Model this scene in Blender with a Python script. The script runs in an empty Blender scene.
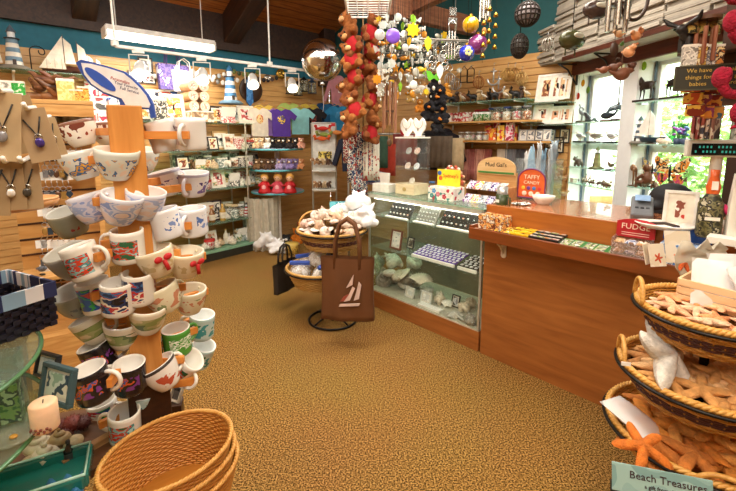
import bpy, bmesh, math, random
from mathutils import Vector, Matrix, Quaternion
random.seed(7)
V=Vector; PI=math.pi
sc=bpy.context.scene; COL=sc.collection
# ------------------------------------------------------------------ camera geometry of the photograph (736 x 491)
FPX=404.0; CYP=198.0; PITCH=math.atan(.152); SP=math.sin(PITCH); CP=math.cos(PITCH); CAMZ=1.55
CAM=V((0,0,CAMZ))
def ray(px,py):
    v=(py-CYP)/FPX
    return V(((px-368)/FPX, CP-v*SP, -SP-v*CP))
def Gy(px,py,Y):
    r=ray(px,py); return CAM+r*(Y/r.y)
def Gz(px,py,z):
    r=ray(px,py); return CAM+r*((z-CAMZ)/r.z)
class Fr:
    """a vertical plane: local x to the viewer's right along it, local -y towards the viewer"""
    def __init__(s,x,y,deg):
        a=math.radians(deg); s.rz=a; s.o=V((x,y,0)); s.d=V((math.cos(a),math.sin(a),0)); s.n=V((math.sin(a),-math.cos(a),0))
    def at(s,u,off,z): return s.o+s.d*u+s.n*off+V((0,0,z))
    def hit(s,px,py,off=0):
        r=ray(px,py); o=s.o+s.n*off
        return CAM+r*((o-CAM).dot(s.n)/r.dot(s.n))
    def on(s,px,py,off,z):
        p=s.hit(px,py,off); p.z=z; return p
    def u(s,p): return (p-s.o).dot(s.d)
    def px(s,p): return FPX/p.y*1.0
FA=Fr(-2.42,5.28,42); FB=Fr(1.34,5.03,-43); FC=Fr(.80,2.74,-47); FW=Fr(2.14,4.28,-81.9)
# ------------------------------------------------------------------ materials (all procedural)
def lin(c):
    if isinstance(c,str): c=[int(c[i:i+2],16)/255 for i in (0,2,4)]
    return tuple((x/12.92 if x<=.04045 else ((x+.055)/1.055)**2.4) for x in c)
MC={}
class NT:
    def __init__(s,m):
        m.use_nodes=True; s.t=m.node_tree; s.b=s.t.nodes['Principled BSDF']; s.o=s.t.nodes['Material Output']
    def n(s,k,**kw):
        x=s.t.nodes.new('ShaderNode'+k)
        for a,v in kw.items():
            if a in x.inputs: x.inputs[a].default_value=v
            else: setattr(x,a,v)
        return x
    def l(s,a,b): s.t.links.new(a,b)
def mt(col,rough=.55,metal=0,var=.16,scale=18,bump=0,bscale=60,coat=0,sub=0,spec=.5,alpha=1):
    key=('mt',col,rough,metal,var,scale,bump,bscale,coat,sub,spec)
    if key in MC: return MC[key]
    m=bpy.data.materials.new('surface_'+str(col)); t=NT(m); b=t.b
    c=lin(col)
    tc=t.n('TexCoord')
    nz=t.n('TexNoise',Scale=scale,Detail=3.0); t.l(tc.outputs['Object'],nz.inputs['Vector'])
    rp=t.n('ValToRGB'); e=rp.color_ramp.elements
    e[0].position=.3; e[1].position=.7
    e[0].color=(*[x*(1-var) for x in c],1); e[1].color=(*[min(1,x*(1+var*.6)) for x in c],1)
    t.l(nz.outputs['Fac'],rp.inputs[0]); t.l(rp.outputs[0],b.inputs['Base Color'])
    b.inputs['Roughness'].default_value=rough; b.inputs['Metallic'].default_value=metal
    b.inputs['Coat Weight'].default_value=coat; b.inputs['Specular IOR Level'].default_value=spec
    if sub: b.inputs['Subsurface Weight'].default_value=sub; b.inputs['Subsurface Scale'].default_value=.02
    if bump:
        n2=t.n('TexNoise',Scale=bscale,Detail=4.0); t.l(tc.outputs['Object'],n2.inputs['Vector'])
        bp=t.n('Bump',Strength=bump,Distance=.01); t.l(n2.outputs['Fac'],bp.inputs['Height']); t.l(bp.outputs[0],b.inputs['Normal'])
    MC[key]=m; return m
def wood(c1,c2,axis='X',scale=5,rough=.45,coat=0,stretch=9):
    key=('wood',c1,c2,axis,scale,rough,coat,stretch)
    if key in MC: return MC[key]
    m=bpy.data.materials.new('wood_'+c1); t=NT(m)
    tc=t.n('TexCoord'); mp=t.n('Mapping'); s=[stretch,stretch,stretch]; s['XYZ'.index(axis)]=1
    mp.inputs['Scale'].default_value=s; t.l(tc.outputs['Object'],mp.inputs['Vector'])
    nz=t.n('TexNoise',Scale=scale,Detail=6.0,Distortion=.6); t.l(mp.outputs[0],nz.inputs['Vector'])
    rp=t.n('ValToRGB'); e=rp.color_ramp.elements; e[0].position=.3; e[1].position=.72
    e[0].color=(*lin(c1),1); e[1].color=(*lin(c2),1)
    t.l(nz.outputs['Fac'],rp.inputs[0]); t.l(rp.outputs[0],t.b.inputs['Base Color'])
    t.b.inputs['Roughness'].default_value=rough; t.b.inputs['Coat Weight'].default_value=coat
    MC[key]=m; return m
def pic(cols,scale=14,rough=.4,vor=False,aniso=(1,1,1),coat=0):
    """printed pattern of flat colours, different on each object that wears it"""
    key=('pic',tuple(cols),scale,rough,vor,aniso,coat)
    if key in MC: return MC[key]
    m=bpy.data.materials.new('print_'+cols[0]); t=NT(m)
    tc=t.n('TexCoord'); oi=t.n('ObjectInfo'); mp=t.n('Mapping'); mp.inputs['Scale'].default_value=aniso
    ml=t.n('Math',operation='MULTIPLY'); ml.inputs[1].default_value=37.0; t.l(oi.outputs['Random'],ml.inputs[0])
    cb=t.n('CombineXYZ'); 
    for k in 'XYZ': t.l(ml.outputs[0],cb.inputs[k])
    t.l(cb.outputs[0],mp.inputs['Location']); t.l(tc.outputs['Object'],mp.inputs['Vector'])
    if vor:
        nz=t.n('TexVoronoi',Scale=scale); t.l(mp.outputs[0],nz.inputs['Vector']); sx=t.n('SeparateColor'); t.l(nz.outputs['Color'],sx.inputs[0]); src=sx.outputs[0]
    else:
        nz=t.n('TexNoise',Scale=scale,Detail=2.0); t.l(mp.outputs[0],nz.inputs['Vector']); src=nz.outputs['Fac']
    rp=t.n('ValToRGB'); r=rp.color_ramp; r.interpolation='CONSTANT'; n=len(cols)
    lo,hi=(0,1) if vor else (.32,.68)
    while len(r.elements)<n: r.elements.new(.5)
    for i,c in enumerate(cols):
        r.elements[i].position=0 if i==0 else lo+(hi-lo)*i/n
        r.elements[i].color=(*lin(c),1)
    t.l(src,rp.inputs[0]); t.l(rp.outputs[0],t.b.inputs['Base Color']); t.b.inputs['Roughness'].default_value=rough
    t.b.inputs['Coat Weight'].default_value=coat
    MC[key]=m; return m
def stripes(c1,c2,scale,axis='X',rough=.6,duty=.5):
    key=('st',c1,c2,scale,axis,duty)
    if key in MC: return MC[key]
    m=bpy.data.materials.new('stripes_'+c1); t=NT(m); tc=t.n('TexCoord'); sx=t.n('SeparateXYZ'); t.l(tc.outputs['Object'],sx.inputs[0])
    a=t.n('Math',operation='MULTIPLY'); a.inputs[1].default_value=scale; t.l(sx.outputs[axis],a.inputs[0])
    f=t.n('Math',operation='FRACT'); t.l(a.outputs[0],f.inputs[0]); g=t.n('Math',operation='GREATER_THAN'); g.inputs[1].default_value=duty; t.l(f.outputs[0],g.inputs[0])
    mx=t.n('Mix',data_type='RGBA'); mx.inputs[6].default_value=(*lin(c1),1); mx.inputs[7].default_value=(*lin(c2),1)
    t.l(g.outputs[0],mx.inputs[0]); t.l(mx.outputs[2],t.b.inputs['Base Color']); t.b.inputs['Roughness'].default_value=rough
    MC[key]=m; return m
def glass(tint='eef6f0',op=.12,rough=.03):
    """thin clear sheet: mostly see-through with a glossy reflection"""
    key=('gl',tint,op,rough)
    if key in MC: return MC[key]
    m=bpy.data.materials.new('glass_'+tint); t=NT(m); c=lin(tint)
    t.t.nodes.remove(t.b)
    tr=t.n('BsdfTransparent'); tr.inputs[0].default_value=(*c,1); g=t.n('BsdfGlossy',Roughness=rough); g.inputs[0].default_value=(1,1,1,1)
    d=t.n('BsdfDiffuse'); d.inputs[0].default_value=(*c,1)
    lw=t.n('LayerWeight',Blend=.5); pw=t.n('Math',operation='POWER'); pw.inputs[1].default_value=4.0; t.l(lw.outputs['Facing'],pw.inputs[0])
    fr=t.n('Math',operation='MULTIPLY_ADD'); fr.inputs[1].default_value=.5; fr.inputs[2].default_value=.018; t.l(pw.outputs[0],fr.inputs[0]); mg=t.n('MixShader'); t.l(fr.outputs[0],mg.inputs[0]); t.l(tr.outputs[0],mg.inputs[1]); t.l(g.outputs[0],mg.inputs[2])
    mx=t.n('MixShader',Fac=op); t.l(mg.outputs[0],mx.inputs[1]); t.l(d.outputs[0],mx.inputs[2]); t.l(mx.outputs[0],t.o.inputs[0])
    MC[key]=m; return m
def emis(col,st):
    key=('em',col,st)
    if key in MC: return MC[key]
    m=bpy.data.materials.new('light_'+col); t=NT(m); t.b.inputs['Base Color'].default_value=(*lin(col),1); t.b.inputs['Emission Color'].default_value=(*lin(col),1); t.b.inputs['Emission Strength'].default_value=st
    MC[key]=m; return m
# common surfaces
WHITE=mt('f2efe8',.5); CREAM=mt('e9dcc0',.6); BLACK=mt('171514',.45); DARK=mt('2a2622',.5); CHROME=mt('c9c9c9',.18,1,.05); WIRE=mt('1c1a19',.35,.6)
STEEL=mt('b9b9b6',.3,.8); BRASS=mt('c99a3c',.28,1); SILVER=mt('d7d7d4',.25,1,.1); RED=mt('c01a1f',.6); PAPER=mt('f4f1ea',.75,0,.05)
GL=glass(); GLG=glass('cfe6d8',.16); GLB=glass('bcd9ee',.2); PLAS=glass('f3f3f3',.3,.15); TAN=mt('c7a273',.7); BROWN=mt('5b3a22',.6)
OAK=wood('b9803f','dcae6c'); PINE=wood('c99752','e3bb7d','Z'); CHERRY=wood('8c5226','a86833','X',3,.35,.2); DKWOOD=wood('2e1a10','4d2d1a')
# ------------------------------------------------------------------ mesh building
class MB:
    def __init__(s): s.v=[]; s.f=[]; s.m=[]; s.s=[]
    def add(s,vs,fs,mi=0,smooth=False,X=None):
        b=len(s.v)
        s.v.extend([(X@V(p))[:] for p in vs] if X is not None else [tuple(p) for p in vs])
        for f in fs: s.f.append([i+b for i in f]); s.m.append(mi); s.s.append(smooth)
        return s
    def box(s,c,d,mi=0,X=None,R=None):
        x,y,z=[q/2 for q in d]; T=Matrix.Translation(c)
        if R is not None: T=T@R.to_4x4()
        if X is not None: T=X@T
        vs=[(a*x,b*y,e*z) for a in (-1,1) for b in (-1,1) for e in (-1,1)]
        return s.add(vs,[(0,1,3,2),(4,6,7,5),(0,4,5,1),(2,3,7,6),(0,2,6,4),(1,5,7,3)],mi,False,T)
    def lathe(s,prof,n=20,mi=0,X=None,sx=1,sy=1,smooth=True,a0=0,a1=2*PI):
        full=abs(a1-a0-2*PI)<1e-6; k=n if full else n+1; vs=[];fs=[];ms=[]
        for r,z in prof:
            for i in range(k):
                a=a0+(a1-a0)*i/n; vs.append((r*math.cos(a)*sx,r*math.sin(a)*sy,z))
        b=len(s.v); s.v.extend([(X@V(p))[:] for p in vs] if X is not None else vs)
        for j in range(len(prof)-1):
            for i in range(n):
                i2=(i+1)%k if full else i+1
                q=[j*k+i,j*k+i2,(j+1)*k+i2,(j+1)*k+i]
                s.f.append([w+b for w in q]); s.m.append(mi(j,i) if callable(mi) else mi); s.s.append(smooth)
        return s
    def cyl(s,p0,p1,r0,r1=None,n=12,mi=0,cap=True,smooth=True):
        p0=V(p0);p1=V(p1); r1=r0 if r1 is None else r1; d=p1-p0; L=d.length
        if L<1e-9: return s
        X=Matrix.Translation(p0)@d.to_track_quat('Z','Y').to_matrix().to_4x4()
        s.lathe([(r0,0),(r1,L)],n,mi,X,smooth=smooth)
        if cap:
            s.add([(r0*math.cos(2*PI*i/n),r0*math.sin(2*PI*i/n),0) for i in range(n)],[list(range(n))[::-1]],mi if not callable(mi) else 0,False,X)
            s.add([(r1*math.cos(2*PI*i/n),r1*math.sin(2*PI*i/n),L) for i in range(n)],[list(range(n))],mi if not callable(mi) else 0,False,X)
        return s
    def tube(s,pts,r,n=8,mi=0,closed=False):
        pts=[V(p) for p in pts]; N=len(pts); vs=[];fs=[]; up=None
        for i,p in enumerate(pts):
            if closed: t=pts[(i+1)%N]-pts[i-1]
            else: t=pts[min(i+1,N-1)]-pts[max(i-1,0)]
            t.normalize()
            if up is None: up=t.orthogonal().normalized()
            up=(up-t*up.dot(t)); up=up.normalized() if up.length>1e-6 else t.orthogonal().normalized()
            w=t.cross(up); rr=r[i] if isinstance(r,(list,tuple)) else r
            for k in range(n):
                a=2*PI*k/n; vs.append(p+up*(rr*math.cos(a))+w*(rr*math.sin(a)))
        M_=N if closed else N-1
        for i in range(M_):
            for k in range(n):
                a=i*n+k;b=i*n+(k+1)%n;c=((i+1)%N)*n+(k+1)%n;d=((i+1)%N)*n+k; fs.append((a,b,c,d))
        if not closed: fs.append(tuple(range(n))[::-1]); fs.append(tuple((N-1)*n+k for k in range(n)))
        return s.add(vs,fs,mi,True)
    def ell(s,c,r,mi=0,n=14,R=None,X=None):
        if not isinstance(r,(tuple,list,Vector)): r=(r,r,r)
        m=max(5,n//2); T=Matrix.Translation(c)
        if R is not None: T=T@R.to_4x4()
        if X is not None: T=X@T
        prof=[(math.sin(PI*j/m),-math.cos(PI*j/m)) for j in range(m+1)]
        prof[0]=(.02,-1);prof[-1]=(.02,1)
        return s.lathe(prof,n,mi,T@Matrix.Diagonal((r[0],r[1],r[2],1)))
    def prism(s,out,y0,y1,mi=0,X=None,side=None):
        """outline of (x,z) pairs given thickness from y0 to y1"""
        n=len(out); vs=[(a,y0,b) for a,b in out]+[(a,y1,b) for a,b in out]
        s.add(vs,[list(range(n)),list(range(2*n-1,n-1,-1))],mi,False,X)
        return s.add(vs,[(i,i+n,(i+1)%n+n,(i+1)%n) for i in range(n)],mi if side is None else side,False,X)
    def build(s,name,mats,parent=None,bev=0,loc=None,rz=None,remesh=0,sub=0,seg=2):
        me=bpy.data.meshes.new(name); me.from_pydata(s.v,[],s.f); me.validate(clean_customdata=False)
        if not isinstance(mats,(list,tuple)): mats=[mats]
        for m in mats: me.materials.append(m)
        if len(me.polygons)==len(s.m):
            me.polygons.foreach_set('material_index',s.m); me.polygons.foreach_set('use_smooth',s.s)
        bm=bmesh.new(); bm.from_mesh(me); bmesh.ops.recalc_face_normals(bm,faces=bm.faces); bm.to_mesh(me); bm.free()
        o=bpy.data.objects.new(name,me); COL.objects.link(o)
        if remesh:
            r=o.modifiers.new('r','REMESH'); r.mode='VOXEL'; r.voxel_size=remesh; r.use_smooth_shade=True
            q=o.modifiers.new('s','SMOOTH'); q.iterations=4
            m2=bpy.data.meshes.new_from_object(o.evaluated_get(bpy.context.evaluated_depsgraph_get()))
            o.modifiers.clear(); o.data=m2
        if bev:
            b=o.modifiers.new('b','BEVEL'); b.width=bev; b.segments=seg; b.limit_method='ANGLE'; b.angle_limit=.6
        if sub: q=o.modifiers.new('s','SUBSURF'); q.levels=sub; q.render_levels=sub
        if parent is not None: o.parent=parent
        if loc is not None: o.location=loc
        if rz is not None: o.rotation_euler=(0,0,rz)
        return o
def RZ(a): return Matrix.Rotation(a,4,'Z')
def RX(a): return Matrix.Rotation(a,4,'X')
def RY(a): return Matrix.Rotation(a,4,'Y')
def TR(*p): return Matrix.Translation(p if len(p)>1 else p[0])
def tag(o,label,cat,group=None,kind=None):
    o['label']=label; o['category']=cat
    if group: o['group']=group
    if kind: o['kind']=kind
    return o
def empty(name):
    o=bpy.data.objects.new(name,None); COL.objects.link(o); o.empty_display_size=.02; return o
def struct(name,mb,mats,bev=0,parent=None):
    o=mb.build(name,mats,parent,bev); 
    if parent is None: o['kind']='structure'
    return o
def text(s,size,mat,parent,loc,rot=(PI/2,0,0),ext=.0008,name='lettering',align='CENTER'):
    c=bpy.data.curves.new(name,'FONT'); c.body=s; c.size=size; c.extrude=ext; c.align_x=align; c.align_y='CENTER'; c.resolution_u=2
    c.materials.append(mat); q=bpy.data.objects.new(name,c); COL.objects.link(q)
    me=bpy.data.meshes.new_from_object(q.evaluated_get(bpy.context.evaluated_depsgraph_get())); bpy.data.objects.remove(q)
    o=bpy.data.objects.new(name,me); COL.objects.link(o); o.parent=parent; o.location=loc; o.rotation_euler=rot; return o
def kids(o): return [c for c in o.children]
def copytree(o,parent=None):
    c=o.copy(); COL.objects.link(c)
    if parent is not None: c.parent=parent
    for ch in list(o.children): copytree(ch,c)
    return c
PROTO={}
def put(fn,args,loc,rz,label,cat,group=None,scale=1,tilt=None,kind=None):
    """place one thing: the first of a kind is built by fn, later ones are copies with their parts"""
    key=(fn.__name__,repr(args))
    if key in PROTO: o=copytree(PROTO[key])
    else: o=fn(*args); PROTO[key]=o
    o.location=loc; o.scale=(scale,)*3 if not isinstance(scale,tuple) else scale
    if tilt is not None: o.rotation_euler=(tilt@Matrix.Identity(3)).to_euler() if False else (RZ(rz)@tilt).to_euler()
    else: o.rotation_euler=(0,0,rz)
    for k in ('label','category','group','kind'):
        if k in o: del o[k]
    return tag(o,label,cat,group,kind)
ORD='first second third fourth fifth sixth seventh eighth ninth tenth eleventh twelfth thirteenth fourteenth fifteenth sixteenth seventeenth eighteenth nineteenth twentieth'.split()
def nth(i): return ORD[i] if i<20 else 'number '+('one two three four five six seven eight nine'.split()[i-20])+' past twenty'
def rnd(a,b): return random.uniform(a,b)
def chain(o): return o
# ================================================================== THE SETTING
def carpet():
    m=bpy.data.materials.new('carpet'); t=NT(m); tc=t.n('TexCoord')
    a=t.n('TexNoise',Scale=130.0,Detail=5.0); t.l(tc.outputs['Object'],a.inputs['Vector'])
    b=t.n('TexNoise',Scale=1.3,Detail=2.0); t.l(tc.outputs['Object'],b.inputs['Vector'])
    r=t.n('ValToRGB'); e=r.color_ramp.elements; e[0].position=.38; e[0].color=(*lin('3f2c13'),1); e[1].position=.62; e[1].color=(*lin('c69a58'),1)
    x=r.color_ramp.elements.new(.5); x.color=(*lin('876331'),1)
    t.l(a.outputs['Fac'],r.inputs[0])
    mx=t.n('Mix',data_type='RGBA',blend_type='MULTIPLY'); mx.inputs[0].default_value=.25
    t.l(r.outputs[0],mx.inputs[6]); t.l(b.outputs['Color'],mx.inputs[7]); t.l(mx.outputs[2],t.b.inputs['Base Color'])
    t.b.inputs['Roughness'].default_value=.95; t.b.inputs['Specular IOR Level'].default_value=.1
    bp=t.n('Bump',Strength=.35,Distance=.006); t.l(a.outputs['Fac'],bp.inputs['Height']); t.l(bp.outputs[0],t.b.inputs['Normal'])
    return m
def planks():
    m=bpy.data.materials.new('ceiling_planks'); t=NT(m); tc=t.n('TexCoord')
    mp=t.n('Mapping'); mp.inputs['Scale'].default_value=(1.2,12,1); t.l(tc.outputs['Object'],mp.inputs['Vector'])
    nz=t.n('TexNoise',Scale=3.0,Detail=5.0); t.l(mp.outputs[0],nz.inputs['Vector'])
    r=t.n('ValToRGB'); e=r.color_ramp.elements; e[0].position=.3; e[0].color=(*lin('8a4c20'),1); e[1].position=.7; e[1].color=(*lin('c07838'),1)
    t.l(nz.outputs['Fac'],r.inputs[0])
    sx=t.n('SeparateXYZ'); t.l(tc.outputs['Object'],sx.inputs[0]); f=t.n('Math',operation='MULTIPLY'); f.inputs[1].default_value=7.0; t.l(sx.outputs['Y'],f.inputs[0])
    g=t.n('Math',operation='FRACT'); t.l(f.outputs[0],g.inputs[0]); h=t.n('Math',operation='LESS_THAN'); h.inputs[1].default_value=.06; t.l(g.outputs[0],h.inputs[0])
    mx=t.n('Mix',data_type='RGBA'); mx.inputs[7].default_value=(*lin('2a160a'),1); t.l(h.outputs[0],mx.inputs[0]); t.l(r.outputs[0],mx.inputs[6]); t.l(mx.outputs[2],t.b.inputs['Base Color'])
    t.b.inputs['Roughness'].default_value=.5
    return m
SLAT=wood('b98a4e','d6aa6c','X',2.2,.45,.1,7); TEAL=mt('1a667c',.7,var=.08); TEAL_SHADED=mt('1c5558',.75,var=.08); BEAM=wood('26140b','452a17','Y',3,.55)  # second teal has the weaker light of the upper back walls in its colour
fl=MB(); fl.box((0,3,-.05),(16,15,.1)); struct('floor',fl,carpet())
def slatwall(name,fr,u0,u1,z1=2.44,z0=0.0,pitch=.0762):
    mb=MB(); prof=[]; z=z0
    while z<z1-1e-4:
        t=min(z+pitch,z1); prof+= [(-.012,z),(-.012,z+.008),(0,z+.012),(0,t)]; z=t
    prof+=[(-.06,z1),(-.06,z0)]
    n=len(prof); vs=[(u,-o,zz) for u in (u0,u1) for o,zz in prof]
    fs=[(i,(i+1)%n,(i+1)%n+n,i+n) for i in range(n)]+[tuple(range(n))[::-1],tuple(range(n,2*n))]
    mb.add(vs,fs); o=struct(name,mb,SLAT); o.location=fr.o; o.rotation_euler=(0,0,fr.rz); return o
def wallbox(name,fr,u0,u1,o0,o1,z0,z1,mat,bev=0):
    mb=MB(); mb.box(((u0+u1)/2,-(o0+o1)/2,(z0+z1)/2),(u1-u0,abs(o1-o0),z1-z0)); o=struct(name,mb,mat,bev); o.location=fr.o; o.rotation_euler=(0,0,fr.rz); return o
CU=2.39; CB=-2.71
slatwall('wall_left',FA,-4.6,CU); slatwall('wall_back',FB,CB,1.09)
wallbox('trim_1',FA,-4.6,CU,-.06,-.005,2.44,2.70,TEAL)
wallbox('trim_2',FA,-4.6,CU-.05,-.1,.06,2.70,3.22,BEAM)
wallbox('wall_back_upper',FB,CB,1.3,-.1,-.01,2.44,4.6,TEAL_SHADED)
# sloping plank ceiling rising from the left wall
SLP=.42
def ceiling():
    mb=MB(); L=9.5; mb.box((-.5,-L/2+.4,.05),(9,L,.1)); o=struct('ceiling',mb,planks())
    o.location=FA.o+V((0,0,3.13)); o.rotation_euler=(RZ(FA.rz)@RX(-math.atan(SLP))).to_euler(); return o
ceiling()
def beam(name,u,w=.22,d=.34):
    mb=MB(); mb.box((0,-3.6,-d/2),(w,7.4,d)); o=struct(name,mb,BEAM,.008)
    p=FA.at(u,0,3.14); o.location=p; o.rotation_euler=(RZ(FA.rz)@RX(-math.atan(SLP))).to_euler(); return o
for i,(px,py) in enumerate(((84,25),(230,45))):
    p=FA.hit(px,py,0); beam('ceiling_beam_%d'%(i+1),FA.u(p))
# dark post and header in the far corner, timber under the display grid
mb=MB(); p=FA.at(CU-.12,.1,0); mb.box((0,0,2.9),(.22,.2,1.1)); o=struct('pillar_corner',mb,BEAM,.01); o.location=p; o.rotation_euler=(0,0,FA.rz)
mb=MB(); a=Gy(385,-8,4.3); b=Gy(474,42,5.15); b.z=a.z=2.86; mid=(a+b)/2; d=b-a
mb.box((0,0,0),(d.length+.6,.1,.2)); o=struct('ceiling_beam_3',mb,wood('7a4a33','9c6a4c'),.006); o.location=mid; o.rotation_euler=(0,0,math.atan2(d.y,d.x))
mb=MB(); mb.box((0,0,0),(.1,1.6,.2)); o=struct('ceiling_beam_4',mb,wood('7a4a33','9c6a4c'),.006); o.location=Gy(424,-2,4.35); o.rotation_euler=(0,0,.5)
# ---------------------------------------------------------------- window wall
WHT=mt('e9ebec',.45,0,.04); ZT=2.17; ZS=.80; RV=.2
u1a=FW.u(FW.hit(571.5,140)); u1b=FW.u(FW.hit(618,140)); u2a=FW.u(FW.hit(632,140)); u2b=1.62
WB=mt('c9b08a',.7)
wallbox('wall_right_1',FW,-.1,u1a,-RV-.06,0,0,ZT,WHT)
wallbox('trim_4',FW,-.06,u1a-.004,0,.02,0,ZT,wood('8a5a30','b07a44','Z'))
wallbox('wall_right_2',FW,u1a,u2b,-RV-.06,0,0,ZS,WHT)
wallbox('wall_right_3',FW,u1b,u2a,-RV-.06,0,ZS,ZT,WHT)
wallbox('wall_right_4',FW,u2b,3.9,-RV-.06,0,0,ZT,mt('3b2417',.6))
wallbox('wall_right_5',FW,-.1,3.9,-RV-.06,0,ZT,ZT+.1,WHT)
wallbox('wall_right_6',FW,-.1,3.9,-RV-.06,0,ZT+.1,4.4,TEAL_SHADED)
wallbox('trim_3',FW,-.05,2.2,0,.03,ZT,ZT+.13,wood('4a1f12','6b2f1c'))
def window(name,ua,ub):
    mb=MB(); y=RV; fr=.035
    for (c,s) in (((ua+fr/2,y,(ZS+ZT)/2),(fr,.05,ZT-ZS)),((ub-fr/2,y,(ZS+ZT)/2),(fr,.05,ZT-ZS)),(((ua+ub)/2,y,ZS+fr/2),(ub-ua,.05,fr)),(((ua+ub)/2,y,ZT-fr/2),(ub-ua,.05,fr)),(((ua+ub)/2,y,1.45),(ub-ua,.05,.06))):
        mb.box(c,s)
    o=struct(name,mb,WHT,.004); o.location=FW.o; o.rotation_euler=(0,0,FW.rz)
    g=MB(); g.box(((ua+ub)/2,y+.005,(ZS+ZT)/2),(ub-ua-.02,.006,ZT-ZS-.02)); gg=g.build('window_glass',glass('f4fbf6',.03,.02),o)
    mb=MB(); mb.box(((ua+.012),y-.05,(ZS+ZT)/2),(.007,.02,ZT-ZS),0); mb.build('window_gasket',mt('41566a',.5),o)
    return o
window('window_1',u1a,u1b); window('window_2',u2a,u2b)
wallbox('wall_near',Fr(0,-3.2,180),-6,6,-.1,0,0,4.6,mt('b99b72',.8))
wb=MB(); wb.box((-5.95,-.5,2.5),(.1,5.6,5)); struct('wall_far_left',wb,mt('b99b72',.8))
wb=MB(); wb.box((2.95,-1.45,2.5),(.1,3.9,5)); struct('wall_far_right',wb,mt('b99b72',.8))
# ---------------------------------------------------------------- garden outside the windows
LEAFS=[mt('8fc455',.6,var=.3),mt('b9dc70',.6,var=.3),mt('6fa545',.6,var=.3)]
g=MB(); g.box((9,4.5,-.35),(12,22,.1)); struct('ground_garden',g,mt('a9bf72',.9))
def shrub(n,r,mi,seed):
    R=random.Random(seed); mb=MB()
    for i in range(n):
        d=V((R.gauss(0,1),R.gauss(0,1),R.gauss(0,1))).normalized()*(R.random()**.35); c=V((d.x*r[0],d.y*r[1],d.z*r[2]+r[2]))
        a=V((R.gauss(0,1),R.gauss(0,1),R.gauss(0,.6))).normalized(); b=a.orthogonal().normalized(); s=R.uniform(.05,.11)
        mb.add([c-a*s,c+b*s*.45,c+a*s,c-b*s*.45],[(0,1,2,3)],R.randrange(3))
    o=empty('shrub'); o2=mb.build('foliage',LEAFS if mi==0 else LEAFS[1:]+LEAFS[:1],o); o2['kind']='stuff'
    t=MB(); t.cyl((0,0,-.3),(0,0,r[2]),.06,.03,8); t.build('trunk',BROWN,o); return o
for i,(x,y,r) in enumerate(((5.2,6.6,(.9,.9,1.3)),(5.9,4.6,(.8,1.0,.9)),(6.6,8.5,(1.3,1.2,1.6)),(4.6,3.1,(.5,.6,.75)),(8.6,6.0,(1.0,1.2,1.7)),(4.3,5.2,(.35,.4,.6)))):
    put(shrub,(1500,r,i%2,i),(x,y,-.3),0,['tall leafy green bush seen through the near window beside the mullion','pale green bush in the middle of the garden beyond the near window','large bush at the back of the garden beyond the far window','low green shrub outside the near end of the windows','broad bush far behind the window in the garden','small green shrub just outside the far window'][i],'bush','bushes outside the windows')
# ================================================================== KINDS OF THINGS (each built once at its base, facing -y)
def pbox(mb,c,d,side,front): # box whose front face wears another surface
    b=len(mb.m); mb.box(c,d,side); mb.m[b+2]=front; return mb
def package(w,d,h,cols,side='efe9dc',name='gift_box'):
    o=empty(name); b=MB(); b.box((0,0,h*.46),(w*.97,d*.97,h*.92)); b.build('box_body',pic(cols,5/max(w,h)),o,.001)
    l=MB(); l.box((0,0,h*.94),(w,d,h*.12)); l.build('lid',mt(side),o,.001); return o
def carton(w,d,h,cols,scale=22,name='boxed_candy'):
    b=MB(); b.box((0,0,h/2),(w,d,h)); return b.build(name,pic(cols,scale),bev=.0015)
def picture(w,h,fc='2a1c14',cols=('f2e6d0','d7b58a','8a5a35','c9402c'),tilt=.18,name='framed_picture',scale=22,mat=.2):
    o=empty(name); R=RX(-tilt); t=.014; f=min(w,h)*.11; b=MB()
    for c,s in (((0,0,f/2),(w,t,f)),((0,0,h-f/2),(w,t,f)),((-w/2+f/2,0,h/2),(f,t,h-2*f)),((w/2-f/2,0,h/2),(f,t,h-2*f))): b.box(c,s,0,R)
    b.build('frame',mt(fc,.4),o,.0015)
    m=MB(); m.box((0,.002,h/2),(w-2*f,.004,h-2*f),0,R); m.build('mat_board',mt('f1eadb',.8),o)
    k=mat*min(w,h); p=MB(); p.box((0,-.0015,h/2),(w-2*f-k,.003,h-2*f-k),0,R); p.build('picture',pic(cols,scale),o)
    if tilt>.05:
        e=MB(); e.box((0,h*.5*math.sin(tilt)+.02,h*.3),(.02,.004,h*.58),0,RX(tilt)); e.build('easel_back',BLACK,o)
    return o
def card(w,h,cols,tilt=.15,scale=25,name='greeting_card'):
    b=MB(); b.box((0,0,h/2),(w,.003,h),0,RX(-tilt)); b.box((0,h*math.sin(tilt)*.9,h/2),(w,.003,h*.98),1,RX(tilt*1.2)); return b.build(name,[pic(cols,scale),PAPER])
def book(w,h,t,cols,name='booklet'):
    o=empty(name); b=MB(); b.box((0,0,h/2),(w,t,h)); b.build('cover',pic(cols,14),o,.001); p=MB(); p.box((.002,0,h/2),(w-.001,t*.8,h-.006)); p.build('pages',PAPER,o); return o
def jar(r,h,lid,fill,name='candy_jar'):
    o=empty(name); g=MB(); g.lathe([(0,.0),(r*.9,0),(r,r*.2),(r,h*.75),(r*.8,h*.85),(r*.8,h*.88)],16); g.build('jar_body',glass('f0f4f0',.08),o)
    f=MB(); f.lathe([(0,.004),(r*.85,.004),(r*.93,r*.25),(r*.93,h*.62),(0,h*.68)],14); f.build('filling',pic(fill,60,vor=True),o)
    l=MB(); l.lathe([(0,h*.86),(r*.86,h*.86),(r*.86,h),(0,h)],16); l.build('lid',mt(lid,.4),o); return o
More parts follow.
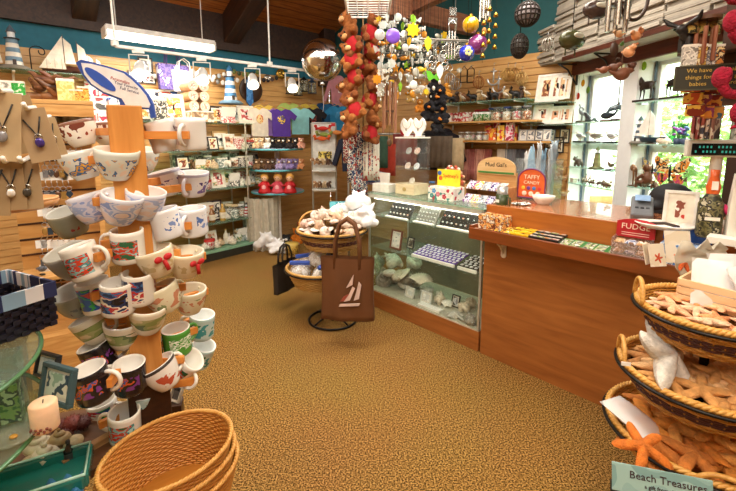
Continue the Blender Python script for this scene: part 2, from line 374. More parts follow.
def bottle(r,h,c,cap='222222',label='f3ead2',name='bottle'):
    o=empty(name); g=MB(); g.lathe([(0,0),(r*.95,0),(r,.004),(r,h*.6),(r*.35,h*.78),(r*.33,h*.92)],14); g.build('bottle_body',mt(c,.15,coat=.5),o)
    l=MB(); l.lathe([(r*1.02,h*.15),(r*1.02,h*.5)],14); l.build('paper_label',mt(label),o); k=MB(); k.lathe([(r*.38,h*.9),(r*.38,h),(0,h)],12); k.build('cap',mt(cap),o); return o
def tin(r,h,c,lid,name='round_tin'):
    o=empty(name); g=MB(); g.lathe([(0,0),(r,0),(r,h*.8)],18); g.build('tin_body',pic(c,40),o); l=MB(); l.lathe([(r*1.03,h*.78),(r*1.03,h),(0,h)],18); l.build('lid',mt(lid,.35),o); return o
def packet(w,h,t,cols,scale=40,name='sweet_packet'): # pillow-shaped wrapped packet lying flat
    mb=MB(); nx,ny=8,8; vs=[]
    for s in (1,-1):
        for i in range(nx+1):
            for j in range(ny+1):
                u=i/nx*2-1;v=j/ny*2-1; z=s*t/2*max(0,(1-u**4))**.7*max(0,(1-v**4))**.7; vs.append((u*w/2,v*h/2,z+t/2))
    fs=[];k=(nx+1)*(ny+1)
    for q in (0,1):
        for i in range(nx):
            for j in range(ny):
                a=q*k+i*(ny+1)+j; fs.append((a,a+ny+1,a+ny+2,a+1))
    mb.add(vs,fs,0,True); return mb.build(name,pic(cols,scale,.25,coat=.3))
# ---------------------------------------------------------------- animals and little models
def figure(name,shapes,mats,base=None,remesh=.0045):
    """one continuous little sculpture out of ellipsoids and tapered limbs, on an optional base"""
    o=empty(name); z0=0
    if base:
        b=MB(); b.box((0,0,base[2]/2),base[:3]); b.build('base',mt(base[3],.4),o,.002); z0=base[2]
    mb=MB(); ex=[]
    for s in shapes:
        if s[0]=='e': mb.ell((s[1][0],s[1][1],s[1][2]+z0),s[2],0,12,RY(s[3]).to_3x3() if len(s)>3 else None)
        elif s[0]=='t': mb.tube([(p[0],p[1],p[2]+z0) for p in s[1]],s[2],8)
        else: ex.append(s)
    mb.build('body',mats[0],o,remesh=remesh)
    for s in ex:
        m2=MB()
        for q in s[2]:
            if q[0]=='e': m2.ell((q[1][0],q[1][1],q[1][2]+z0),q[2],0,10)
            else: m2.tube([(p[0],p[1],p[2]+z0) for p in q[1]],q[2],6)
        m2.build(s[1],mats[s[3]],o)
    return o
def gull(c='f0eee8',wing='9aa0a6',base='1d1d1d'):
    return figure('gull_figurine',[('e',(0,0,.035),(.04,.018,.02),.25),('e',(-.04,0,.06),(.013,.011,.012)),('t',[(-.028,0,.045),(-.04,0,.06)],[.012,.008]),('t',[(.03,0,.035),(.07,0,.026)],[.01,.003]),
      ('x','wing',[('e',(.01,-.016,.04),(.034,.004,.012)),('e',(.01,.016,.04),(.034,.004,.012))],1),('x','beak',[('t',[(-.05,0,.058),(-.066,0,.054)],[.004,.001])],2),('x','leg',[('t',[(0,.006,0),(0,.006,.02)],.002),('t',[(0,-.006,0),(0,-.006,.02)],.002)],2)],[mt(c),mt(wing),mt('d8902f')],(.09,.05,.012,base))
def heron(c='8b8f92'):
    return figure('heron_figurine',[('e',(0,0,.06),(.035,.016,.018),.5),('t',[(-.02,0,.07),(-.035,0,.09),(-.022,0,.108),(-.034,0,.125)],[.012,.007,.006,.008]),('t',[(-.034,0,.127),(-.06,0,.12)],[.006,.0015]),('t',[(.025,0,.05),(.05,0,.03)],[.01,.004]),
      ('x','leg',[('t',[(.0,.006,0),(.0,.006,.05)],.003),('t',[(.006,-.006,0),(.004,-.006,.05)],.003)],1)],[mt(c),mt('4d4a45')],(.07,.05,.014,'57503f'))
def seal(c='3f4246'):
    return figure('seal_figurine',[('e',(0,0,.022),(.05,.024,.02),-.2),('t',[(-.02,0,.03),(-.042,0,.06),(-.05,0,.072)],[.022,.014,.011]),('e',(-.058,0,.071),(.01,.007,.006)),('t',[(.04,0,.016),(.065,.012,.006)],[.012,.003]),('t',[(.04,0,.016),(.065,-.012,.006)],[.012,.003]),('t',[(-.015,-.015,.018),(-.01,-.045,.004)],[.01,.004]),('t',[(-.015,.015,.018),(-.01,.045,.004)],[.01,.004])],[mt(c,.25)])
def dolphin(c='4b6a78'):
    return figure('dolphin_figurine',[('t',[(-.07,0,.05),(-.045,0,.075),(0,0,.09),(.045,0,.075),(.075,0,.04)],[.006,.02,.024,.014,.005]),('t',[(.0,0,.105),(.02,0,.13)],[.012,.002]),('t',[(.07,0,.045),(.095,.03,.03)],[.008,.002]),('t',[(.07,0,.045),(.095,-.03,.03)],[.008,.002]),('t',[(-.02,-.015,.08),(-.01,-.045,.055)],[.009,.002]),('t',[(-.02,.015,.08),(-.01,.045,.055)],[.009,.002]),
      ('x','stand',[('t',[(0,0,0),(0,0,.075)],.003)],1)],[mt(c,.2),STEEL],(.08,.05,.014,'3a2a20'))
def whale(c='2f3b49'):
    return figure('whale_figurine',[('e',(-.015,0,.03),(.055,.028,.026)),('t',[(.02,0,.03),(.06,0,.035),(.085,0,.06)],[.02,.01,.005]),('t',[(.082,0,.056),(.1,.03,.07)],[.006,.002]),('t',[(.082,0,.056),(.1,-.03,.07)],[.006,.002])],[mt(c,.2)],(.1,.05,.01,'7b5a38'))
def lighthouse(h=.2,bands=('f4f2ec','24304a'),roof='a1231f',base='7d7a70'):
    o=empty('lighthouse_model'); r=h*.17
    b=MB(); b.lathe([(0,0),(r*1.9,0),(r*1.7,h*.05),(r*1.3,h*.09),(0,h*.1)],14); b.build('rock_base',mt(base,.9,bump=.5),o)
    t=MB(); n=6
    for i in range(n):
        z0=h*(.08+.6*i/n);z1=h*(.08+.6*(i+1)/n); r0=r*(1-.4*i/n);r1=r*(1-.4*(i+1)/n); t.lathe([(r0,z0),(r1,z1)],16,i%2)
    t.build('tower',[mt(bands[0]),mt(bands[1])],o)
    g=MB(); g.lathe([(0,h*.68),(r*.85,h*.68),(r*.85,h*.7),(0,h*.7)],16); g.build('gallery',mt('33333a'),o)
    l=MB(); l.lathe([(r*.42,h*.7),(r*.42,h*.83)],12); l.build('lantern_room',mt('e9eef2',.2),o)
    k=MB(); k.lathe([(r*.58,h*.83),(r*.3,h*.92),(.0008,h)],12); k.build('roof',mt(roof),o)
    d=MB(); d.box((0,-r*1.0,h*.15),(r*.4,r*.18,h*.12)); d.build('door',mt('3a2a20'),o); return o
def sailboat(L=.2,hull='6b2a22',sail='efe6d2',masts=2,deck='c79d5f'):
    o=empty('sailboat_model'); h=L*.16; mb=MB(); n=12; vs=[]
    for i in range(n+1):
        t=i/n*2-1; w=L*.13*max(.0,1-abs(t)**2.4)+.0006; up=h*(.12*t*t+.0)
        for a,zz in ((-1,1),(-.75,.45),(0,0),(.75,.45),(1,1)): vs.append((t*L/2*(1 if zz>.9 else .86),a*w,zz*h+up+L*.03))
    fs=[(i*5+j,i*5+j+1,i*5+j+6,i*5+j+5) for i in range(n) for j in range(4)]; mb.add(vs,fs,0,True)
    mb.build('hull',mt(hull,.35),o); d=MB(); d.add([(vs[i*5][0],vs[i*5][1],vs[i*5][2]-h*.12) for i in range(n+1)]+[(vs[i*5+4][0],vs[i*5+4][1],vs[i*5+4][2]-h*.12) for i in range(n+1)],[(i,i+1,i+n+2,i+n+1) for i in range(n)]); d.build('deck',mt(deck),o)
    z=h+L*.02; H=L*.85; xs=[-.12*L] if masts==1 else [-.13*L,.17*L]
    for k,x in enumerate(xs):
        hh=H*(1 if k==0 else .86); m=MB(); m.cyl((x,0,L*.05),(x,0,z+hh),L*.009,L*.005,6); m.build('mast',mt('6e4a2a'),o)
        s=MB(); s.prism([(x+.012*L,z+.08*L),(x+.25*L,z+.1*L),(x+.17*L,z+hh*.72),(x+.012*L,z+hh*.9)],-.0025,.0025); s.build('sail',mt(sail,.8),o)
    s=MB(); s.prism([(xs[0]-.012*L,z+.08*L),(-.62*L,z+.06*L),(xs[0]-.012*L,z+H*.95)],-.002,.002); s.build('sail',mt(sail,.8),o)
    s=MB(); s.tube([(-.45*L,0,z),(-.66*L,0,z+.05*L)],L*.008,6); s.build('bowsprit',mt('6e4a2a'),o)
    c=MB(); c.box((0,0,L*.015),(L*.3,L*.09,L*.03)); c.build('cradle',mt('4b3020'),o); return o
def giraffe(c='7d5634'):
    S=[('e',(0,0,.15),(.05,.022,.03),.15),('t',[(-.03,0,.16),(-.045,0,.24),(-.05,0,.31)],[.02,.013,.01]),('e',(-.062,0,.312),(.022,.01,.011),-.3)]
    for x in (-.032,.034):
        for y in (-.013,.013): S.append(('t',[(x,y,.14),(x*1.1,y,.07),(x*1.1,y,0)],[.011,.008,.007]))
    S+= [('t',[(-.05,.006,.32),(-.05,.006,.34)],.003),('t',[(-.05,-.006,.32),(-.05,-.006,.34)],.003),('t',[(.05,0,.15),(.06,0,.1)],[.004,.003])]
    return figure('giraffe_figurine',S,[mt(c,.4,bump=.2)],(.12,.06,.01,'5a3a20'))
def monkey(c='6b4229'):
    S=[('e',(0,0,.07),(.04,.034,.055)),('e',(-.006,0,.15),(.032,.028,.03)),('e',(-.034,0,.142),(.014,.014,.012))]
    for y in (-1,1): S+= [('t',[(-.005,.03*y,.1),(-.035,.05*y,.07),(-.06,.03*y,.05)],[.015,.011,.01]),('t',[(0,.025*y,.04),(-.05,.04*y,.04),(-.055,.04*y,.0)],[.02,.014,.012]),('e',(0,.03*y,.16),(.008,.006,.01))]
    return figure('monkey_figurine',S,[mt(c,.5,bump=.3)])
def deer(c='2b1b12'):
    S=[('e',(0,0,.075),(.05,.018,.024)),('t',[(-.035,0,.085),(-.055,0,.12),(-.06,0,.128)],[.018,.01,.009]),('e',(-.072,0,.13),(.018,.008,.009)),('t',[(.045,0,.085),(.058,0,.095)],[.007,.003])]
    for x in (-.033,.036):
        for y in (-.01,.01): S.append(('t',[(x,y,.07),(x+.004,y,.035),(x,y,.0)],[.009,.005,.004]))
    for y in (-1,1): S.append(('t',[(-.06,.005*y,.136),(-.05,.02*y,.165),(-.062,.025*y,.185)],[.004,.003,.002])); S.append(('t',[(-.05,.02*y,.165),(-.03,.022*y,.178)],[.003,.0015]))
    return figure('deer_figurine',S,[mt(c,.4)],(.15,.045,.012,'2a1a11'))
def animal(body='8a5a34',light='e6c89a',name='bear_figurine'):
    S=[('e',(.01,0,.04),(.038,.024,.026)),('e',(-.036,0,.062),(.02,.018,.018)),('e',(-.053,0,.056),(.009,.008,.007))]
    for x in (-.016,.034):
        for y in (-.014,.014): S.append(('t',[(x,y,.035),(x,y,.002)],[.011,.009]))
    for y in (-1,1): S.append(('e',(-.03,.014*y,.08),(.004,.006,.007)))
    S.append(('x','muzzle',[('e',(-.056,0,.056),(.009,.009,.008))],1))
    return figure(name,S,[mt(body,.6),mt(light,.6)])
def butterfly(c1='e08a2c',c2='2a1c16',name='butterfly_ornament'):
    o=empty(name); b=MB(); b.tube([(0,-.004,.05),(0,-.004,.1),(0,-.004,.13)],[.003,.006,.003],8); b.build('body',BLACK,o)
    for s in (-1,1):
        w=MB(); w.prism([(0,.09),(s*.03,.14),(s*.09,.17),(s*.1,.15),(s*.075,.1),(s*.02,.085)],-.001,.001); w.build('upper_wing',pic((c1,c2,'f3d9a4',c1),38),o)
        w=MB(); w.prism([(0,.085),(s*.06,.085),(s*.075,.05),(s*.05,.025),(s*.015,.06)],-.001,.001); w.build('lower_wing',pic((c2,c1,'c4407a',c1),38),o)
    a=MB(); a.tube([(0,0,0),(0,0,.06)],.0018,6); a.box((0,0,.004),(.05,.03,.008)); a.build('stand',WIRE,o)
    a=MB(); a.tube([(0,-.004,.13),(.02,-.004,.155)],.001,5); a.build('antenna',BLACK,o); return o
def bicycle():
    o=empty('bicycle_model'); 
    for x in (-.04,.04):
        w=MB(); w.tube([(x+.028*math.cos(a),0,.029+.028*math.sin(a)) for a in [2*PI*i/24 for i in range(24)]],.0022,6,closed=True)
        for i in range(6): a=PI*i/6; w.cyl((x-.027*math.cos(a),0,.029-.027*math.sin(a)),(x+.027*math.cos(a),0,.029+.027*math.sin(a)),.0006,n=4,cap=False)
        w.build('wheel',WIRE,o)
    f=MB(); f.tube([(-.04,0,.029),(-.02,0,.07),(.03,0,.07),(.04,0,.029)],.0022,6); f.tube([(-.02,0,.065),(0,0,.029),(.03,0,.07)],.0022,6); f.tube([(0,0,.029),(-.04,0,.029)],.002,6); f.build('frame',mt('b5652c',.3),o)
    h=MB(); h.tube([(.03,0,.07),(.033,0,.088)],.002,6); h.tube([(.03,-.02,.09),(.035,0,.088),(.03,.02,.09)],.002,6); h.build('handlebar',CHROME,o)
    s=MB(); s.ell((-.02,0,.08),(.011,.006,.004)); s.build('seat',BLACK,o); return o
def starfish(seed,R=.06,c='d98a3e',thick=.2,sharp=2.6):
    rn=random.Random(seed); n=60; rings=(0,.25,.45,.65,.82,.93,1.0); arms=[1+rn.uniform(-.12,.1) for _ in range(5)]; bend=[rn.uniform(-.25,.25) for _ in range(5)]; tw=[rn.uniform(-.16,.12) for _ in range(5)]
    vs=[];
    def pt(th,rho,s):
        k=int(((th+PI/5)/(2*PI/5)))%5; loc=(th+PI/5)%(2*PI/5)-PI/5
        rm=R*(.30+.70*abs(math.cos(2.5*loc*.999))**sharp*arms[k]) if abs(loc)<PI/5 else R*.3
        r=rm*rho; prof=math.sqrt(max(0,1-rho**2)); z=s*R*thick*prof*(1-.45*r/R)
        t=th+bend[k]*(r/R)**2; z+=tw[k]*R*(r/R)**2
        return (r*math.cos(t),r*math.sin(t),z+R*thick*.9)
    for s in (1,-1):
        for rho in rings:
            for i in range(n): vs.append(pt(2*PI*i/n,rho,s))
    L=len(rings); fs=[]
    for q in (0,1):
        for j in range(L-1):
            for i in range(n): a=q*L*n+j*n; fs.append((a+i,a+(i+1)%n,a+n+(i+1)%n,a+n+i))
    mb=MB(); mb.add(vs,fs,0,True); return mb.build('starfish',mt(c,.8,var=.3,scale=45,bump=.7,bscale=220))
def scallop(c='e8d6c2',R=.035):
    mb=MB(); n=28; vs=[];
    for j in range(7):
        for i in range(n+1):
            a=PI*(.08+.84*i/n); r=R*j/6*(1+.06*math.cos(i*PI)); z=R*.35*math.sin(PI*j/6*.75)+ (.03*R*math.cos(i*PI)*j/6); vs.append((r*math.cos(a),r*math.sin(a)-R*.45,z))
    fs=[(j*(n+1)+i,j*(n+1)+i+1,(j+1)*(n+1)+i+1,(j+1)*(n+1)+i) for j in range(6) for i in range(n)]
    mb.add(vs,fs,0,True); o=mb.build('scallop_shell',mt(c,.5,var=.25)); so=o.modifiers.new('s','SOLIDIFY'); so.thickness=.003; return o
def conch(c='e6d3b8',c2='d49a83',R=.03):
    o=empty('conch_shell'); mb=MB(); pts=[];rr=[]
    for i in range(44):
        t=i/43; a=t*2*PI*3.2; r=R*.62*t**1.25; pts.append((r*math.cos(a),r*math.sin(a),R*2.1-R*1.75*t)); rr.append(R*(.07+.62*t**1.2))
    mb.tube(pts,rr,10); mb.ell((pts[-1][0]*.5,pts[-1][1]*.5,R*.15),(R*.5,R*.5,R*.9),0,10); b=mb.build('whorl',mt(c,.45,var=.35,scale=40),o)
    l=MB(); l.ell((pts[-1][0]*1.2,pts[-1][1]*1.2-R*.25,R*.2),(R*.28,R*.3,R*.75),0,12,RY(.3).to_3x3()); l.build('lip',mt(c2,.3),o); return o
def clam(c='efe4d4',R=.03):
    mb=MB(); mb.ell((0,0,R*.45),(R,R*.78,R*.45),0,16); return mb.build('clam_shell',mt(c,.5,var=.3,scale=60))
def sand_dollar(R=.035,c='f1e8d8'):
    o=empty('sand_dollar'); mb=MB(); mb.lathe([(0,0),(R*.9,0),(R,R*.08),(R*.85,R*.16),(.001,R*.24)],24); mb.build('disc',mt(c,.8),o)
    f=MB()
    for k in range(5): a=2*PI*k/5; f.ell((R*.4*math.cos(a),R*.4*math.sin(a),R*.2),(R*.22,R*.08,R*.03),0,8,RZ(a).to_3x3())
    f.build('petal_mark',mt('cdbb9c',.9),o); return o
# ---------------------------------------------------------------- baskets
def basket(R,h,rim='c98f3f',weave='b9843c',band=None,r0=.72,ky=1.0,wob=None,liner=True,wire=True,rows=12,name='wicker_basket',rr=.011):
    o=empty(name); N=80 if rows<20 else 128
    def rad(a,z): return (R*(r0+(1-r0)*(z/h)**.8))*(wob(a) if wob else 1)
    st=MB(); ns=40 if rows<20 else 64
    for k in range(ns):
        a=2*PI*k/ns; st.tube([(rad(a,z)*math.cos(a),rad(a,z)*math.sin(a)*ky,z) for z in (0.002,h*.33,h*.66,h)],.0026 if rows<20 else .0018,5)
    st.build('stakes',wood(weave,rim,'Z',9),o)
    wv=MB()
    for j in range(rows):
        z=h*(j+.6)/(rows+.2); pts=[]
        for i in range(N*1):
            a=2*PI*i/N; r=rad(a,z)+(.0035 if rows<20 else .0022)*math.cos(PI*(i*ns/N)+PI*j); pts.append((r*math.cos(a),r*math.sin(a)*ky,z))
        wv.tube(pts,h/rows*(.42 if rows<20 else .54),5,(1 if band and band[1]<=j<=band[2] else 0),closed=True)
    wv.build('weave',[wood(weave,rim,'X',9),mt(band[0] if band else weave,.6)],o)
    rm=MB()
    for s in range(3):
        rm.tube([((rad(a,h)+rr*.5*math.cos(30*a+s*2.094))*math.cos(a),(rad(a,h)+rr*.5*math.cos(30*a+s*2.094))*math.sin(a)*ky,h+rr*.5*math.sin(30*a+s*2.094)) for a in [2*PI*i/200 for i in range(200)]],rr*.6,6,closed=True)
    rm.build('braided_rim',wood(rim,'e0b062','X',12,.4),o)
    fl_=MB(); fl_.lathe([(0,.004),(R*r0*.98,.004),(R*r0,.0)],40,0,None,1,ky) if not wob else fl_.add([(rad(2*PI*i/60,0)*math.cos(2*PI*i/60),rad(2*PI*i/60,0)*math.sin(2*PI*i/60)*ky,.004) for i in range(60)],[tuple(range(60))]); fl_.build('bottom',wood(weave,rim,'X',12),o)
    if wire:
        w=MB(); w.tube([((R+.014)*math.cos(a)*(wob(a) if wob else 1),(R+.014)*math.sin(a)*ky*(wob(a) if wob else 1),h-.012) for a in [2*PI*i/60 for i in range(60)]],.006,8,closed=True); w.build('wire_hoop',WIRE,o)
    return o

def lumpbag(r,seed):
    rn=random.Random(seed); m=MB()
    for i in range(12): m.ell((rn.uniform(-r,r)*.6,rn.uniform(-r,r)*.4,r*.3+rn.uniform(0,r)*.75),(r*rn.uniform(.25,.42),r*rn.uniform(.2,.35),r*rn.uniform(.2,.36)),0,10)
    for i in range(4): a=rn.uniform(0,6); m.tube([(0,0,r*.8),(r*.3*math.cos(a),r*.2*math.sin(a),r*1.25),(r*.5*math.cos(a),r*.3*math.sin(a),r*1.45)],[r*.18,r*.12,r*.03],8)
    return m.build('plastic_bag',mt('efeff0',.35,0,.05,12,.9,28,.2,spec=.6),remesh=r*.07)
def flatcard(w,h,cols,tilt=.2):
    b=MB(); b.box((0,0,h/2),(w,.003,h),0,RX(-tilt)); return b.build('seaside_card',pic(cols,9))
# ================================================================== DISPLAY CASE AND COUNTER
def inframe(o,fr): o.location=fr.o; o.rotation_euler=(0,0,fr.rz); return o
ZC=1.09; ZK=1.06; CL=-1.17; DP=.55
def case():
    o=empty('display_case'); inframe(o,FC)
    b=MB(); b.box((CL/2,DP/2,.075),(-CL,DP,.15)); b.build('plinth',CHERRY,o,.003)
    b=MB(); b.box((CL/2,DP/2,.155),(-CL-.01,DP-.01,.012)); b.build('deck',mt('bdb8a6',.5),o)
    for u in (CL+.008,-.010): 
        for y in (.008,DP-.008):
            p=MB(); p.box((u,y,.6),(.016,.016,.88)); p.build('corner_post',mt('c6c9c4',.3,.6),o,.001)
    for c,s in (((CL/2,.011,ZK-.028),(-CL,.022,.036)),((CL/2,DP-.011,ZK-.028),(-CL,.022,.036)),((CL+.011,DP/2,ZK-.028),(.022,DP,.036)),((-.011,DP/2,ZK-.028),(.022,DP,.036))):
        p=MB(); p.box(c,s); p.build('top_rail',mt('dcdcd4',.35,.3),o,.002)
    p=MB(); p.box((CL/2-.002,DP/2,ZK-.004),(-CL+.02,DP+.03,.009)); p.build('glass_top',glass('dceee4',.07,.02),o)
    p=MB(); p.box((CL/2,.004,.6),(-CL-.03,.005,.87)); p.build('front_glass',glass('fafdfb',.012,.02),o)
    p=MB(); p.box((CL+.004,DP/2,.6),(.005,DP-.03,.87)); p.build('side_glass',glass('e9f5ea',.03,.02),o)
    p=MB(); p.box((CL/2,DP-.004,.6),(-CL-.03,.008,.87)); p.build('back_door',mt('6f6a54',.4),o)
    for z,d in ((.852,.34),(.56,.42)):
        s=MB(); s.box((CL/2,.02+d/2,z),(-CL-.04,d,.008)); s.build('glass_shelf',glass('e6f2ea',.05,.03),o)
    l=MB(); l.cyl((CL+.05,.035,ZK-.055),(-.05,.035,ZK-.055),.006,n=10); l.build('light_tube',emis('fff2dc',5.0),o)
    return tag(o,'glass jewellery display case with pale metal rails on a cherry plinth','display case')
case()
def counter():
    o=empty('sales_counter'); inframe(o,FC); o.location=FC.o+FC.d*.014; U=2.25
    p=MB(); p.box((U/2+.002,.01,.44),(U,.02,.88)); p.box((U/2,.02+.005,.0),(U,.01,.0)); p.build('front_panel',CHERRY,o)
    p=MB(); p.box((U/2+.012,.33,ZC-.018),(U+.02,.62,.036)); p.build('counter_top',wood('a8643c','b87a50','X',2.5,.22,.5),o,.004)
    p=MB(); p.box((U/2+.012,.012,ZC-.075),(U+.02,.022,.15)); p.build('upstand',wood('9a541f','b9702f','X',3,.35,.3),o,.002)
    p=MB(); p.box((U/2-.01,-.076,.935),(U+.03,.148,.018)); p.build('candy_ledge',wood('8a4a1d','a9622c','X',3,.35,.3),o,.002)
    p=MB(); p.box((U/2-.01,-.155,.915),(U+.03,.018,.075)); p.build('ledge_lip',wood('6d3614','8b481d','X',3,.35,.3),o,.003)
    p=MB(); p.box((-.02,-.078,.925),(.018,.148,.08)); p.build('ledge_end',wood('6d3614','8b481d','X',3,.35,.3),o,.003)
    for u in (.15,1.95):
        p=MB(); p.box((u,-.006,.83),(.035,.012,.14),0); p.tube([(u,-.012,.78),(u,-.05,.83),(u,-.09,.86),(u,-.12,.905)],.008,8); p.ell((u,-.008,.765),(.02,.008,.02)); p.build('shelf_bracket',mt('ece4d6',.4),o)
    for u in (.02,2.2):
        p=MB(); p.box((u,.33,.52),(.03,.6,1.04)); p.build('end_panel',CHERRY,o)
    return tag(o,'long cherry wood sales counter with a sweets ledge along its front','counter')
counter()
# ---- ring and bracelet pads on the upper shelf
def ringpad(w,h,rows,cols,pad,gem,strip=True):
    o=empty('jewellery_pad'); R=RX(-.75)
    p=MB(); p.box((0,.0,h/2),(w,.014,h),0,RX(-.6)); p.build('pad',mt(pad,.8),o,.002)
    g=MB(); g2=MB()
    for i in range(rows):
        for j in range(cols):
            x=(j-(cols-1)/2)*w/(cols+.3); zz=(i+.7)*h/(rows+.4); X=RX(-.6)@TR(x,-.012,zz)
            (g if (i+j)%2 else g2).ell((0,0,0),(w*.034,.008,w*.03),0,8,None,X)
    g.build('ring',pic(gem,70,.2),o); g2.build('ring',mt('e2e2e0',.3),o)
    if strip: s=MB(); s.box((0,-.02,.006),(w,.03,.012)); s.build('price_strip',PAPER,o,.001)
    return o
ZS1=.857; ZS2=.565; ZD=.162
pads=[((398,214),.25,'15130f',('e9e6df','d9a78e','cfd6da'),'black ring pad of silver rings at the far end of the upper shelf'),((425,217),.2,'8d8c86',('e9e6df','bfc6cc','f3f1ea'),'grey pad of silver bracelets, second on the upper shelf'),((453,221),.26,'15130f',('d98a6a','c45a3c','e9e6df','b8c4c9'),'black ring pad with coral red stones on the upper shelf'),((474,224),.12,'15130f',('ffffff','e3eaee'),'narrow black pad of white stones next to the counter end of the upper shelf')]
for (p,w,pc,g,l) in pads: put(ringpad,(w,.185,3 if pc!='8d8c86' else 5,6 if w>.15 else 2,pc,g),FC.on(*p,-.06,ZS1),FC.rz,l,'jewellery pad','ring pads in the display case')
put(picture,(.13,.17,'7a3a1c',('f4f1ea','efece4','c9ccc8')),FC.on(395,250,-.09,ZS2),FC.rz,'brown framed white certificate standing on the middle glass shelf','picture frame')
put(picture,(.075,.1,'1a1614',('2a2622','6a5a4a','d8d2c6'),.2),FC.on(410,245,-.2,ZS2),FC.rz,'small black picture frame behind the white certificate','picture frame')
def flatpad(w,d,pad,gem,n):
    o=empty('jewellery_tray'); R=RX(.22)
    p=MB(); p.box((0,d/2,.02),(w,d,.012),0,R); p.build('pad',mt(pad,.85),o,.002)
    g=MB(); m=6
    for i in range(m):
        for j in range(n):
            g.ell((0,0,0),(.015,.008,.007),0,8,None,RX(.22)@TR((j-(n-1)/2)*w/n+(i%2)*.01,d/2+(i-2.5)*d/6.2,.03)@RZ(.6))
    g.build('pendant',mt('e6e4ea',.3),o); s=MB(); s.box((0,-.012,.012),(w,.02,.022)); s.build('price_strip',PAPER,o,.001); return o
put(flatpad,(.42,.2,'5a3494',None,11),FC.on(433,262,-.05,ZS2),FC.rz,'purple velvet tray of silver pendants on the middle glass shelf','jewellery tray')
put(flatpad,(.16,.2,'17140f',None,4),FC.on(468,270,-.05,ZS2),FC.rz,'small black tray with white cards next to the purple tray','jewellery tray')
# ---- shells and nacre on the case floor
rs=random.Random(3); CN=['efe9dc','dccfb8','cfcac0','9a948a','f4f0e6','b9ac96']
shl='cone-spired whelk shell with a pale lip in the heap on the case floor'
k=0
for (px,py) in [(378,270),(384,266),(390,272),(384,278),(393,281),(400,272),(397,264),(406,269),(404,279),(411,274),(379,284),(418,278),(412,265),(422,270),(427,280),(389,288),(373,277)]:
    off=-.12-.25*rs.random(); p=FC.on(px,py,off,ZD+.01+ (.06 if py<275 else 0)+max(0,(276-py)*.011)); w=k%3
    c=CN[k%6]
    if w==0: put(conch,(c,'c9a48f',.075),p,rs.random()*6,shl,'shell','whelk shells heaped in the display case',tilt=RX(rs.uniform(.3,1.2)))
    elif w==1: put(scallop,(c,.115),p+V((0,0,.02)),rs.random()*6,'grey-white mother-of-pearl scallop shell in the heap on the case floor','shell','scallop shells heaped in the display case',tilt=RX(rs.uniform(.2,.9)))
    else: put(clam,(c,.08),p,rs.random()*6,'rounded clam shell in the heap on the case floor','shell','clam shells heaped in the display case',tilt=RY(rs.uniform(-.5,.5)))
    k+=1
for i,(px,py) in enumerate(((455,310),(463,302),(468,312),(473,305),(447,316),(470,296),(459,319),(440,300))):
    p=FC.on(px,py,-.06-.12*(i%3),ZD+.01); put(conch if i%2 else scallop,((CN[i%6],'c99a7c',.045) if i%2 else (CN[(i+2)%6],.07)),p+V((0,0,.01*(i%3))),i*1.3,'brown-banded shell lying in the case corner next to the counter','shell','shells in the counter end of the case',tilt=RX(.5))
for i,((px,py),w,h,fc,cols,l) in enumerate((((409,300),.1,.09,'e8e6df',('f4f2ec','d9dcd8'),'white framed card leaning on the case floor in front of the shell heap'),((425,309),.11,.1,'e2e2dc',('f6f4ee','d8d8d4'),'larger white box card standing on the case floor beside the first white card'),((439,292),.07,.08,'d8d2c4',('eeeae0','c9c4b8'),'small grey card standing at the back of the case floor'),((455,297),.075,.1,'1c1614',('3a3430','c9ccd0','8a8a90'),'small black framed picture on the case floor'))):
    put(picture,(w,h,fc,cols,.25),FC.on(px,py,-.1 if i<2 else -.22,ZD),FC.rz,l,'picture frame')
b=MB(); b.box((0,0,.01),(.22,.06,.02)); tag(b.build('price_block',PAPER,bev=.002,loc=FC.on(430,318,-.05,ZD),rz=FC.rz),'long white price block lying at the front of the case floor','price sign')
# ---- on the glass top
T=ZK+.001
def acrylic_tower(w,d,h):
    o=empty('jewellery_tower')
    b=MB(); b.box((0,0,.045),(w,d,.09)); b.build('wooden_base',wood('d5c19a','e6d6b4'),o,.004)
    m=MB(); m.ell((.0,-d/2-.001,.045),(.022,.003,.018)); m.build('badge',mt('b59c62',.4),o)
    for c,s in (((-w/2,0,(h+.09)/2),(.005,d,h-.09)),((w/2,0,(h+.09)/2),(.005,d,h-.09)),((0,d/2,(h+.09)/2),(w,.005,h-.09)),((0,-d/2,(h+.09)/2),(w,.005,h-.09))):
        p=MB(); p.box(c,s); p.build('acrylic_panel',glass('fcfdfd',.012,.03),o)
    p=MB(); p.box((0,0,h),(w+.01,d+.01,.012)); p.build('acrylic_top',mt('ecebe4',.3),o,.002)
    for k in (1,2): p=MB(); p.box((0,0,.09+(h-.09)*k/3),(w-.012,d-.012,.005)); p.build('acrylic_shelf',glass('eef5f2',.08,.05),o)
    return o
tw=.21; pT=FC.on(412,186,-.2,T); put(acrylic_tower,(tw,.2,.48),pT,FC.rz,'clear acrylic jewellery tower on a pale wooden base standing on the glass case','display tower')
for i,(x,z,c) in enumerate(((-.05,.23,'f3dcd2'),(.05,.23,'e2e6ea'),(-.04,.36,'d8e0e2'),(.055,.36,'f0cfc2'),(.0,.1,'e9e3d6'))):
    put(sand_dollar,(.032,c),pT+FC.d*x+V((0,0,z+.008)),FC.rz,['blush pink disc on the lower tower shelf','pale blue disc on the lower tower shelf','grey glass disc on the upper tower shelf','peach disc on the upper tower shelf','cream disc on the tower floor'][i],'trinket',tilt=RX(1.15))
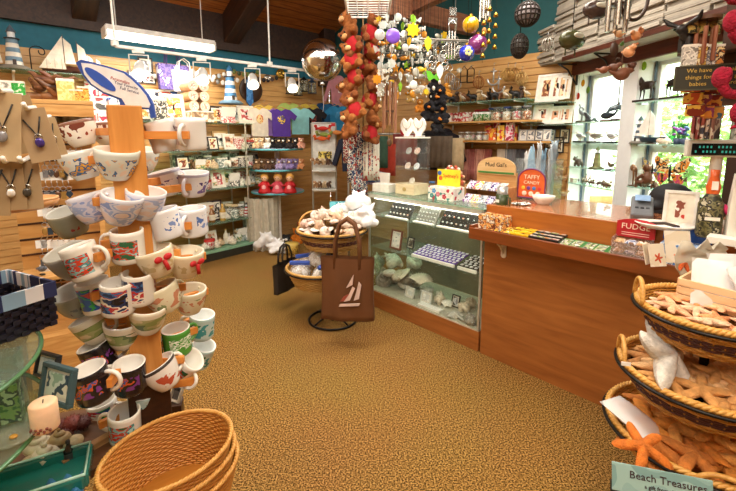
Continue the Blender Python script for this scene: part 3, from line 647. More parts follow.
def bust():
    o=empty('necklace_bust'); mb=MB(); out=[]
    pts=[(-.02,0),(.02,0),(.03,.02),(.062,.06),(.07,.1),(.055,.135),(.035,.155),(.0,.12),(-.035,.155),(-.055,.135),(-.07,.1),(-.062,.06),(-.03,.02)]
    mb.prism(pts,-.008,.008); mb.build('bust_body',mt('f7f5ef',.6),o,.005)
    n=MB(); n.tube([(.045*math.cos(a),-.012-.004*math.sin(a),.125+.06*math.sin(a)) for a in [PI+PI*i/14 for i in range(15)]],.0022,6); n.build('necklace',mt('b6a184',.3,.5),o)
    g=MB(); g.ell((0,-.015,.06),(.01,.005,.013)); g.build('pendant',mt('9d8f80',.3),o)
    f=MB(); f.box((0,.02,.004),(.06,.06,.008)); f.build('foot',WHITE,o); return o
for x,l in ((-.065,'white necklace bust with round pendant on top of the tower, nearer the wind chime'),(.065,'white necklace bust on the counter side of the tower top')): put(bust,(),pT+FC.d*x+V((0,0,.49)),FC.rz+.1,l,'necklace bust','necklace busts on the tower')
def traybox(w,d,h,c):
    o=empty('paper_tray'); b=MB()
    for cc,s in (((0,0,.006),(w,d,.012)),((-w/2,0,h/2),(.01,d,h)),((w/2,0,h/2),(.01,d,h)),((0,-d/2,h/2),(w,.01,h)),((0,d/2,h/2),(w,.01,h))): b.box(cc,s)
    b.build('tray',mt(c),o,.002); p=MB(); p.box((0,0,h*.55),(w*.86,d*.86,h*.7)); p.build('paper_stack',PAPER,o); return o
put(traybox,(.2,.14,.07,'e2dfd6'),FC.on(386,189,-.14,T),FC.rz,'white tray of papers on the glass case beside the acrylic tower','tray')
put(card,(.12,.15,('f5f2ea','efe9dc','f7f4ee')),FC.on(384,181,-.27,T),FC.rz,'blank white scalloped card standing behind the white paper tray','card')
def yellow():
    o=empty('flower_box'); b=MB(); b.box((0,0,.05),(.24,.15,.1)); b.build('box_body',pic(('f2efe6','f5f2ea','f0ece2','c0364a','3f8d86','f3efe8','efe9dd','f5f2ea','e9d9d9','f2efe6'),44,vor=True),o,.003)
    for i,(x,z,c) in enumerate(((-.08,.03,'3f8d86'),(-.02,.045,'d97a8a'),(.04,.03,'c02f48'),(.09,.05,'e2e0d6'),(-.06,.07,'5a9ad0'))):
        f=MB()
        for k in range(5): a=2*PI*k/5; f.ell((x+.012*math.cos(a),-.078,z+.012*math.sin(a)),(.009,.002,.009),0,8)
        f.build('flower',mt(c),o)
    return o
pS=FC.on(446,194,-.15,T); put(yellow,(),pS,FC.rz,'white floral paper box on the glass case under the yellow sign','box')
s=empty('brand_sign'); b=MB(); b.box((0,0,.065),(.2,.008,.13)); b.build('sign_board',mt('f0de2e',.6),s,.001)
text("Sydney's",.04,mt('d0432c'),s,(.02,-.006,.08)); 
for x,z,c in ((-.08,.1,'3a62b0'),(-.07,.06,'e0662a')): m=MB(); m.ell((x,-.005,z),(.018,.002,.018)); m.build('dot',mt(c),s)
s.location=pS+V((0,0,.102))+FC.n*(-.03); s.rotation_euler=(0,0,FC.rz+.12); tag(s,"small yellow sign reading Sydney's standing on the floral box",'sign')
for k,(c,c2) in enumerate((('d98a9a','efd0d6'),('6a8ac4','b9cbe6'),('c9506a','e9b0bc'),('e9e6ee','c9c4d9'),('4f74b0','a9bede'))):
    put(packet,(.2,.2,.028,(c,c2,c),10,'folded_scarf'),FC.on(374,186,-.43,T)+V((0,0,.026*k)),FC.rz+.15*k,['pink','blue','rose','white','deep blue'][k]+' folded scarf in the pile on the far end of the glass case','scarf','folded scarves on the glass case')
def wreath():
    o=empty('button_wreath'); rn=random.Random(5)
    for mi,c in enumerate(('c8583c','e2b48a','efe6d8')):
        m=MB()
        for i in range(24): a=rn.random()*2*PI; r=.085+rn.uniform(-.03,.035); m.ell((r*math.cos(a),rn.uniform(-.02,.02),.12+r*math.sin(a)),(.016,.012,.016),0,8)
        m.build('bead',mt(c,.4),o)
    m=MB(); m.tube([(.085*math.cos(a),0,.12+.085*math.sin(a)) for a in [2*PI*i/30 for i in range(30)]],.02,8,closed=True); m.build('ring',mt('8a5a3a'),o); return o
put(wreath,(),FC.on(452,172,-.42,T),FC.rz,'round wreath of coral and cream beads behind the yellow sign','wreath')
put(jar,(.03,.11,'3a6aa0',('f1efe8','9fb8d0','e8e4da')),FC.on(432,188,-.3,T),FC.rz,'small jar with a blue lid between the tower and floral box','jar')
def archrack():
    o=empty('sweet_rack'); b=MB(); out=[(-.16,0),(.16,0),(.16,.05)]+[(.16*math.cos(a),.05+.085*math.sin(a)) for a in [PI*i/16 for i in range(1,16)]]+[(-.16,.05)]
    b.prism(out,-.008,.008,0,TR(0,.06,.2)); ab=b.build('arched_board',wood('c8a06a','dcbb8a'),o,.002)
    m=MB(); m.box((0,.05,.215),(.3,.004,.014)); m.build('green_strip',mt('3f7d3a'),ab)
    text("Mud Gal's",.045,mt('3a2a1c'),ab,(0,.05,.275)); 
    f=MB()
    for cc,s in (((-.17,0,.06),(.012,.2,.12)),((.17,0,.06),(.012,.2,.12)),((0,.07,.12),(.34,.012,.2)),((0,0,.006),(.34,.2,.012)),((0,-.02,.1),(.34,.16,.008))): f.box(cc,s,0)
    f.build('rack',wood('b98a54','d2a873'),o,.002)
    return o
pR=FC.on(491,196,-.33,T); put(archrack,(),pR,FC.rz,'wooden sweet rack with an arched name board on the glass case','rack')
for r in range(2):
    for j in range(5):
        put(packet,(.062,.09,.03,[('7a3f8a','f1e9f3','3a2a4a'),('c8323a','f5efe6','e8b83a'),('f2efe8','a7adb5','59606c'),('4a3a72','e9e4ee','8a7ab0'),('d9d4cc','5a4a3a','f2efe6')][j],45,'cookie_packet'),pR+FC.d*(-.13+.065*j)+FC.n*(.06+.05*r)+V((0,0,.11-.098*r)),FC.rz,['purple','red','grey','violet','tan'][j]+' wrapped sweet packet on the '+('upper tier' if r==0 else 'lower tier')+' of the arched wooden rack','packet','packets on the wooden rack',tilt=RX(.7))
def penmug():
    o=empty('pen_mug'); b=MB(); b.lathe([(0,.0),(.036,0),(.042,.01),(.042,.1),(.038,.1),(.036,.012),(0,.012)],20); b.build('mug_body',mt('3d4a26',.35),o)
    h=MB(); h.tube([(.04,0,.085),(.07,0,.08),(.072,0,.03),(.04,0,.02)],.006,8); h.build('handle',mt('3d4a26',.35),o)
    l=MB(); l.box((0,-.0425,.055),(.03,.002,.02)); l.build('paper_label',PAPER,o)
    g=MB(); g.lathe([(.036,.1),(.036,.15),(.0,.15)],16); g.build('mesh_cup',mt('b9bcbc',.3,.6),o); return o
put(penmug,(),FC.on(502,203,-.09,T),FC.rz-.3,'dark green mug holding a steel cup at the counter end of the glass case','mug')
def archsign():
    o=empty('sweet_bin'); w=.26
    for c,s in (((-w/2,0,.15),(.005,.2,.3)),((w/2,0,.15),(.005,.2,.3)),((0,.1,.15),(w,.005,.3)),((0,-.1,.15),(w,.005,.3)),((0,0,.003),(w,.2,.006))):
        p=MB(); p.box(c,s); p.build('clear_panel',glass('f6f9fa',.05,.08),o)
    a=MB(); out=[(-.1,.02),(.1,.02),(.1,.15)]+[(.1*math.cos(t),.15+.08*math.sin(t)) for t in [PI*i/14 for i in range(1,14)]]+[(-.1,.15)]
    a.prism(out,-.108,-.104); al=a.build('arched_label',mt('d9622a',.5),o)
    a=MB(); a.tube([(x,-.109,z) for x,z in out],.005,6,closed=True); a.build('label_border',mt('7a2f6a'),al)
    text('TAFFY',.042,mt('f7e9c9'),al,(0,-.1095,.17)); text('CANDY',.034,mt('f7e9c9'),al,(0,-.1095,.13))
    for i,c in enumerate(('e8c03a','6a3f9a','3f7ac0','d03a3a')): m=MB(); m.ell((-.06+.04*i,-.109,.09),(.014,.002,.014)); m.build('sweet_picture',mt(c),al)
    for i in range(3): m=MB(); m.ell((-.05+.05*i,-.109,.05),(.018,.002,.018)); m.build('sweet_picture',mt('f3e4cf'),al)
    return o
pB=FC.on(537,201,-.5,ZC); put(archsign,(),pB,FC.rz,'clear taffy bin with an arched orange label on the counter','sweet bin')
def crinkle(c,w,h,seed):
    rn=random.Random(seed); mb=MB(); n=10; vs=[]
    for i in range(n+1):
        for j in range(7):
            u=j/6*2-1; z=h*i/n; vs.append((u*w/2*(.7+.3*math.sin(3*i/n+seed)),rn.uniform(-.02,.02)*(i/n),z+ (rn.uniform(-.03,.03) if i==n else 0)))
    fs=[(i*7+j,i*7+j+1,i*7+j+8,i*7+j+7) for i in range(n) for j in range(6)]; mb.add(vs,fs,0,True); o=mb.build('plastic_bag',glass(c,.55,.25)); s=o.modifiers.new('s','SOLIDIFY'); s.thickness=.004; return o
for i,(c,x) in enumerate((('ffffff',-.1),('bfe0f2',-.06),('f2f6f8',-.02),('a9cfe6',.03),('ffffff',.07),('c9dce8',.1))):
    put(crinkle,(c,.07,.34+.03*(i%3),i),pB+FC.d*x+FC.n*(-.02+.03*(i%2)-.01)+V((0,0,.008)),FC.rz+.3*i,nth(i)+' crinkled plastic sweet bag counted from the tower side, standing in the taffy bin','plastic bag','plastic bags in the taffy bin')
def bowl(r,h,c):
    b=MB(); b.lathe([(0,0),(r*.5,0),(r*.55,.006),(r*.9,h*.6),(r,h),(r*.95,h),(r*.85,h*.6),(r*.5,.012),(0,.012)],28); return b.build('bowl',mt(c,.3,coat=.3))
put(bowl,(.075,.06,'ece8df'),FC.on(543,206,-.3,ZC),0,'white round bowl on the counter in front of the taffy bin','bowl')
for i,(px,py) in enumerate(((521,206),(526,203),(517,203),(524,209))): put(packet,(.07,.05,.02,('d8dbd6','4a4a3a','f2f0ea'),40,'foil_packet'),FC.on(px,py,-.14-.04*(i%2),ZC),FC.rz+.6*i,'silver and olive foil packet lying on the counter, '+['nearest the mug','touching the bowl','behind the other foil packets','at the counter edge'][i],'packet','foil packets beside the bowl')
put(package,(.06,.02,.05,('c8a070','a9825a','d8b88a')),FC.on(516,193,-.45,ZC),FC.rz,'tiny tan box on the counter behind the green mug','box')
# ---- sweets on the ledge
ZL=.945
def magnet(w,d,edge,cols):
    o=empty('picture_magnet' if edge!='f2c21f' else 'toffee_packet'); b=MB(); b.box((0,0,.007),(w,d,.014)); b.build('backing',mt(edge,.35,coat=.3),o,.003); p=MB(); p.box((0,.0,.0145),(w*.78,d*.6,.002)); p.build('printed_front',pic(cols,40,.25,coat=.4),o); return o
def row(px0,px1,py0,py1,n,rows,w,d,cols,labf,name,h=.012,o0=.115,do=.045,tilt=None):
    for r in range(rows):
        for j in range(n):
            t=(j+.5)/n; a=FC.u(FC.hit(px0,py0,.08)); b=FC.u(FC.hit(px1,py1,.08)); u=a+(b-a)*t
            put(*((magnet,(w*.95,d*.9,cols[0][0],cols[(j+r)%len(cols)][1:])) if name!='sweet_bar' else (packet,(w,d,h,cols[(j+r)%len(cols)],60,name))),FC.at(u,o0-do*r,ZL+.004+.006*r),FC.rz,labf(j,r),'packet',name.replace('_',' ')+'s on the ledge',tilt=tilt)
rown=['front','middle','back']
def pkbox(w,d,h):
    o=empty('orange_sweet_box'); return o
for r in range(2):
    for j in range(3):
        for z in range(2):
            put(carton,(.055,.05,.045,('d9772e','f0c27a','7a3a1c','efe3cf'),40,'caramel_box'),FC.at(.055+.062*j,.09-.075*r,ZL+.002+.047*z),FC.rz,'orange caramel box on the ledge end, '+rown[r*2]+' row, '+nth(j)+' along, '+('upper' if z else 'lower')+' layer','box','orange caramel boxes on the ledge')
row(500,514,229,231,5,2,.03,.075,[('e0522a','f3d25a','7a2a1c'),('f0c23a','3a2a1c','f6eed8'),('d98a2e','4a2a1c','f3d25a')],lambda j,r:'yellow and red sweet bar, '+nth(j)+' from the caramel boxes, '+rown[r*2]+' row','sweet_bar',.014,.11,.075)
row(513,533,230,233,4,3,.045,.042,[('f2c21f','2a1c12','f2c21f'),('f2c21f','2a1c12','f2c21f','f6d552')],lambda j,r:'black and yellow toffee packet, '+nth(j)+' along, '+rown[r]+' row','toffee_packet',.014,.115,.05)
row(532,562,233,238,4,3,.05,.042,[('1c1814','e8e4da','c23a2a'),('2a2622','d9d4c8','8fae3c'),('1c1814','cfc9bd','d98a3a')],lambda j,r:'black picture magnet with a pale print, '+nth(j)+' along, '+rown[r]+' row','picture_magnet',.01,.115,.05)
def postcard(w,d,c1,cols):
    o=empty('postcard'); b=MB(); b.box((0,0,.002),(w,d,.003)); b.build('card',mt(c1),o); p=MB()
    for i in range(2): p.box((-w*.23+i*w*.46,0,.0045),(w*.38,d*.75,.002))
    p.build('photograph',pic(cols,28),o); return o
uP=FC.u(FC.hit(561,240,.075))+.06
for j in range(3): put(postcard,(.125,.13,'2e7a3c',('e9e6df','2a2a22','9ab06a','c9ccc4','1f1d1a')),FC.at(uP+.125*j,.075,ZL+.001),FC.rz,['green bordered photo card next to the black magnets','middle green bordered photo card on the ledge','green bordered photo card next to the fudge box'][j],'postcard','green photo cards on the ledge',tilt=RX(.12))
def fudge():
    o=empty('fudge_display'); w=.2
    for c,s in (((-w/2,0,.055),(.006,.13,.11)),((w/2,0,.055),(.006,.13,.11)),((0,-.065,.04),(w,.006,.08)),((0,.065,.08),(w,.006,.16)),((0,0,.003),(w,.13,.006))):
        p=MB(); p.box(c,s); p.build('clear_panel',glass('efe6e2',.15,.05),o)
    b=MB(); b.prism([(-.105,.1),(.105,.1),(.105,.2),(.06,.215),(0,.222),(-.06,.215),(-.105,.2)],.05,.058); hc=b.build('header_card',mt('b81f2a',.45),o)
    text('FUDGE',.05,mt('f6e6d0'),hc,(0,.046,.17)); 
    for z in (.13,.116): m=MB(); m.box((0,.0485,z),(.15,.001,.004)); m.build('small_print',mt('f0cfc0'),hc)
    return o
uF=FC.u(FC.hit(632,248,.075)); pF=FC.at(uF,.075,ZL); put(fudge,(),pF,FC.rz+.05,'clear fudge box with a red header card on the ledge','fudge box',None,.82)
for r in range(3):
    for j in range(3):
        put(packet,(.048,.04,.024,[('8a6a4a','c9a070','e8dccb'),('4a5a86','c9cbd8','7a5238'),('b98a5a','efe2cf','6a4228')][j],40,'fudge_packet'),pF+FC.d*(-.05+.05*j)+FC.n*(.024-.024*(r%2))+V((0,0,.01+.025*r)),FC.rz,'wrapped fudge slab in the red-headed box, '+['counter side','centre','basket side'][j]+', '+['bottom','middle','top'][r]+' layer','packet','fudge slabs in the fudge box',tilt=RX(.25))
def bluebox():
    o=empty('blue_sweet_display'); b=MB(); b.box((0,0,.05),(.17,.12,.1)); b.build('box_body',pic(('2a5aa0','dfe6ee','3f78c0','9fb8d8'),30),o,.002)
    h=MB(); h.prism([(-.095,.1),(.095,.1),(.095,.15),(.05,.165),(-.05,.165),(-.095,.15)],.05,.056); h.build('header_card',mt('2c5cae',.4),o); return o
put(bluebox,(),FC.at(uF+.21,.07,ZL),FC.rz,'blue sweet box with a blue header card next to the fudge box','sweet box')
for j in range(5): put(packet,(.035,.075,.02,('5a8ad0','e9eef4','2c4c8e'),50,'blue_sweet_packet'),FC.at(uF+.145+.036*j,.122,ZL+.03),FC.rz,nth(j)+' blue wrapped packet leaning on the blue sweet box, from the fudge side','packet','blue packets by the blue box',tilt=RX(1.0))
# ---- on the counter top towards the till
def terminal():
    o=empty('card_terminal'); R=RX(.45); b=MB(); b.box((0,0,.05),(.11,.2,.055),0,R); cs=b.build('case',mt('6d7075',.4),o,.012)
    s=MB(); s.box((0,.04,.101),(.075,.06,.004),0,R); s.build('screen',mt('8fb0d8',.15),cs,.002); k=MB()
    for i in range(3):
        for j in range(3): k.box((-.026+.026*i,-.03-.022*j+.0,.062-.011*j+.016),(.017,.013,.006),0,R)
    k.build('key',mt('2a2c30'),cs); f=MB(); f.box((0,.02,.018),(.09,.13,.036)); f.build('foot',mt('3a3c40'),o,.006); return o
pt=Gz(641,216,ZC); put(terminal,(),pt,FC.rz+.25,'grey card terminal with a small blue screen on the counter','card terminal')
def till():
    o=empty('bag_stand'); b=MB(); b.ell((0,0,.11),(.15,.1,.12)); b.ell((.1,.02,.07),(.13,.09,.08)); b.ell((-.08,-.02,.05),(.08,.1,.05)); b.build('cloth',mt('16161a',.7,bump=.3,bscale=20),o,remesh=.012)
    s=MB(); s.box((.06,0,.015),(.3,.2,.03)); s.build('base_plate',mt('2a2a2e'),o,.004); return o
put(till,(),Gz(670,213,ZC),FC.rz,'black cloth covered hump of the till on the counter behind the card terminal','till',None,.8)
put(picture,(.14,.19,'eceae4',('c83a30','e8dccb','8a4a3a','f3efe6'),.1,'acrylic_sign',16,.5),Gz(678,228,ZC),FC.rz+.1,'white framed red picture card standing by the till','sign')
def papers():
    o=empty('paper_plate'); b=MB(); b.lathe([(0,.0),(.09,.004),(.13,.025),(.128,.03),(.09,.01),(0,.006)],28,0,None,1,.7); b.build('plate',mt('f4efe6',.4),o); t=MB(); t.tube([(-.06,0,.02),(0,.01,.028),(.06,-.005,.02)],.008,8); t.build('pen',mt('3a2a22'),o); return o
put(papers,(),Gz(664,229,ZC),FC.rz,'white oval dish holding a dark pen in front of the picture card','dish')
for i in range(2): put(carton,(.12,.09,.03,('efece4','f6f4ee','e2ded2'),8,'paper_pad'),Gz(662,232,ZC)+V((0,0,.0))+FC.d*(.24+.14*i)+FC.n*.06,FC.rz+.1*i,['white paper pad on the counter beyond the dish','second white paper pad nearest the camouflage bottle'][i],'paper pad')
def poledisplay():
    o=empty('customer_display'); b=MB(); b.cyl((0,0,0),(0,0,.36),.028,.026,16); b.build('pole',mt('d8d3c4',.4),o); b=MB(); b.lathe([(0,0),(.09,0),(.085,.02),(.03,.035)],24); b.build('base',mt('d8d3c4',.4),o)
    h=MB(); h.box((0,0,.40),(.27,.08,.09)); hs=h.build('housing',mt('d9d5c8',.4),o,.006); s=MB(); s.box((0,-.042,.395),(.235,.004,.06)); s.build('screen',mt('10201f',.1),hs)
    t=MB()
    for r in range(2):
        for i in range(14):
            if (i*7+r*3)%5: t.box((-.1+.0155*i,-.0445,.407-.024*r),(.007,.001,.011))
    t.build('digit',emis('2f9a8a',.5),hs); return o
pp=Gz(714,226,ZC); put(poledisplay,(),pp+V((0.02,.06,0)),FC.rz+.35,'beige pole display with a dark green-lit screen beside the till','customer display')
pd=pp+V((0.02,.06,.446))
for i in range(5): put(book,(.12,.16,.014,[('8a3a3a','d8c8b0','3a2a3a'),('5a4a6a','c8b0a0','8a3a3a'),('a04a3a','efe6d8','3a3a4a'),('6a3a4a','d8c8b8','2a2a3a'),('8a5a4a','e8dcc8','4a3a3a')][i]),pd+(RZ(FC.rz+.35)@V((-.1+.02*i,0,0))),FC.rz+.35+1.1,nth(i)+' dark red booklet from the window side, standing on the pole display','booklet','booklets on the pole display')
put(package,(.1,.06,.14,('f1ede4','d8d4c8','8a8a80','e8e4da')),pd+(RZ(FC.rz+.35)@V((.1,0,0))),FC.rz+.35,'white printed box standing on the pole display beside the booklets','box')
def camo():
    o=empty('bottle_holder'); b=MB(); b.lathe([(0,0),(.055,.002),(.062,.02),(.062,.2),(.03,.26),(.028,.27)],20); b.build('sleeve',pic(('2a2a1c','4a4a2e','6f6a44','1c1c14','b9b39a'),26),o)
    t=MB(); t.lathe([(.03,.26),(.036,.3),(.02,.36),(.022,.4),(0,.4)],16); t.build('orange_bottle',mt('d8622a',.35),o); l=MB(); l.box((0,-.035,.31),(.03,.004,.05)); l.build('paper_label',PAPER,o)
    s=MB(); s.tube([(.05,-.02,.2),(.09,-.03,.14),(.085,-.02,.08)],[.012,.02,.012],8); s.build('pink_tassel',mt('d02a6a'),o)
    w=MB(); w.box((0,-.0625,.12),(.07,.002,.02)); w.build('white_logo',mt('e8e4da'),o); return o
put(camo,(),Gz(707,237,ZC),-.5,'camouflage bottle sleeve with an orange bottle and pink tassel','bottle',None,.78)
def paperbag(w,d,h,c):
    o=empty('paper_bag'); b=MB(); n=6
    prof=[(1,0),(1,.5),(.92,.9),(.9,1)]; vs=[]
    for s,z in prof: vs+= [(-w/2*s,-d/2*s*(1-.5*z),z*h),(w/2*s,-d/2*s*(1-.5*z),z*h),(w/2*s,d/2*s*(1-.5*z),z*h),(-w/2*s,d/2*s*(1-.5*z),z*h)]
    fs=[(j*4+i,j*4+(i+1)%4,j*4+4+(i+1)%4,j*4+4+i) for j in range(3) for i in range(4)]+[(0,1,2,3)]; b.add(vs,fs); b.build('bag_body',mt(c,.8,0,.06,bump=.2,bscale=25),o)
    f=MB(); f.box((0,-d/2*.98,h*.45),(w*.6,.002,h*.2)); f.build('printed_panel',mt('e9e7e0'),o); return o
for i,(px,py) in enumerate(((748,243),(762,250))): put(paperbag,(.16,.1,.3,'e6e2d8'),Gz(px,py,ZC),-.6-.2*i,['white paper bag standing on the counter next to the camouflage bottle','white paper bag at the frame edge behind the first'][i],'paper bag','white paper bags on the counter')
def parcel(w,h):
    o=packet(w,h,.035,('f2f2f4','ffffff','e6e8ea'),10,'gift_bag'); o.data.materials[0]=glass('fbfbfc',.5,.12); return o
# ================================================================== STARFISH STAND AT THE RIGHT
def mkstand(R,zs,X,Y,base=True):
    o=empty('basket_stand'); b=MB(); b.cyl((0,0,0),(0,0,max(zs)+.02),.014,n=12); b.build('pole',WIRE,o)
    b=MB(); b.tube([(R*.8*math.cos(a),R*.8*math.sin(a),.012) for a in [2*PI*i/40 for i in range(40)]],.009,8,closed=True)
    for k in range(4): a=PI/4+PI*k/2; b.tube([(0,0,.1),(R*.4*math.cos(a),R*.4*math.sin(a),.05),(R*.8*math.cos(a),R*.8*math.sin(a),.012)],.007,6)
    b.build('ring_base',WIRE,o); return o
RBS=(.268,.245,.21); pc=V((1.165,1.30,0)); ZB=(.525,.745,.975)  # rim heights
st=mkstand(.3,[z-.15 for z in ZB],0,0); st.location=pc; tag(st,'black wire stand carrying the three starfish baskets','stand')
HB=.115
names=['bottom basket of orange starfish on the wire stand','middle basket of knobbly brown starfish on the wire stand','top basket holding starfish cards and boxes on the wire stand']
for i,z in enumerate(ZB):
    RB=RBS[i]; put(basket,(RB,HB,'c48a34','a9762f',('4a1f16',3,6) if i else None),pc+V((0,0,z-HB)),i*.7,names[i],'basket','wicker baskets on the starfish stand')
for i,z in enumerate(ZB): # handles are parts of each basket
    b=[o for o in bpy.data.objects if o.get('label')==names[i]][0]; h=MB(); a=2.75 if i else -2.0; RB=RBS[i]
    c=V((RB*math.cos(a-i*.7),RB*math.sin(a-i*.7),HB)); tdir=V((-math.sin(a-i*.7),math.cos(a-i*.7),0))
    h.tube([c+tdir*(.06*math.cos(t))+V((0,0,.075*math.sin(t) if i else .03*math.sin(t))) for t in [PI*k/14 for k in range(15)]],.008,8); h.build('handle',wood('b98033','e0b062','X',12),b)
SFC={0:['d9822b','e08f36','cf7424','c9782f','e29a48'],1:['e2a766','d59a58','edbd85','dca060','c98d50'],2:['e7a06a','efb98e','e6935a','f0c4a0']}
rs=random.Random(11); ofr={0:'bottom',1:'middle',2:'top'}
def heap(i,spots):
    n=0
    for (dx,dy,R,c,zz,tx,ty,lab) in spots:
        put(starfish,(100*i+n%6,R,c),pc+V((dx,dy,ZB[i]+zz)),rs.random()*6,lab,'starfish',ofr[i]+' basket starfish',tilt=RX(tx)@RY(ty)); n+=1
def ring_spots(i,count,R0,R1,rr,dz,lab):
    S=[]
    for k in range(count):
        a=2.39996*k; r=rr*math.sqrt((k+.5)/count); S.append((r*math.cos(a),r*math.sin(a),rs.uniform(R0,R1),rs.choice(SFC[i]),dz+.035*(1-r/rr)+.012*(k%3),rs.uniform(-.22,.22),rs.uniform(-.22,.22),lab))
    return S
heap(0,ring_spots(0,26,.09,.12,.19,-.045,'smooth orange starfish lying in the heap of the bottom basket'))
heap(1,ring_spots(1,30,.075,.1,.18,-.042,'knobbly tan starfish lying in the heap of the middle basket'))
heap(2,[s for s in ring_spots(2,26,.048,.065,.15,-.042,'small slender peach starfish in the top basket')])
q=Gz(641,450,.60); put(starfish,(7,.085,'d0701c'),V((q.x,q.y,.605)),.5,'large bright orange starfish lying topmost near the rim of the bottom basket','starfish',tilt=RX(.35)@RY(-.3))
q=Gz(655,345,.83); put(starfish,(9,.135,'e6e2da',.3,1.7),V((q.x,q.y-.01,.785)),.35,'big chalky white starfish leaning on the middle basket under the top one','starfish',tilt=RX(.9)@RY(.2))
q=Gz(682,262,1.05); put(starfish,(8,.05,'d4622a'),q+V((0,0,0)),.2,'orange starfish standing against a card in the top basket','starfish',tilt=RX(1.15))
q=Gz(658,258,1.05); put(starfish,(10,.022,'c9502a',.15),q,.1,'tiny red-orange starfish on a card at the rim of the top basket','starfish',tilt=RX(1.2))
for k,(px,py,w,h,t,rz) in enumerate(((667,268,.07,.09,.3,.15),(688,264,.1,.13,.3,-.1),(657,265,.05,.08,.25,.5))):
    q=Gz(px,py,ZB[2]); put(flatcard,(w*1.15,h*1.15,('eadfca','e6d8bd','efe6d4'),t),V((q.x,q.y+.05,ZB[2]-.01)),rz,['cream seaside card with a ragged edge behind the tiny starfish','tall cream card behind the standing orange starfish','narrow cream card at the edge of the top basket by its handle'][k],'card')
def cratebox(w,d,h):
    o=empty('wooden_crate'); b=MB()
    for k in range(3):
        z=h*(k+.5)/3
        for y in (-d/2,d/2): b.box((0,y,z),(w,.008,h/3-.004))
        for x in (-w/2,w/2): b.box((x,0,z),(.008,d,h/3-.004))
    b.build('slats',wood('dbb184','edcda3'),o,.001); p=MB(); p.box((0,0,.004),(w,d,.008)); p.build('bottom',wood('d0a679','e3bf92'),o); return o
q=Gz(725,292,1.03); ck=V((q.x+.02,q.y+.02,ZB[2]-.0)); put(cratebox,(.22,.17,.085),ck,-.95,'pale wooden crate of wrapped gifts in the top basket','crate')
for k,(dx,dy,c,h) in enumerate(((-.045,.01,'f4f4f6',.17),(.035,.03,'eef0f2',.2),(.02,-.04,'f7f7f8',.15))): put(parcel,(.11,h),ck+V((dx,dy,.07)),-.6+.5*k,['clear wrapped white parcel in the crate, nearest the counter','tall clear wrapped parcel at the back of the crate','small clear wrapped parcel at the front of the crate'][k],'gift bag',tilt=RX(.95))
q=Gz(722,262,1.1); put(crinkle,('e9e2d0',.22,.16,31),V((q.x+.05,q.y+.15,ZB[2]-.01)),.1,'large clear bag of shells behind the wooden crate','plastic bag')
q=Gz(628,415,.62); put(parcel,(.15,.17),V((q.x+.06,q.y+.07,.545)),.5,'clear plastic bag drooping over the rim of the bottom basket','plastic bag',tilt=RX(.25)@RY(.2))
b=MB(); b.box((0,0,0),(.03,.002,.014)); tag(b.build('price_tag',PAPER,loc=Gz(626,364,.775),rz=-.2),'small white price tag clipped to the middle basket rim','price tag')
def tagbundle():
    b=MB()
    for k in range(6): b.ell((.012*math.cos(k),.012*math.sin(k)*.6,.01*k-.03),(.013,.008,.012),0,8)
    return b.build('shell_charm',mt('f2ece0',.5))
q=Gy(732,417,1.12); put(tagbundle,(),q,0,'white shell charm hanging below the middle basket','charm')
sg=empty('basket_sign'); b=MB(); b.box((0,0,0),(.245,.004,.075)); sb_=b.build('sign_board',pic(('8fb5b2','9cc0bb','7fa6a4','8fb5b2'),7),sg,.001)
text('Beach Treasures',.028,mt('3b2a2e'),sb_,(.015,-.003,.012)); text('a gift from the sea',.014,mt('3b2a2e'),sb_,(.01,-.003,-.012)); text('starfish',.014,mt('3b2a2e'),sb_,(.02,-.003,-.028))
b=MB(); b.box((0,.004,-.03),(.25,.006,.03)); b.build('sign_holder',mt('1c1a18'),sg)
sg.location=Gy(661,485,1.0); sg.rotation_euler=(-.25,.0,-.32); sg.rotation_euler=(RZ(-.28)@RX(-.3)).to_euler(); tag(sg,'pale aqua sign reading Beach Treasures in front of the bottom basket','sign')
# ================================================================== SHELF OVER THE WINDOWS
ZSH=2.28
def overshelf():
    o=empty('wall_shelf'); inframe(o,FW); u0=-.55;u1=2.9
    b=MB(); b.box(((u0+u1)/2+.35,-.13,ZSH+.012),(u1-u0-.7,.26,.024)); b.build('board',mt('d9d9d6',.5),o); b=MB(); b.box(((u0+u1)/2+.35,-.268,ZSH+.014),(u1-u0-.7,.018,.04)); b.build('front_edge',wood('3b1b10','5a2b1a'),o)
    for u in (.02,.55,1.35,2.2):
        b=MB(); b.box((u,-.12,ZSH-.006),(.02,.22,.012)); b.box((u,-.012,ZSH-.11),(.02,.014,.2)); b.tube([(u,-.015,ZSH-.2),(u,-.12,ZSH-.06),(u,-.22,ZSH-.01)],.008,6); b.build('bracket',BLACK,o)
    return tag(o,'long white shelf with a dark edge above the windows','shelf')
overshelf()
def flatbox(w,d,h,c):
    b=MB(); b.box((0,0,h/2),(w,d,h)); b.box((0,-d/2+.004,h*.5),(w*.985,.012,h*.2)); return b.build('folded_box',mt(c,.8,0,.1,bump=.15),bev=.003)
BX=['a39b8e','b5ac9d','948c80','aca293']; rs=random.Random(21); u=-.34; st=0
for (w,n,nm) in ((.3,14,'first'),(.3,22,'second'),(.34,28,'third'),(.33,26,'fourth'),(.34,24,'fifth'),(.34,20,'sixth'),(.34,18,'seventh')):
    z=ZSH+.026
    for k in range(n):
        h=.024+.004*(k%2); put(flatbox,(w-.02,.23-.005*(k%3),h,BX[(k+st)%4]),FW.at(u+w/2,.135+.02*rs.uniform(-1,1),z),FW.rz+rs.uniform(-.05,.05),'folded sand-grey box, '+nth(k)+' up the '+nm+' stack above the windows','gift box','folded boxes stacked above the windows'); z+=h
    u+=w; st+=1
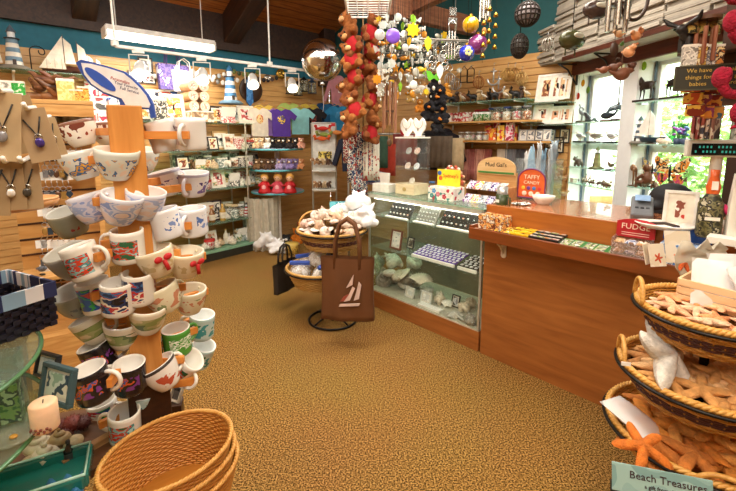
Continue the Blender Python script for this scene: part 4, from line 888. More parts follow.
# ================================================================== THINGS IN THE WINDOWS
def wshelf(ua,ub,z,lab):
    o=empty('window_shelf'); b=MB(); b.box(((ua+ub)/2,RV*.5-.03,z-.004),(ub-ua-.01,RV*.8,.008)); b.build('glass_sheet',glass('d6eee4',.12,.02),o)
    e=MB(); e.box(((ua+ub)/2,RV*.1-.03-.001,z-.004),(ub-ua-.01,.003,.009)); e.build('polished_edge',mt('a9c9bb',.2),o)
    for x in (ua+.012,ub-.012): c=MB(); c.box((x,RV*.5-.03,z-.014),(.012,.06,.012)); c.build('clip',CHROME,o)
    inframe(o,FW); return tag(o,lab,'shelf','glass shelves in the windows')
def zat(px,py,off=-.05): return FW.hit(px,py,off).z
zl=[zat(595,122),zat(595,143),zat(595,168.5),zat(595,186)]; zr=[zat(655,101),zat(655,144),zat(655,189)]
for i,z in enumerate(zl): wshelf(u1a,u1b,z,nth(i)+' glass shelf from the top in the far window')
for i,z in enumerate(zr): wshelf(u2a,u2b,z,nth(i)+' glass shelf from the top in the near window')
def W(fn,args,px,row,near,lab,cat,sc=1,rz=0,off=-.03,grp=None): 
    z=(zr if near else zl)[row]; p=FW.hit(px,150,off); p.z=z+.001
    return put(fn,args,p,FW.rz+rz,lab,cat,grp,sc)
W(heron,('777d80',),579,0,0,'grey heron figure on the top shelf of the far window','figurine',1.3); W(seal,(),588,0,0,'dark seal figure beside the heron in the far window','figurine',1.25,1.6); W(heron,('5d6266',),583,0,0,'darker heron figure behind the grey heron in the far window','figurine',1.1,.6,-.09)
W(whale,('39424c',),605,0,0,'dark whale figure on the top shelf of the far window','figurine',1.3); W(dolphin,('5d6f78',),614,0,0,'grey dolphin figure next to the mullion in the far window','figurine',1.2,.8)
W(gull,(),579,1,0,'white gull on a black base, nearest the far corner of the window','figurine',1.45); W(gull,('d9d4c8','8a8478'),594,1,0,'grey-winged gull lifting its wings between two gulls in the far window','figurine',1.45,.5); W(gull,('f4f2ec','b5babd'),610,1,0,'white gull on a black base beside the mullion','figurine',1.4)
W(animal,('5a5147','8f8574','wolf_figurine'),579,2,0,'howling grey-brown wolf figure on the third shelf of the far window','figurine',1.3)
W(lighthouse,(.22,('8a8a5a','7f8052'),'6d6f4a','5c5e3f'),598,2,0,'mossy green stone tower on the third shelf of the far window','model'); W(gull,('9a8268','6a543e'),612,2,0,'brown bird figure beside the stone tower','figurine',1.0,2.0)
W(bicycle,(),590,3,0,'small bicycle model standing low in the far window','model',1.3,0,-.04)
b=MB(); b.box((0,0,.0),(.34,.02,.012)); tag(b.build('drift_stick',BROWN,loc=FW.on(597,190,-.02,zl[3]+.035),rz=FW.rz),'brown stick lying across the low shelf of the far window','stick')
W(animal,('8d7a66','c9b9a2','turtle_figurine'),609,3,0,'small brown animal at the low end of the far window','figurine',.9); W(package,(.05,.05,.05,('c8c0b0','a9a294','e2dccf')),576,3,0,'small grey cube box in the corner of the far window','box')
for k in range(5): W(animal,(['6a625a','8a7f70','b9ae9c','5a5048','a08a70'][k],'c9bda9','pebble_seal'),578+8.5*k,3,0,nth(k)+' small stone animal from the far corner on the lowest far window shelf','figurine',.75,1+k,-.1,'stone animals in the far window')
W(deer,(),641,0,1,'dark deer silhouette with tall antlers on the top shelf of the near window','figurine',1.5,0); W(deer,('1c1410',),668,0,1,'darker deer lying nearer the till on the top shelf of the near window','figurine',1.4,PI)
W(lighthouse,(.23,('f0f0ec','5a6a7a'),'3a4450'),638,1,1,'grey and white lighthouse standing beside the mullion','model'); W(sailboat,(.24,'2f4f6a','f2efe6',1),650,1,1,'blue hulled boat model on the middle shelf of the near window','model',1.15,0,-.01)
W(conch,('e9d9c4','d9a58a',.045),662,1,1,'pale pink whelk shell on the middle shelf of the near window','shell'); W(scallop,('d9cfc0',.05),668,1,1,'ribbed pale shell beside the pink whelk','shell')
def flowers(c,n):
    o=empty('flower_pot'); b=MB(); b.lathe([(0,0),(.025,0),(.034,.045),(.03,.045),(0,.04)],14); b.build('pot',mt('4a5a7a'),o); rn=random.Random(n); f=MB(); s=MB()
    for i in range(n): x,y,z=rn.uniform(-.04,.04),rn.uniform(-.03,.03),rn.uniform(.07,.13); f.ell((x,y,z),(.013,.013,.01),0,8); s.tube([(0,0,.04),(x,y,z)],.0012,4)
    f.build('blossom',mt(c),o)['kind']='stuff'; s.build('stems',mt('4f8a3a'),o); return o
W(flowers,('9a5ab0',14),677,1,1,'pot of purple blossoms in the near window','flower pot'); W(flowers,('5a7ab0',12),684,1,1,'blue flower pot nearest the till in the near window','flower pot')
def frog():
    return figure('frog_ornament',[('e',(0,0,.05),(.05,.04,.03)),('e',(-.04,0,.075),(.03,.028,.02)),('t',[(.03,.03,.04),(.07,.06,.07),(.09,.05,.01)],[.014,.01,.007]),('t',[(.03,-.03,.04),(.07,-.06,.07),(.09,-.05,.01)],[.014,.01,.007]),('t',[(-.03,.03,.03),(-.05,.05,.0)],[.009,.007]),('t',[(-.03,-.03,.03),(-.05,-.05,.0)],[.009,.007])],[mt('3fa84a',.15)])
W(frog,(),668,1,1,'bright green glass frog on the middle shelf of the near window','ornament',.9,0,-.12)
for k in range(3): W(crinkle,(['4fb85a','7fd06a','3f9a4a'][k],.05,.16,40+k),672+5*k,1,1,nth(k)+' green glass leaf standing behind the boat in the near window','ornament',1,.4*k,-.13,'green glass leaves')
W(giraffe,(),634,2,1,'tall brown giraffe figure beside the mullion','figurine',.98); W(monkey,(),650,2,1,'seated brown monkey figure between giraffe and butterflies','figurine',1.1); W(animal,('7a5236','a98a64','elephant_figurine'),643,2,1,'small brown elephant beside the monkey','figurine',.9); W(animal,('6b452c','9a7a54','bear_figurine'),658,2,1,'small brown bear beside the monkey','figurine',.9,2)
W(butterfly,('d9c23a','3a5a8a'),655,2,1,'yellow and blue butterfly ornament above the monkey','ornament',1.5,0,-.12); W(butterfly,(),673,2,1,'orange and purple butterfly ornament nearest the till','ornament',1.6)
W(jar,(.025,.07,'c9b06a',('d9c88a','efe4c0','c9a94a')),629,2,1,'little jar of yellow beads at the foot of the mullion','jar'); W(animal,('5a3a28','8a6a4a','moose_figurine'),680,2,1,'brown moose figure under the orange butterfly','figurine',1.1)
for k in range(4): # suncatchers on threads in the top of the windows
    px,py,c=((583,83,'e8b83a'),(588,90,'8ab04a'),(578,96,'c8402a'),(644,66,'a0c83a'))[k]; o=empty('window_suncatcher'); b=MB(); b.ell((0,0,0),(.028,.006,.035)); b.build('disc',glass(c,.5,.1),o); s=MB(); s.tube([(0,0,.03),(0,0,.2)],.001,4); s.build('thread',WIRE,o)
    o.location=FW.hit(px,py,-.03); o.rotation_euler=(0,0,FW.rz); tag(o,['yellow','green','red','lime green'][k]+' suncatcher hanging in the top of the '+('far' if k<3 else 'near')+' window','suncatcher')
# ================================================================== DARK FIXTURE, CHALK SIGNS AND LOBSTERS AT THE RIGHT EDGE
def furry(rn,mb,c,r,n):
    mb.ell(c,r,0,14)
def lobster(c='9c1030'):
    o=empty('plush_lobster'); S=MB(); S.ell((0,0,0),(.075,.06,.11)); S.ell((0,-.01,.13),(.08,.07,.075)); S.tube([(0,0,-.09),(0,.0,-.16),(0,-.02,-.2)],[.06,.045,.05],10)
    for s in (-1,1):
        S.tube([(s*.06,0,.05),(s*.14,-.02,.06),(s*.17,-.04,.1)],[.03,.028,.03],8); S.ell((s*.18,-.05,.15),(.045,.03,.06)); S.ell((s*.15,-.05,.16),(.02,.02,.045))
        for k in range(3): S.tube([(s*.06,0,-.02-.04*k),(s*.12,-.02,-.04-.045*k)],[.016,.01],6)
    b=S.build('body',mt(c,.95,0,.35,30,1.0,90),o,remesh=.008)
    for s in (-1,1):
        e=MB(); e.ell((s*.035,-.075,.155),(.02,.012,.024)); e.build('eye',mt('f4f0ea',.2),o); e=MB(); e.ell((s*.035,-.086,.152),(.009,.005,.011)); e.build('pupil',BLACK,o)
    t=MB(); t.tube([(0,.03,.19),(0,.03,.26)],.003,5); t.build('loop',RED,o); return o
for k,(px,py,rz) in enumerate(((742,8,-.6),(744,50,-.4),(738,104,-.75),(752,140,-.5))):
    put(lobster,(),Gy(px+24,py,1.6),rz,['topmost red plush lobster of the hanging string','second red plush lobster down the hanging string','red plush lobster showing its white eye at the frame edge','lowest red plush lobster of the hanging string'][k],'plush toy','plush lobsters on the string',.72)
def rackpost():
    o=empty('souvenir_rack'); b=MB(); b.box((0,0,2.1),(.05,.05,.7)); b.build('post',DKWOOD,o); 
    for z in (1.95,): s=MB(); s.box((0,-.06,z),(.34,.16,.014)); s.build('shelf_board',DKWOOD,o)
    s=MB(); s.box((.06,.04,1.95),(.22,.012,.5)); s.build('back_board',DKWOOD,o); return o
pk=Gy(724,110,2.02); pk.z=0; put(rackpost,(),pk,-1.0,'dark wooden souvenir rack at the near end of the windows','rack')
bx=V((math.cos(-1.0),math.sin(-1.0),0)); by=V((-math.sin(-1.0),math.cos(-1.0),0))
def chalk(lines):
    o=empty('chalk_sign'); b=MB(); b.box((0,0,0),(.17,.012,.105)); bd=b.build('board',mt('2b2a1c',.6),o,.002); e=MB()
    for c,s in (((0,-.007,.05),(.17,.004,.006)),((0,-.007,-.05),(.17,.004,.006)),((-.083,-.007,0),(.006,.004,.1)),((.083,-.007,0),(.006,.004,.1))): e.box(c,s)
    e.build('border',mt('4a4630'),o)
    for i,l in enumerate(lines): text(l,.024,mt('c9a84a'),bd,(0,-.0075,.03-.028*i))
    return o
put(chalk,(('We have','things for','babies'),),Gy(698,78,1.8),-.45,'black chalk sign with gold lettering nearest the window','sign'); put(chalk,(('Ask about','our gift','cards'),),Gy(732,76,1.8),-.45,'second black chalk sign with gold lettering by the lobsters','sign')
for k in range(9):
    px,py=((690,92),(699,92),(708,94),(692,104),(701,105),(711,106),(694,116),(703,117),(713,118))[k]
    put(carton,(.07,.03,.05,(['c8522a','e8b84a','7a2a1c'],['d98a3a','8a3a6a','f0d8a0'],['8a2a2a','d9a04a','4a6a8a'])[k%3],22,'souvenir_magnet'),Gy(px,py,1.88),-.6,nth(k%3)+' painted wooden magnet along, in the '+['upper','middle','lower'][k//3]+' row under the chalk signs','magnet','painted magnets under the chalk signs',tilt=RX(.2))
for k in range(4):
    px=(688,697,706,714)[k]; put(package,(.055,.05,.09,(['b9b4aa','e2ddd2','7a746a'],['d9b04a','8a5a2a','efe0b0'],['c9c4ba','6a6a7a','e8e4dc'],['d98a3a','4a2a1c','efd9a0'])[k]),Gy(px,66,1.9),-.5,['grey','gold','silver','amber'][k]+' boxed trinket on the rack ledge above the chalk signs','box')
def moose():
    return figure('moose_figurine',[('e',(0,0,.09),(.07,.035,.045)),('e',(-.08,0,.12),(.035,.025,.03)),('t',[(-.05,0,.1),(-.08,0,.12)],[.03,.025]),('t',[(-.04,.02,.08),(-.04,.02,0)],[.016,.014]),('t',[(-.04,-.02,.08),(-.04,-.02,0)],[.016,.014]),('t',[(.04,.02,.08),(.04,.02,0)],[.016,.014]),('t',[(.04,-.02,.08),(.04,-.02,0)],[.016,.014]),('t',[(-.08,.02,.14),(-.07,.08,.17),(-.09,.1,.2)],[.01,.016,.006]),('t',[(-.08,-.02,.14),(-.07,-.08,.17),(-.09,-.1,.2)],[.01,.016,.006])],[mt('17120f',.5)])
put(moose,(),Gy(688,53,1.95),.4,'black moose figure on top of the dark souvenir rack','figurine',None,.8)
def chimes(n,r,L,c,top,metal=False,cap='5a3a22',name='wind_chime',disc=.05):
    o=empty(name); m=mt(c,.25,1) if metal else wood(c,'a97a5a','Z',6)
    for k in range(n):
        a=2*PI*k/n; t=MB(); l=L*(1-.08*(k%3)); t.cyl((r*math.cos(a),r*math.sin(a),-top),(r*math.cos(a),r*math.sin(a),-top-l),.009 if not metal else .011,n=10); t.build('chime_tube',m,o)
    d=MB(); d.cyl((0,0,-top+.03),(0,0,-top+.045),r+.016,n=20); d.build('top_disc',mt(cap,.4),o)
    s=MB(); s.tube([(0,0,0),(0,0,-top+.04)],.0018,5)
    for k in range(n): a=2*PI*k/n; s.tube([(r*math.cos(a),r*math.sin(a),-top+.03),(r*math.cos(a),r*math.sin(a),-top)],.001,4)
    s.tube([(0,0,-top+.03),(0,0,-top-L-.06)],.001,4); s.build('cords',WIRE,o)
    k=MB(); k.cyl((0,0,-top-L*.55),(0,0,-top-L*.55-.012),r*.65,n=16); k.build('clapper',mt(cap,.4),o); w=MB(); w.ell((0,0,-top-L-.08),(.022,.008,.035)); w.build('wind_sail',mt(cap,.4),o); return o
put(chimes,(5,.035,.16,'8a4a30',.04),Gy(708,18,1.9),.2,'reddish wooden wind chime hanging over the dark rack','wind chime')
for k in range(3): put(tin,(.03,.05,('6a6a3a','b9a45a','3a3a2a'),'8a7a4a'),Gy((700,712,690)[k],34,1.93),0,['olive round tin on the rack top beside the wind chime','second olive tin at the lobster side of the rack top','third olive tin beside the black moose'][k],'tin')
# ================================================================== MUG TOWER
def mug(r,h,side,inner,rim=None,flare=1.0,band=None,handle='f3efe6',taper=1.0):
    o=empty('mug'); b=MB(); rb=r*taper
    prof=[(0,.0),(rb*.92,0),(rb,.005)]; nb=8
    for k in range(1,nb+1): t=k/nb; prof.append((rb+(r*flare-rb)*(math.sin(t*PI/2)**.75 if flare>1 else t),.005+(h-.005)*t))
    L=len(prof); prof+=[(prof[-1][0]-.004,h+.001),(prof[-1][0]-.006,h-.004),(rb*.9,.012),(0,.012)]
    def mi(j,i):
        if j>=L-1: return 1
        if rim and j>=L-2: return 2
        if band and 2+band[0]<=j<2+band[1] and band[2]<=i%14<band[3]: return 3
        return 0
    b.lathe(prof,28,mi)
    ms=[side if not isinstance(side,str) else mt(side,.25,coat=.4,var=.06),mt(inner,.3,coat=.3,var=.05),mt(rim or 'ffffff',.3),band[4] if band else WHITE]
    b.build('mug_body',ms,o)
    hh=MB(); R0=rb+(r-rb)*.5; hh.tube([(R0-.004,0,h*.82),(R0+.022,0,h*.84),(R0+.034,0,h*.62),(R0+.03,0,h*.36),(R0+.014,0,h*.2),(R0-.004,0,h*.2)],.0062,8); hh.build('handle',mt(handle,.3,coat=.3,var=.05),o,sub=1); return o
P_=lambda *c,**k: pic(c,k.get('s',26),.25,coat=.4)
def motif(base,*m,s=34): # scattered motifs on a plain ground
    k=len(m); h=(k+1)//2; return pic(tuple(m[:h])*2+(base,)*3+tuple(m[h:])*2,s,.25,coat=.4)
def scene(*c,s=30): return pic(c,s,.25,False,(.6,.6,1.3),.4)
W_=(2,12)
MK={ # radius, height, side, inside, rim, flare, band (rows and faces, print), handle, taper
'moose':(.043,.075,'f1ece2','f1ece4','8a5a44',1.22,(2,7,0,14,motif('f1ece2','9c4a38','7b4236',s=26)),'8a5a44',.72),
'beach':(.044,.08,'dfe6e2','f4f1e8',None,1.24,(1,6,0,14,motif('e4e6dc','e0a93f','4a6f9e','efd9c0',s=30)),'f1eee6',.7),
'lilac':(.043,.08,'d9dcec','eeeef2',None,1.2,(0,7,0,14,scene('e4d2d2','dfdeea','a9b9e2','d6d6ea','8fa3d8','e9d9d6',s=26)),'e9e6ee',.76),
'leaf':(.045,.075,'8d8a74','c9c9c2',None,1.1,(2,5,2,7,motif('8d8a74','9c2f2a',s=30)),'8d8a74',.85),
'canoe':(.041,.088,'f2efe8','f4f1ea',None,1.0,(1,6,*W_,scene('2f6a4a','d1402a','8fc9cc','d1402a','3f8f96','b9dfe2',s=40)),'f4f1ea',1),
'grape':(.046,.075,'a8a9a0','c4c4bc',None,1.15,(1,4,3,11,motif('a8a9a0','6a4a7a','7c7e86',s=40)),'a8a9a0',.8),
'globe':(.041,.088,'f2efe8','f4f1ea',None,1.0,(1,7,*W_,scene('2f5fb0','2f5fb0','3fae5a','2f5fb0','c93a4a','e9e6df',s=24)),'f4f1ea',1),
'flag':(.041,.088,'e9e4da','f4f1ea',None,1.0,(1,7,*W_,scene('26345e','3a6aa6','b83a3a','e6dccb','26345e','1f1c22',s=34)),'f4f1ea',1),
'field':(.043,.08,'e3dac4','f4efe4',None,1.18,(2,6,0,14,scene('e3dac4','5c6e3c','8d9a5c','a9a874','d9c9a0',s=20)),'ece4d2',.74),
'night':(.041,.085,'1d1b20','f2efea',None,1.0,(2,6,*W_,motif('1d1b20','3f5fb0','d05a2a','7a3a8a',s=36)),'f2efea',1),
'slogan':(.042,.088,'e4e2e0','efedea',None,1.0,(1,6,8,12,motif('c9bcc0','6a4a56','3a3a48',s=44)),'e6e4e2',1),
'violet':(.045,.078,'e6e4e6','efedee','b9b6cc',1.15,(1,5,3,11,motif('e6e4e6','7a6aa8','5a4a86',s=44)),'dcdae4',.78),
'sketch':(.042,.085,'e4e5ea','efeff1',None,1.0,(2,6,3,11,motif('e4e5ea','7f96cc','5a78b8',s=44)),'e4e5ea',1),
'bow':(.044,.078,'e6d9ba','f1ead8',None,1.15,(2,5,0,14,motif('e6d9ba','d3bd8e','c9b78a',s=22)),'e6d9ba',.72),
'blossom':(.044,.078,'e0d9ba','efead8',None,1.15,(1,6,0,14,motif('e0d9ba','8a9a6a','c98a6a',s=30)),'e0d9ba',.74),
'green':(.041,.085,'4f9a3c','f2f0e8',None,1.0,(2,6,2,12,pic(('4f9a3c','e9efe0','4f9a3c','e9efe0','4f9a3c','e9efe0','4f9a3c'),30,.25,False,(.7,.7,3),.4)),'4f9a3c',1),
'sea':(.041,.085,'bfdcdc','f2f6f4',None,1.0,(1,6,0,14,motif('bfdcdc','3f9aa0','2f7a4a',s=32)),'f2f6f4',1),
'moosewhite':(.044,.08,'ece8e2','f2efea','3a2f2c',1.15,(1,5,3,11,motif('ece8e2','c0563c','a8462f',s=30)),'f2efea',.74),
}
TX,TY=Gy(133,200,1.13).x,1.13
MUGS=[ # px, py (centre), apparent width px, kind, handle dir (deg about z; 180 = picture left, -90 = towards viewer), roll deg, label
(80,134,33,'moose',90,-14,'brown-rimmed moose mug in the top row, away from the post'),(108,133,29,'moose',60,-3,'brown-rimmed moose mug in the top row, against the post'),
(83,165,37,'beach',0,-12,'beach chair mug in the second row, farthest from the post'),(117,164,40,'beach',180,10,'beach chair mug in front of the post in the second row'),(141,161,33,'beach',150,8,'beach chair mug tucked behind the front one in the second row'),
(92,208,36,'lilac',0,-14,'lilac seascape mug leaning outward in the third row'),(121,208,39,'lilac',180,18,'lilac seascape mug in front of the post in the third row'),(145,204,37,'lilac',160,14,'lilac seascape mug behind the front one in the third row'),
(70,222,34,'leaf',60,-5,'olive-grey mug with a red leaf beside the third row'),
(72,262,40,'grape',70,-10,'grey stoneware mug facing away under the leaf mug'),(84,261,33,'canoe',-8,-16,'white mug with a red canoe picture lying outward in the fourth row'),(128,245,31,'canoe',180,3,'canoe mug in front of the post in the fourth row'),(147,240,29,'canoe',160,2,'canoe mug behind the front one in the fourth row'),
(76,301,38,'grape',60,-6,'grey stoneware mug with purple grapes in the fifth row'),(96,295,31,'globe',0,-8,'white mug with a blue and green picture in the fifth row'),(118,297,32,'flag',180,4,'navy and red picture mug in front of the post in the fifth row'),(139,287,31,'flag',160,4,'navy and red picture mug behind the front one in the fifth row'),
(95,328,37,'field',0,-22,'tipped pale mug showing its white inside in the sixth row'),(124,333,37,'field',180,5,'meadow picture mug in front of the post in the sixth row'),(148,318,37,'field',160,8,'meadow picture mug behind the front one in the sixth row'),
(92,383,36,'night',0,-8,'black mug with a bright bear picture and white handle in the seventh row'),(130,376,32,'night',180,4,'black mug with a bright bear picture in front of the post'),(148,354,29,'night',150,4,'black mug behind the post in the seventh row'),(99,357,31,'night',30,-16,'black mug tipped to show its white inside above the seventh row'),
(104,412,29,'globe',0,-4,'red and blue picture mug half hidden in the lowest row'),(125,424,32,'canoe',180,5,'lowest canoe mug in front of the wicker basket'),(143,403,30,'sea',120,8,'pale mug showing its inside behind the lowest canoe mug'),
(164,136,32,'slogan',60,-14,'white slogan mug with dark print in the top row beside the post'),(191,134,32,'slogan',-90,2,'white mug with its handle forward in the top row'),
(166,183,36,'violet',60,-12,'white mug with violets in the second row beside the post'),(193,184,35,'violet',-90,2,'violet-rimmed mug with its handle forward in the second row'),
(166,223,33,'sketch',70,-10,'white mug with a blue sketch in the third row beside the post'),(193,221,31,'sketch',-90,0,'white mug with its handle forward in the third row'),
(157,262,37,'bow',60,-12,'cream mug with a red bow in the fourth row beside the post'),(186,263,35,'bow',70,6,'cream mug with a red bow on the aisle side of the fourth row'),
(164,298,36,'blossom',60,-18,'cream blossom mug in the fifth row beside the post'),(190,300,33,'blossom',70,4,'cream blossom mug on the aisle side of the fifth row'),
(177,340,28,'green',60,0,'green mug with white words in the sixth row'),(202,325,25,'sea',180,8,'pale sea-green mug on the aisle side of the sixth row'),
(163,374,37,'moosewhite',60,-24,'white mug with a red moose and dark rim in the seventh row'),(201,354,22,'sea',180,24,'small pale mug tipped at the aisle end of the tower'),(184,366,28,'canoe',-30,50,'white mug lying on its orange peg at the aisle side'),
]
mr=empty('mug_tower'); b=MB(); ztop=Gy(135,106,TY).z
b.box((0,0,(ztop+.85)/2),(.082,.082,ztop-.85),0,None,RZ(.5).to_3x3()); b.build('post',wood('c07a34','dc9a4f','Z',4),mr,.003)
b=MB(); b.box((0,0,.44),(.11,.11,.82),0,None,RZ(.5).to_3x3()); b.build('pedestal',DKWOOD,mr,.003)
b=MB(); b.lathe([(0,0),(.17,0),(.17,.03),(0,.035)],32); b.build('base_plate',DKWOOD,mr)
mr.location=(TX,TY,0); tag(mr,'tall orange wood post with pegs carrying the souvenir mugs','mug rack')
pegs=[]
for (px,py,wd,kd,hd,roll,lab) in MUGS:
    k=MK[kd]; wd*=.9 if kd in ('slogan','violet','sketch') else 1; dia=2*k[0]*(1+(k[5]-1)*.9); Y=FPX*dia*1.08/wd*.93; Y=min(max(Y,.84),1.36)
    p=Gy(px,py,Y); M3=(RY(math.radians(roll))@RX(.32 if kd in ('leaf','grape') else .1)@RZ(math.radians(hd))); c=V((0,0,k[1]/2)); base=p-(M3.to_3x3()@c)
    o=put(mug,k,base,0,lab,'mug','souvenir mugs on the tower'); o.rotation_euler=M3.to_euler()
    if 'bow' == kd:
        if not [q for q in o.children if q.name.startswith('bow')]:
            rb=MB(); rb.ell((-.02,-.046,.055),(.012,.006,.009)); rb.ell((.006,-.05,.055),(.013,.006,.009)); rb.tube([(-.007,-.05,.05),(-.004,-.052,.02)],.006,6); rb.build('bow_ribbon',RED,o)
    hp=base+M3.to_3x3()@V((k[0]*.95+.014,0,k[1]*.52)); pegs.append(hp)
for hp in pegs: # orange pegs are parts of the tower
    a=V((TX,TY,hp.z-.0)); d=hp-a; d.z=0
    L=d.length+.018; L0=max(0,L-.05) if hp.y<TY-.05 else 0; d.normalize(); b=MB(); X=TR(a-mr.location)@RZ(math.atan2(d.y,d.x)); b.box(((L+L0)/2,0,0),(L-L0,.013,.022),0,X); b.build('peg',wood('d07f33','e39a4d'),mr,.001)
# whale-shaped sign on top of the post
ws=empty('whale_sign'); YS=TY+.0; q0=Gy(135,108,YS)
def wp(x,y): p=Gy(72+x/7.55,55+y/7.55,YS)-q0; return (p.x,p.z)
out=[(35,60),(75,36),(160,55),(270,85),(400,125),(470,180),(530,240),(580,300),(615,370),(632,470),(600,478),(585,415),(440,395),(436,428),(376,420),(362,340),(240,292),(150,230),(90,160)]
inn=[(80,62),(160,70),(270,98),(395,138),(460,190),(520,250),(568,310),(598,375),(590,400),(420,385),(385,330),(250,280),(160,220),(105,150)]
b=MB(); b.prism([wp(*q) for q in out],-.004,.004); b.build('sign_board',mt('2c50a8',.5),ws,.001)
b=MB(); b.prism([wp(*q) for q in inn],-.0065,-.003); b.build('white_panel',mt('efeef0',.5),ws)
b=MB(); b.prism([wp(226+142*math.cos(t)*.8-36*math.sin(t)*.6,186+142*math.cos(t)*.6+36*math.sin(t)*.8) for t in [2*PI*i/28 for i in range(28)]],-.008,-.006); b.build('blue_oval',mt('2c55b8',.5),ws)
for s,x,y,c in (('Personalize',375,195,'b03a3a'),('Your Favorite',420,232,'3a3f6a'),('Full Service',445,270,'3a3f6a')):
    q=wp(x,y); text(s,.0115,mt(c),ws,(q[0],-.0068,q[1]),(PI/2,.28,0),.0003)
ws.location=q0; tag(ws,'blue and white whale-shaped sign on top of the mug post','sign')
# ================================================================== STACK OF WICKER SHOPPING BASKETS
wob=lambda a:1+.0*a
pb=Gy(169,449,.97); HBK=.2
for k in range(3):
    o=put(basket,(.162,.17,'c8873a','bd7c30',None,.74,.7,None,True,False,24,'shopping_basket',.0065),V((pb.x,pb.y,pb.z))+(RZ(.62)@RY(-.03)@RX(.16)).to_3x3()@V((0,0,-.17-.05*k)),0,['topmost wicker shopping basket of the stack by the mug tower','middle wicker shopping basket of the stack','lowest wicker shopping basket of the stack'][k],'basket','stacked wicker shopping baskets',(1+.045*k,)*3)
    o.rotation_euler=(RZ(.62)@RY(-.03)@RX(.16)).to_euler()
b=MB(); b.cyl((0,0,0),(0,0,pb.z-.3),.10,.10,24); tag(b.build('basket_dolly',mt('3a3028'),loc=(pb.x,pb.y,0)),'dark round stool under the wicker baskets','stool')
# ================================================================== NECKLACE SPINNER AND GLASS TABLE AT THE LEFT
NX,NY=-.98,.66; NBZ=Gy(54,302,.93).z-.056
def spinner():
    o=empty('necklace_spinner'); b=MB(); b.cyl((0,0,0),(0,0,1.75),.02,n=14); b.build('pole',WIRE,o)
    b=MB(); b.lathe([(0,0),(.2,0),(.2,.02),(0,.03)],30); b.build('base',BLACK,o)
    for z,r in ((1.395,.22),): d=MB(); d.cyl((0,0,z-.012),(0,0,z),r,n=40); d.build('glass_plate',glass('3b4442',.75,.05),o)
    for z,r in ((.955,.31),(NBZ,.31)): d=MB(); d.cyl((0,0,z-.01),(0,0,z),r,n=48); d.build('glass_plate',glass('dbe9de',.07,.03),o); e=MB(); e.tube([(r*math.cos(a),r*math.sin(a),z-.005) for a in [2*PI*i/64 for i in range(64)]],.005,6,closed=True); e.build('green_edge',mt('4f7a52',.2),o)
    return o
put(spinner,(),(NX,NY,0),0,'tall spinner with glass plates at the picture edge, holding necklaces and candle','display stand')
def necklace(w,h,c,pend):
    o=empty('necklace_card'); b=MB(); b.box((0,0,-h/2),(w,.003,h)); b.build('backing_card',mt(c,.8),o)
    n=MB(); n.tube([(-w*.3,-.003,-h*.18),(-w*.1,-.004,-h*.4),(0,-.005,-h*.52),(w*.12,-.004,-h*.36),(w*.26,-.003,-h*.16)],.0013,6); n.build('cord',BLACK,o)
    g=MB(); g.ell((0,-.007,-h*.64),(w*.16,.004,w*.2)); g.build('pendant',mt(pend,.15,.2),o); r=MB(); r.tube([(.006*math.cos(a),-.006,-h*.54+.006*math.sin(a)) for a in [2*PI*i/12 for i in range(12)]],.001,5,closed=True); r.build('bail',SILVER,o)
    k=MB(); k.tube([(0,.05,.006),(0,-.02,.0),(0,-.03,.008)],.004,6); k.build('white_hook',WHITE,o); return o
for (px,py,w,h,Y,pend,lab,c,ry) in ((3,92,.05,.12,.72,'9a9aa0','necklace card with a grey pendant in the upper row, at the frame edge','b9a07a',.1),(29,109,.045,.095,.74,'4a3a8a','necklace card with a violet stone pendant in the upper row','a98f6c',-.18),(15,96,.045,.11,.8,'8a7a6a','plain necklace card between the two upper cards','a08762',-.15),(46,118,.03,.08,.86,'6a4a3a','thin necklace card behind the violet pendant','b39a74',-.2),
   (8,161,.04,.09,.73,'efece6','necklace card with a white drop pendant in the lower row','9c825e',0),(24,161,.042,.09,.745,'4a4640','necklace card with a round dark pendant in the lower row','a88e6a',0),(-6,160,.045,.1,.72,'7a7a80','necklace card cut by the frame in the lower row','a08660',.1)):
    o=put(necklace,(w,h,c,pend),Gy(px,py,Y),0,lab,'necklace','necklace cards on the spinner'); o.rotation_euler=(0,ry,.5)
def ovaltray():
    o=empty('oval_tray'); b=MB(); b.lathe([(0,.006),(.07,.006),(.085,.012),(.09,.022),(.082,.026),(.07,.016),(0,.014)],36,0,None,1,.62); b.build('tray',wood('c98a52','e0a870','X',5,.3,.3),o); p=MB(); p.tube([(.0864*math.cos(a),.0864*.62*math.sin(a),.026) for a in [2*PI*i/40 for i in range(40)]],.003,6,closed=True); p.build('rim',wood('d9a06a','efc08a'),o); return o
put(ovaltray,(),Gz(6,214,1.397),.9,'oval wooden tray on the dark glass plate','tray')
FK0=Fr(*Gy(50,120,2.6).xy,34)
def bird(c): return figure('bird_figurine',[('e',(0,0,.03),(.04,.018,.017),.1),('e',(-.04,0,.042),(.014,.012,.011)),('t',[(.03,0,.028),(.07,0,.02)],[.012,.004])],[mt(c,.4,var=.5,scale=60)],(.03,.02,.008,'2a2018'))
put(bird,('5a6472',),FK0.on(42,270,.2,FK0.hit(42,275,.2).z),2.7,'grey speckled bird figure behind the navy basket','figurine')
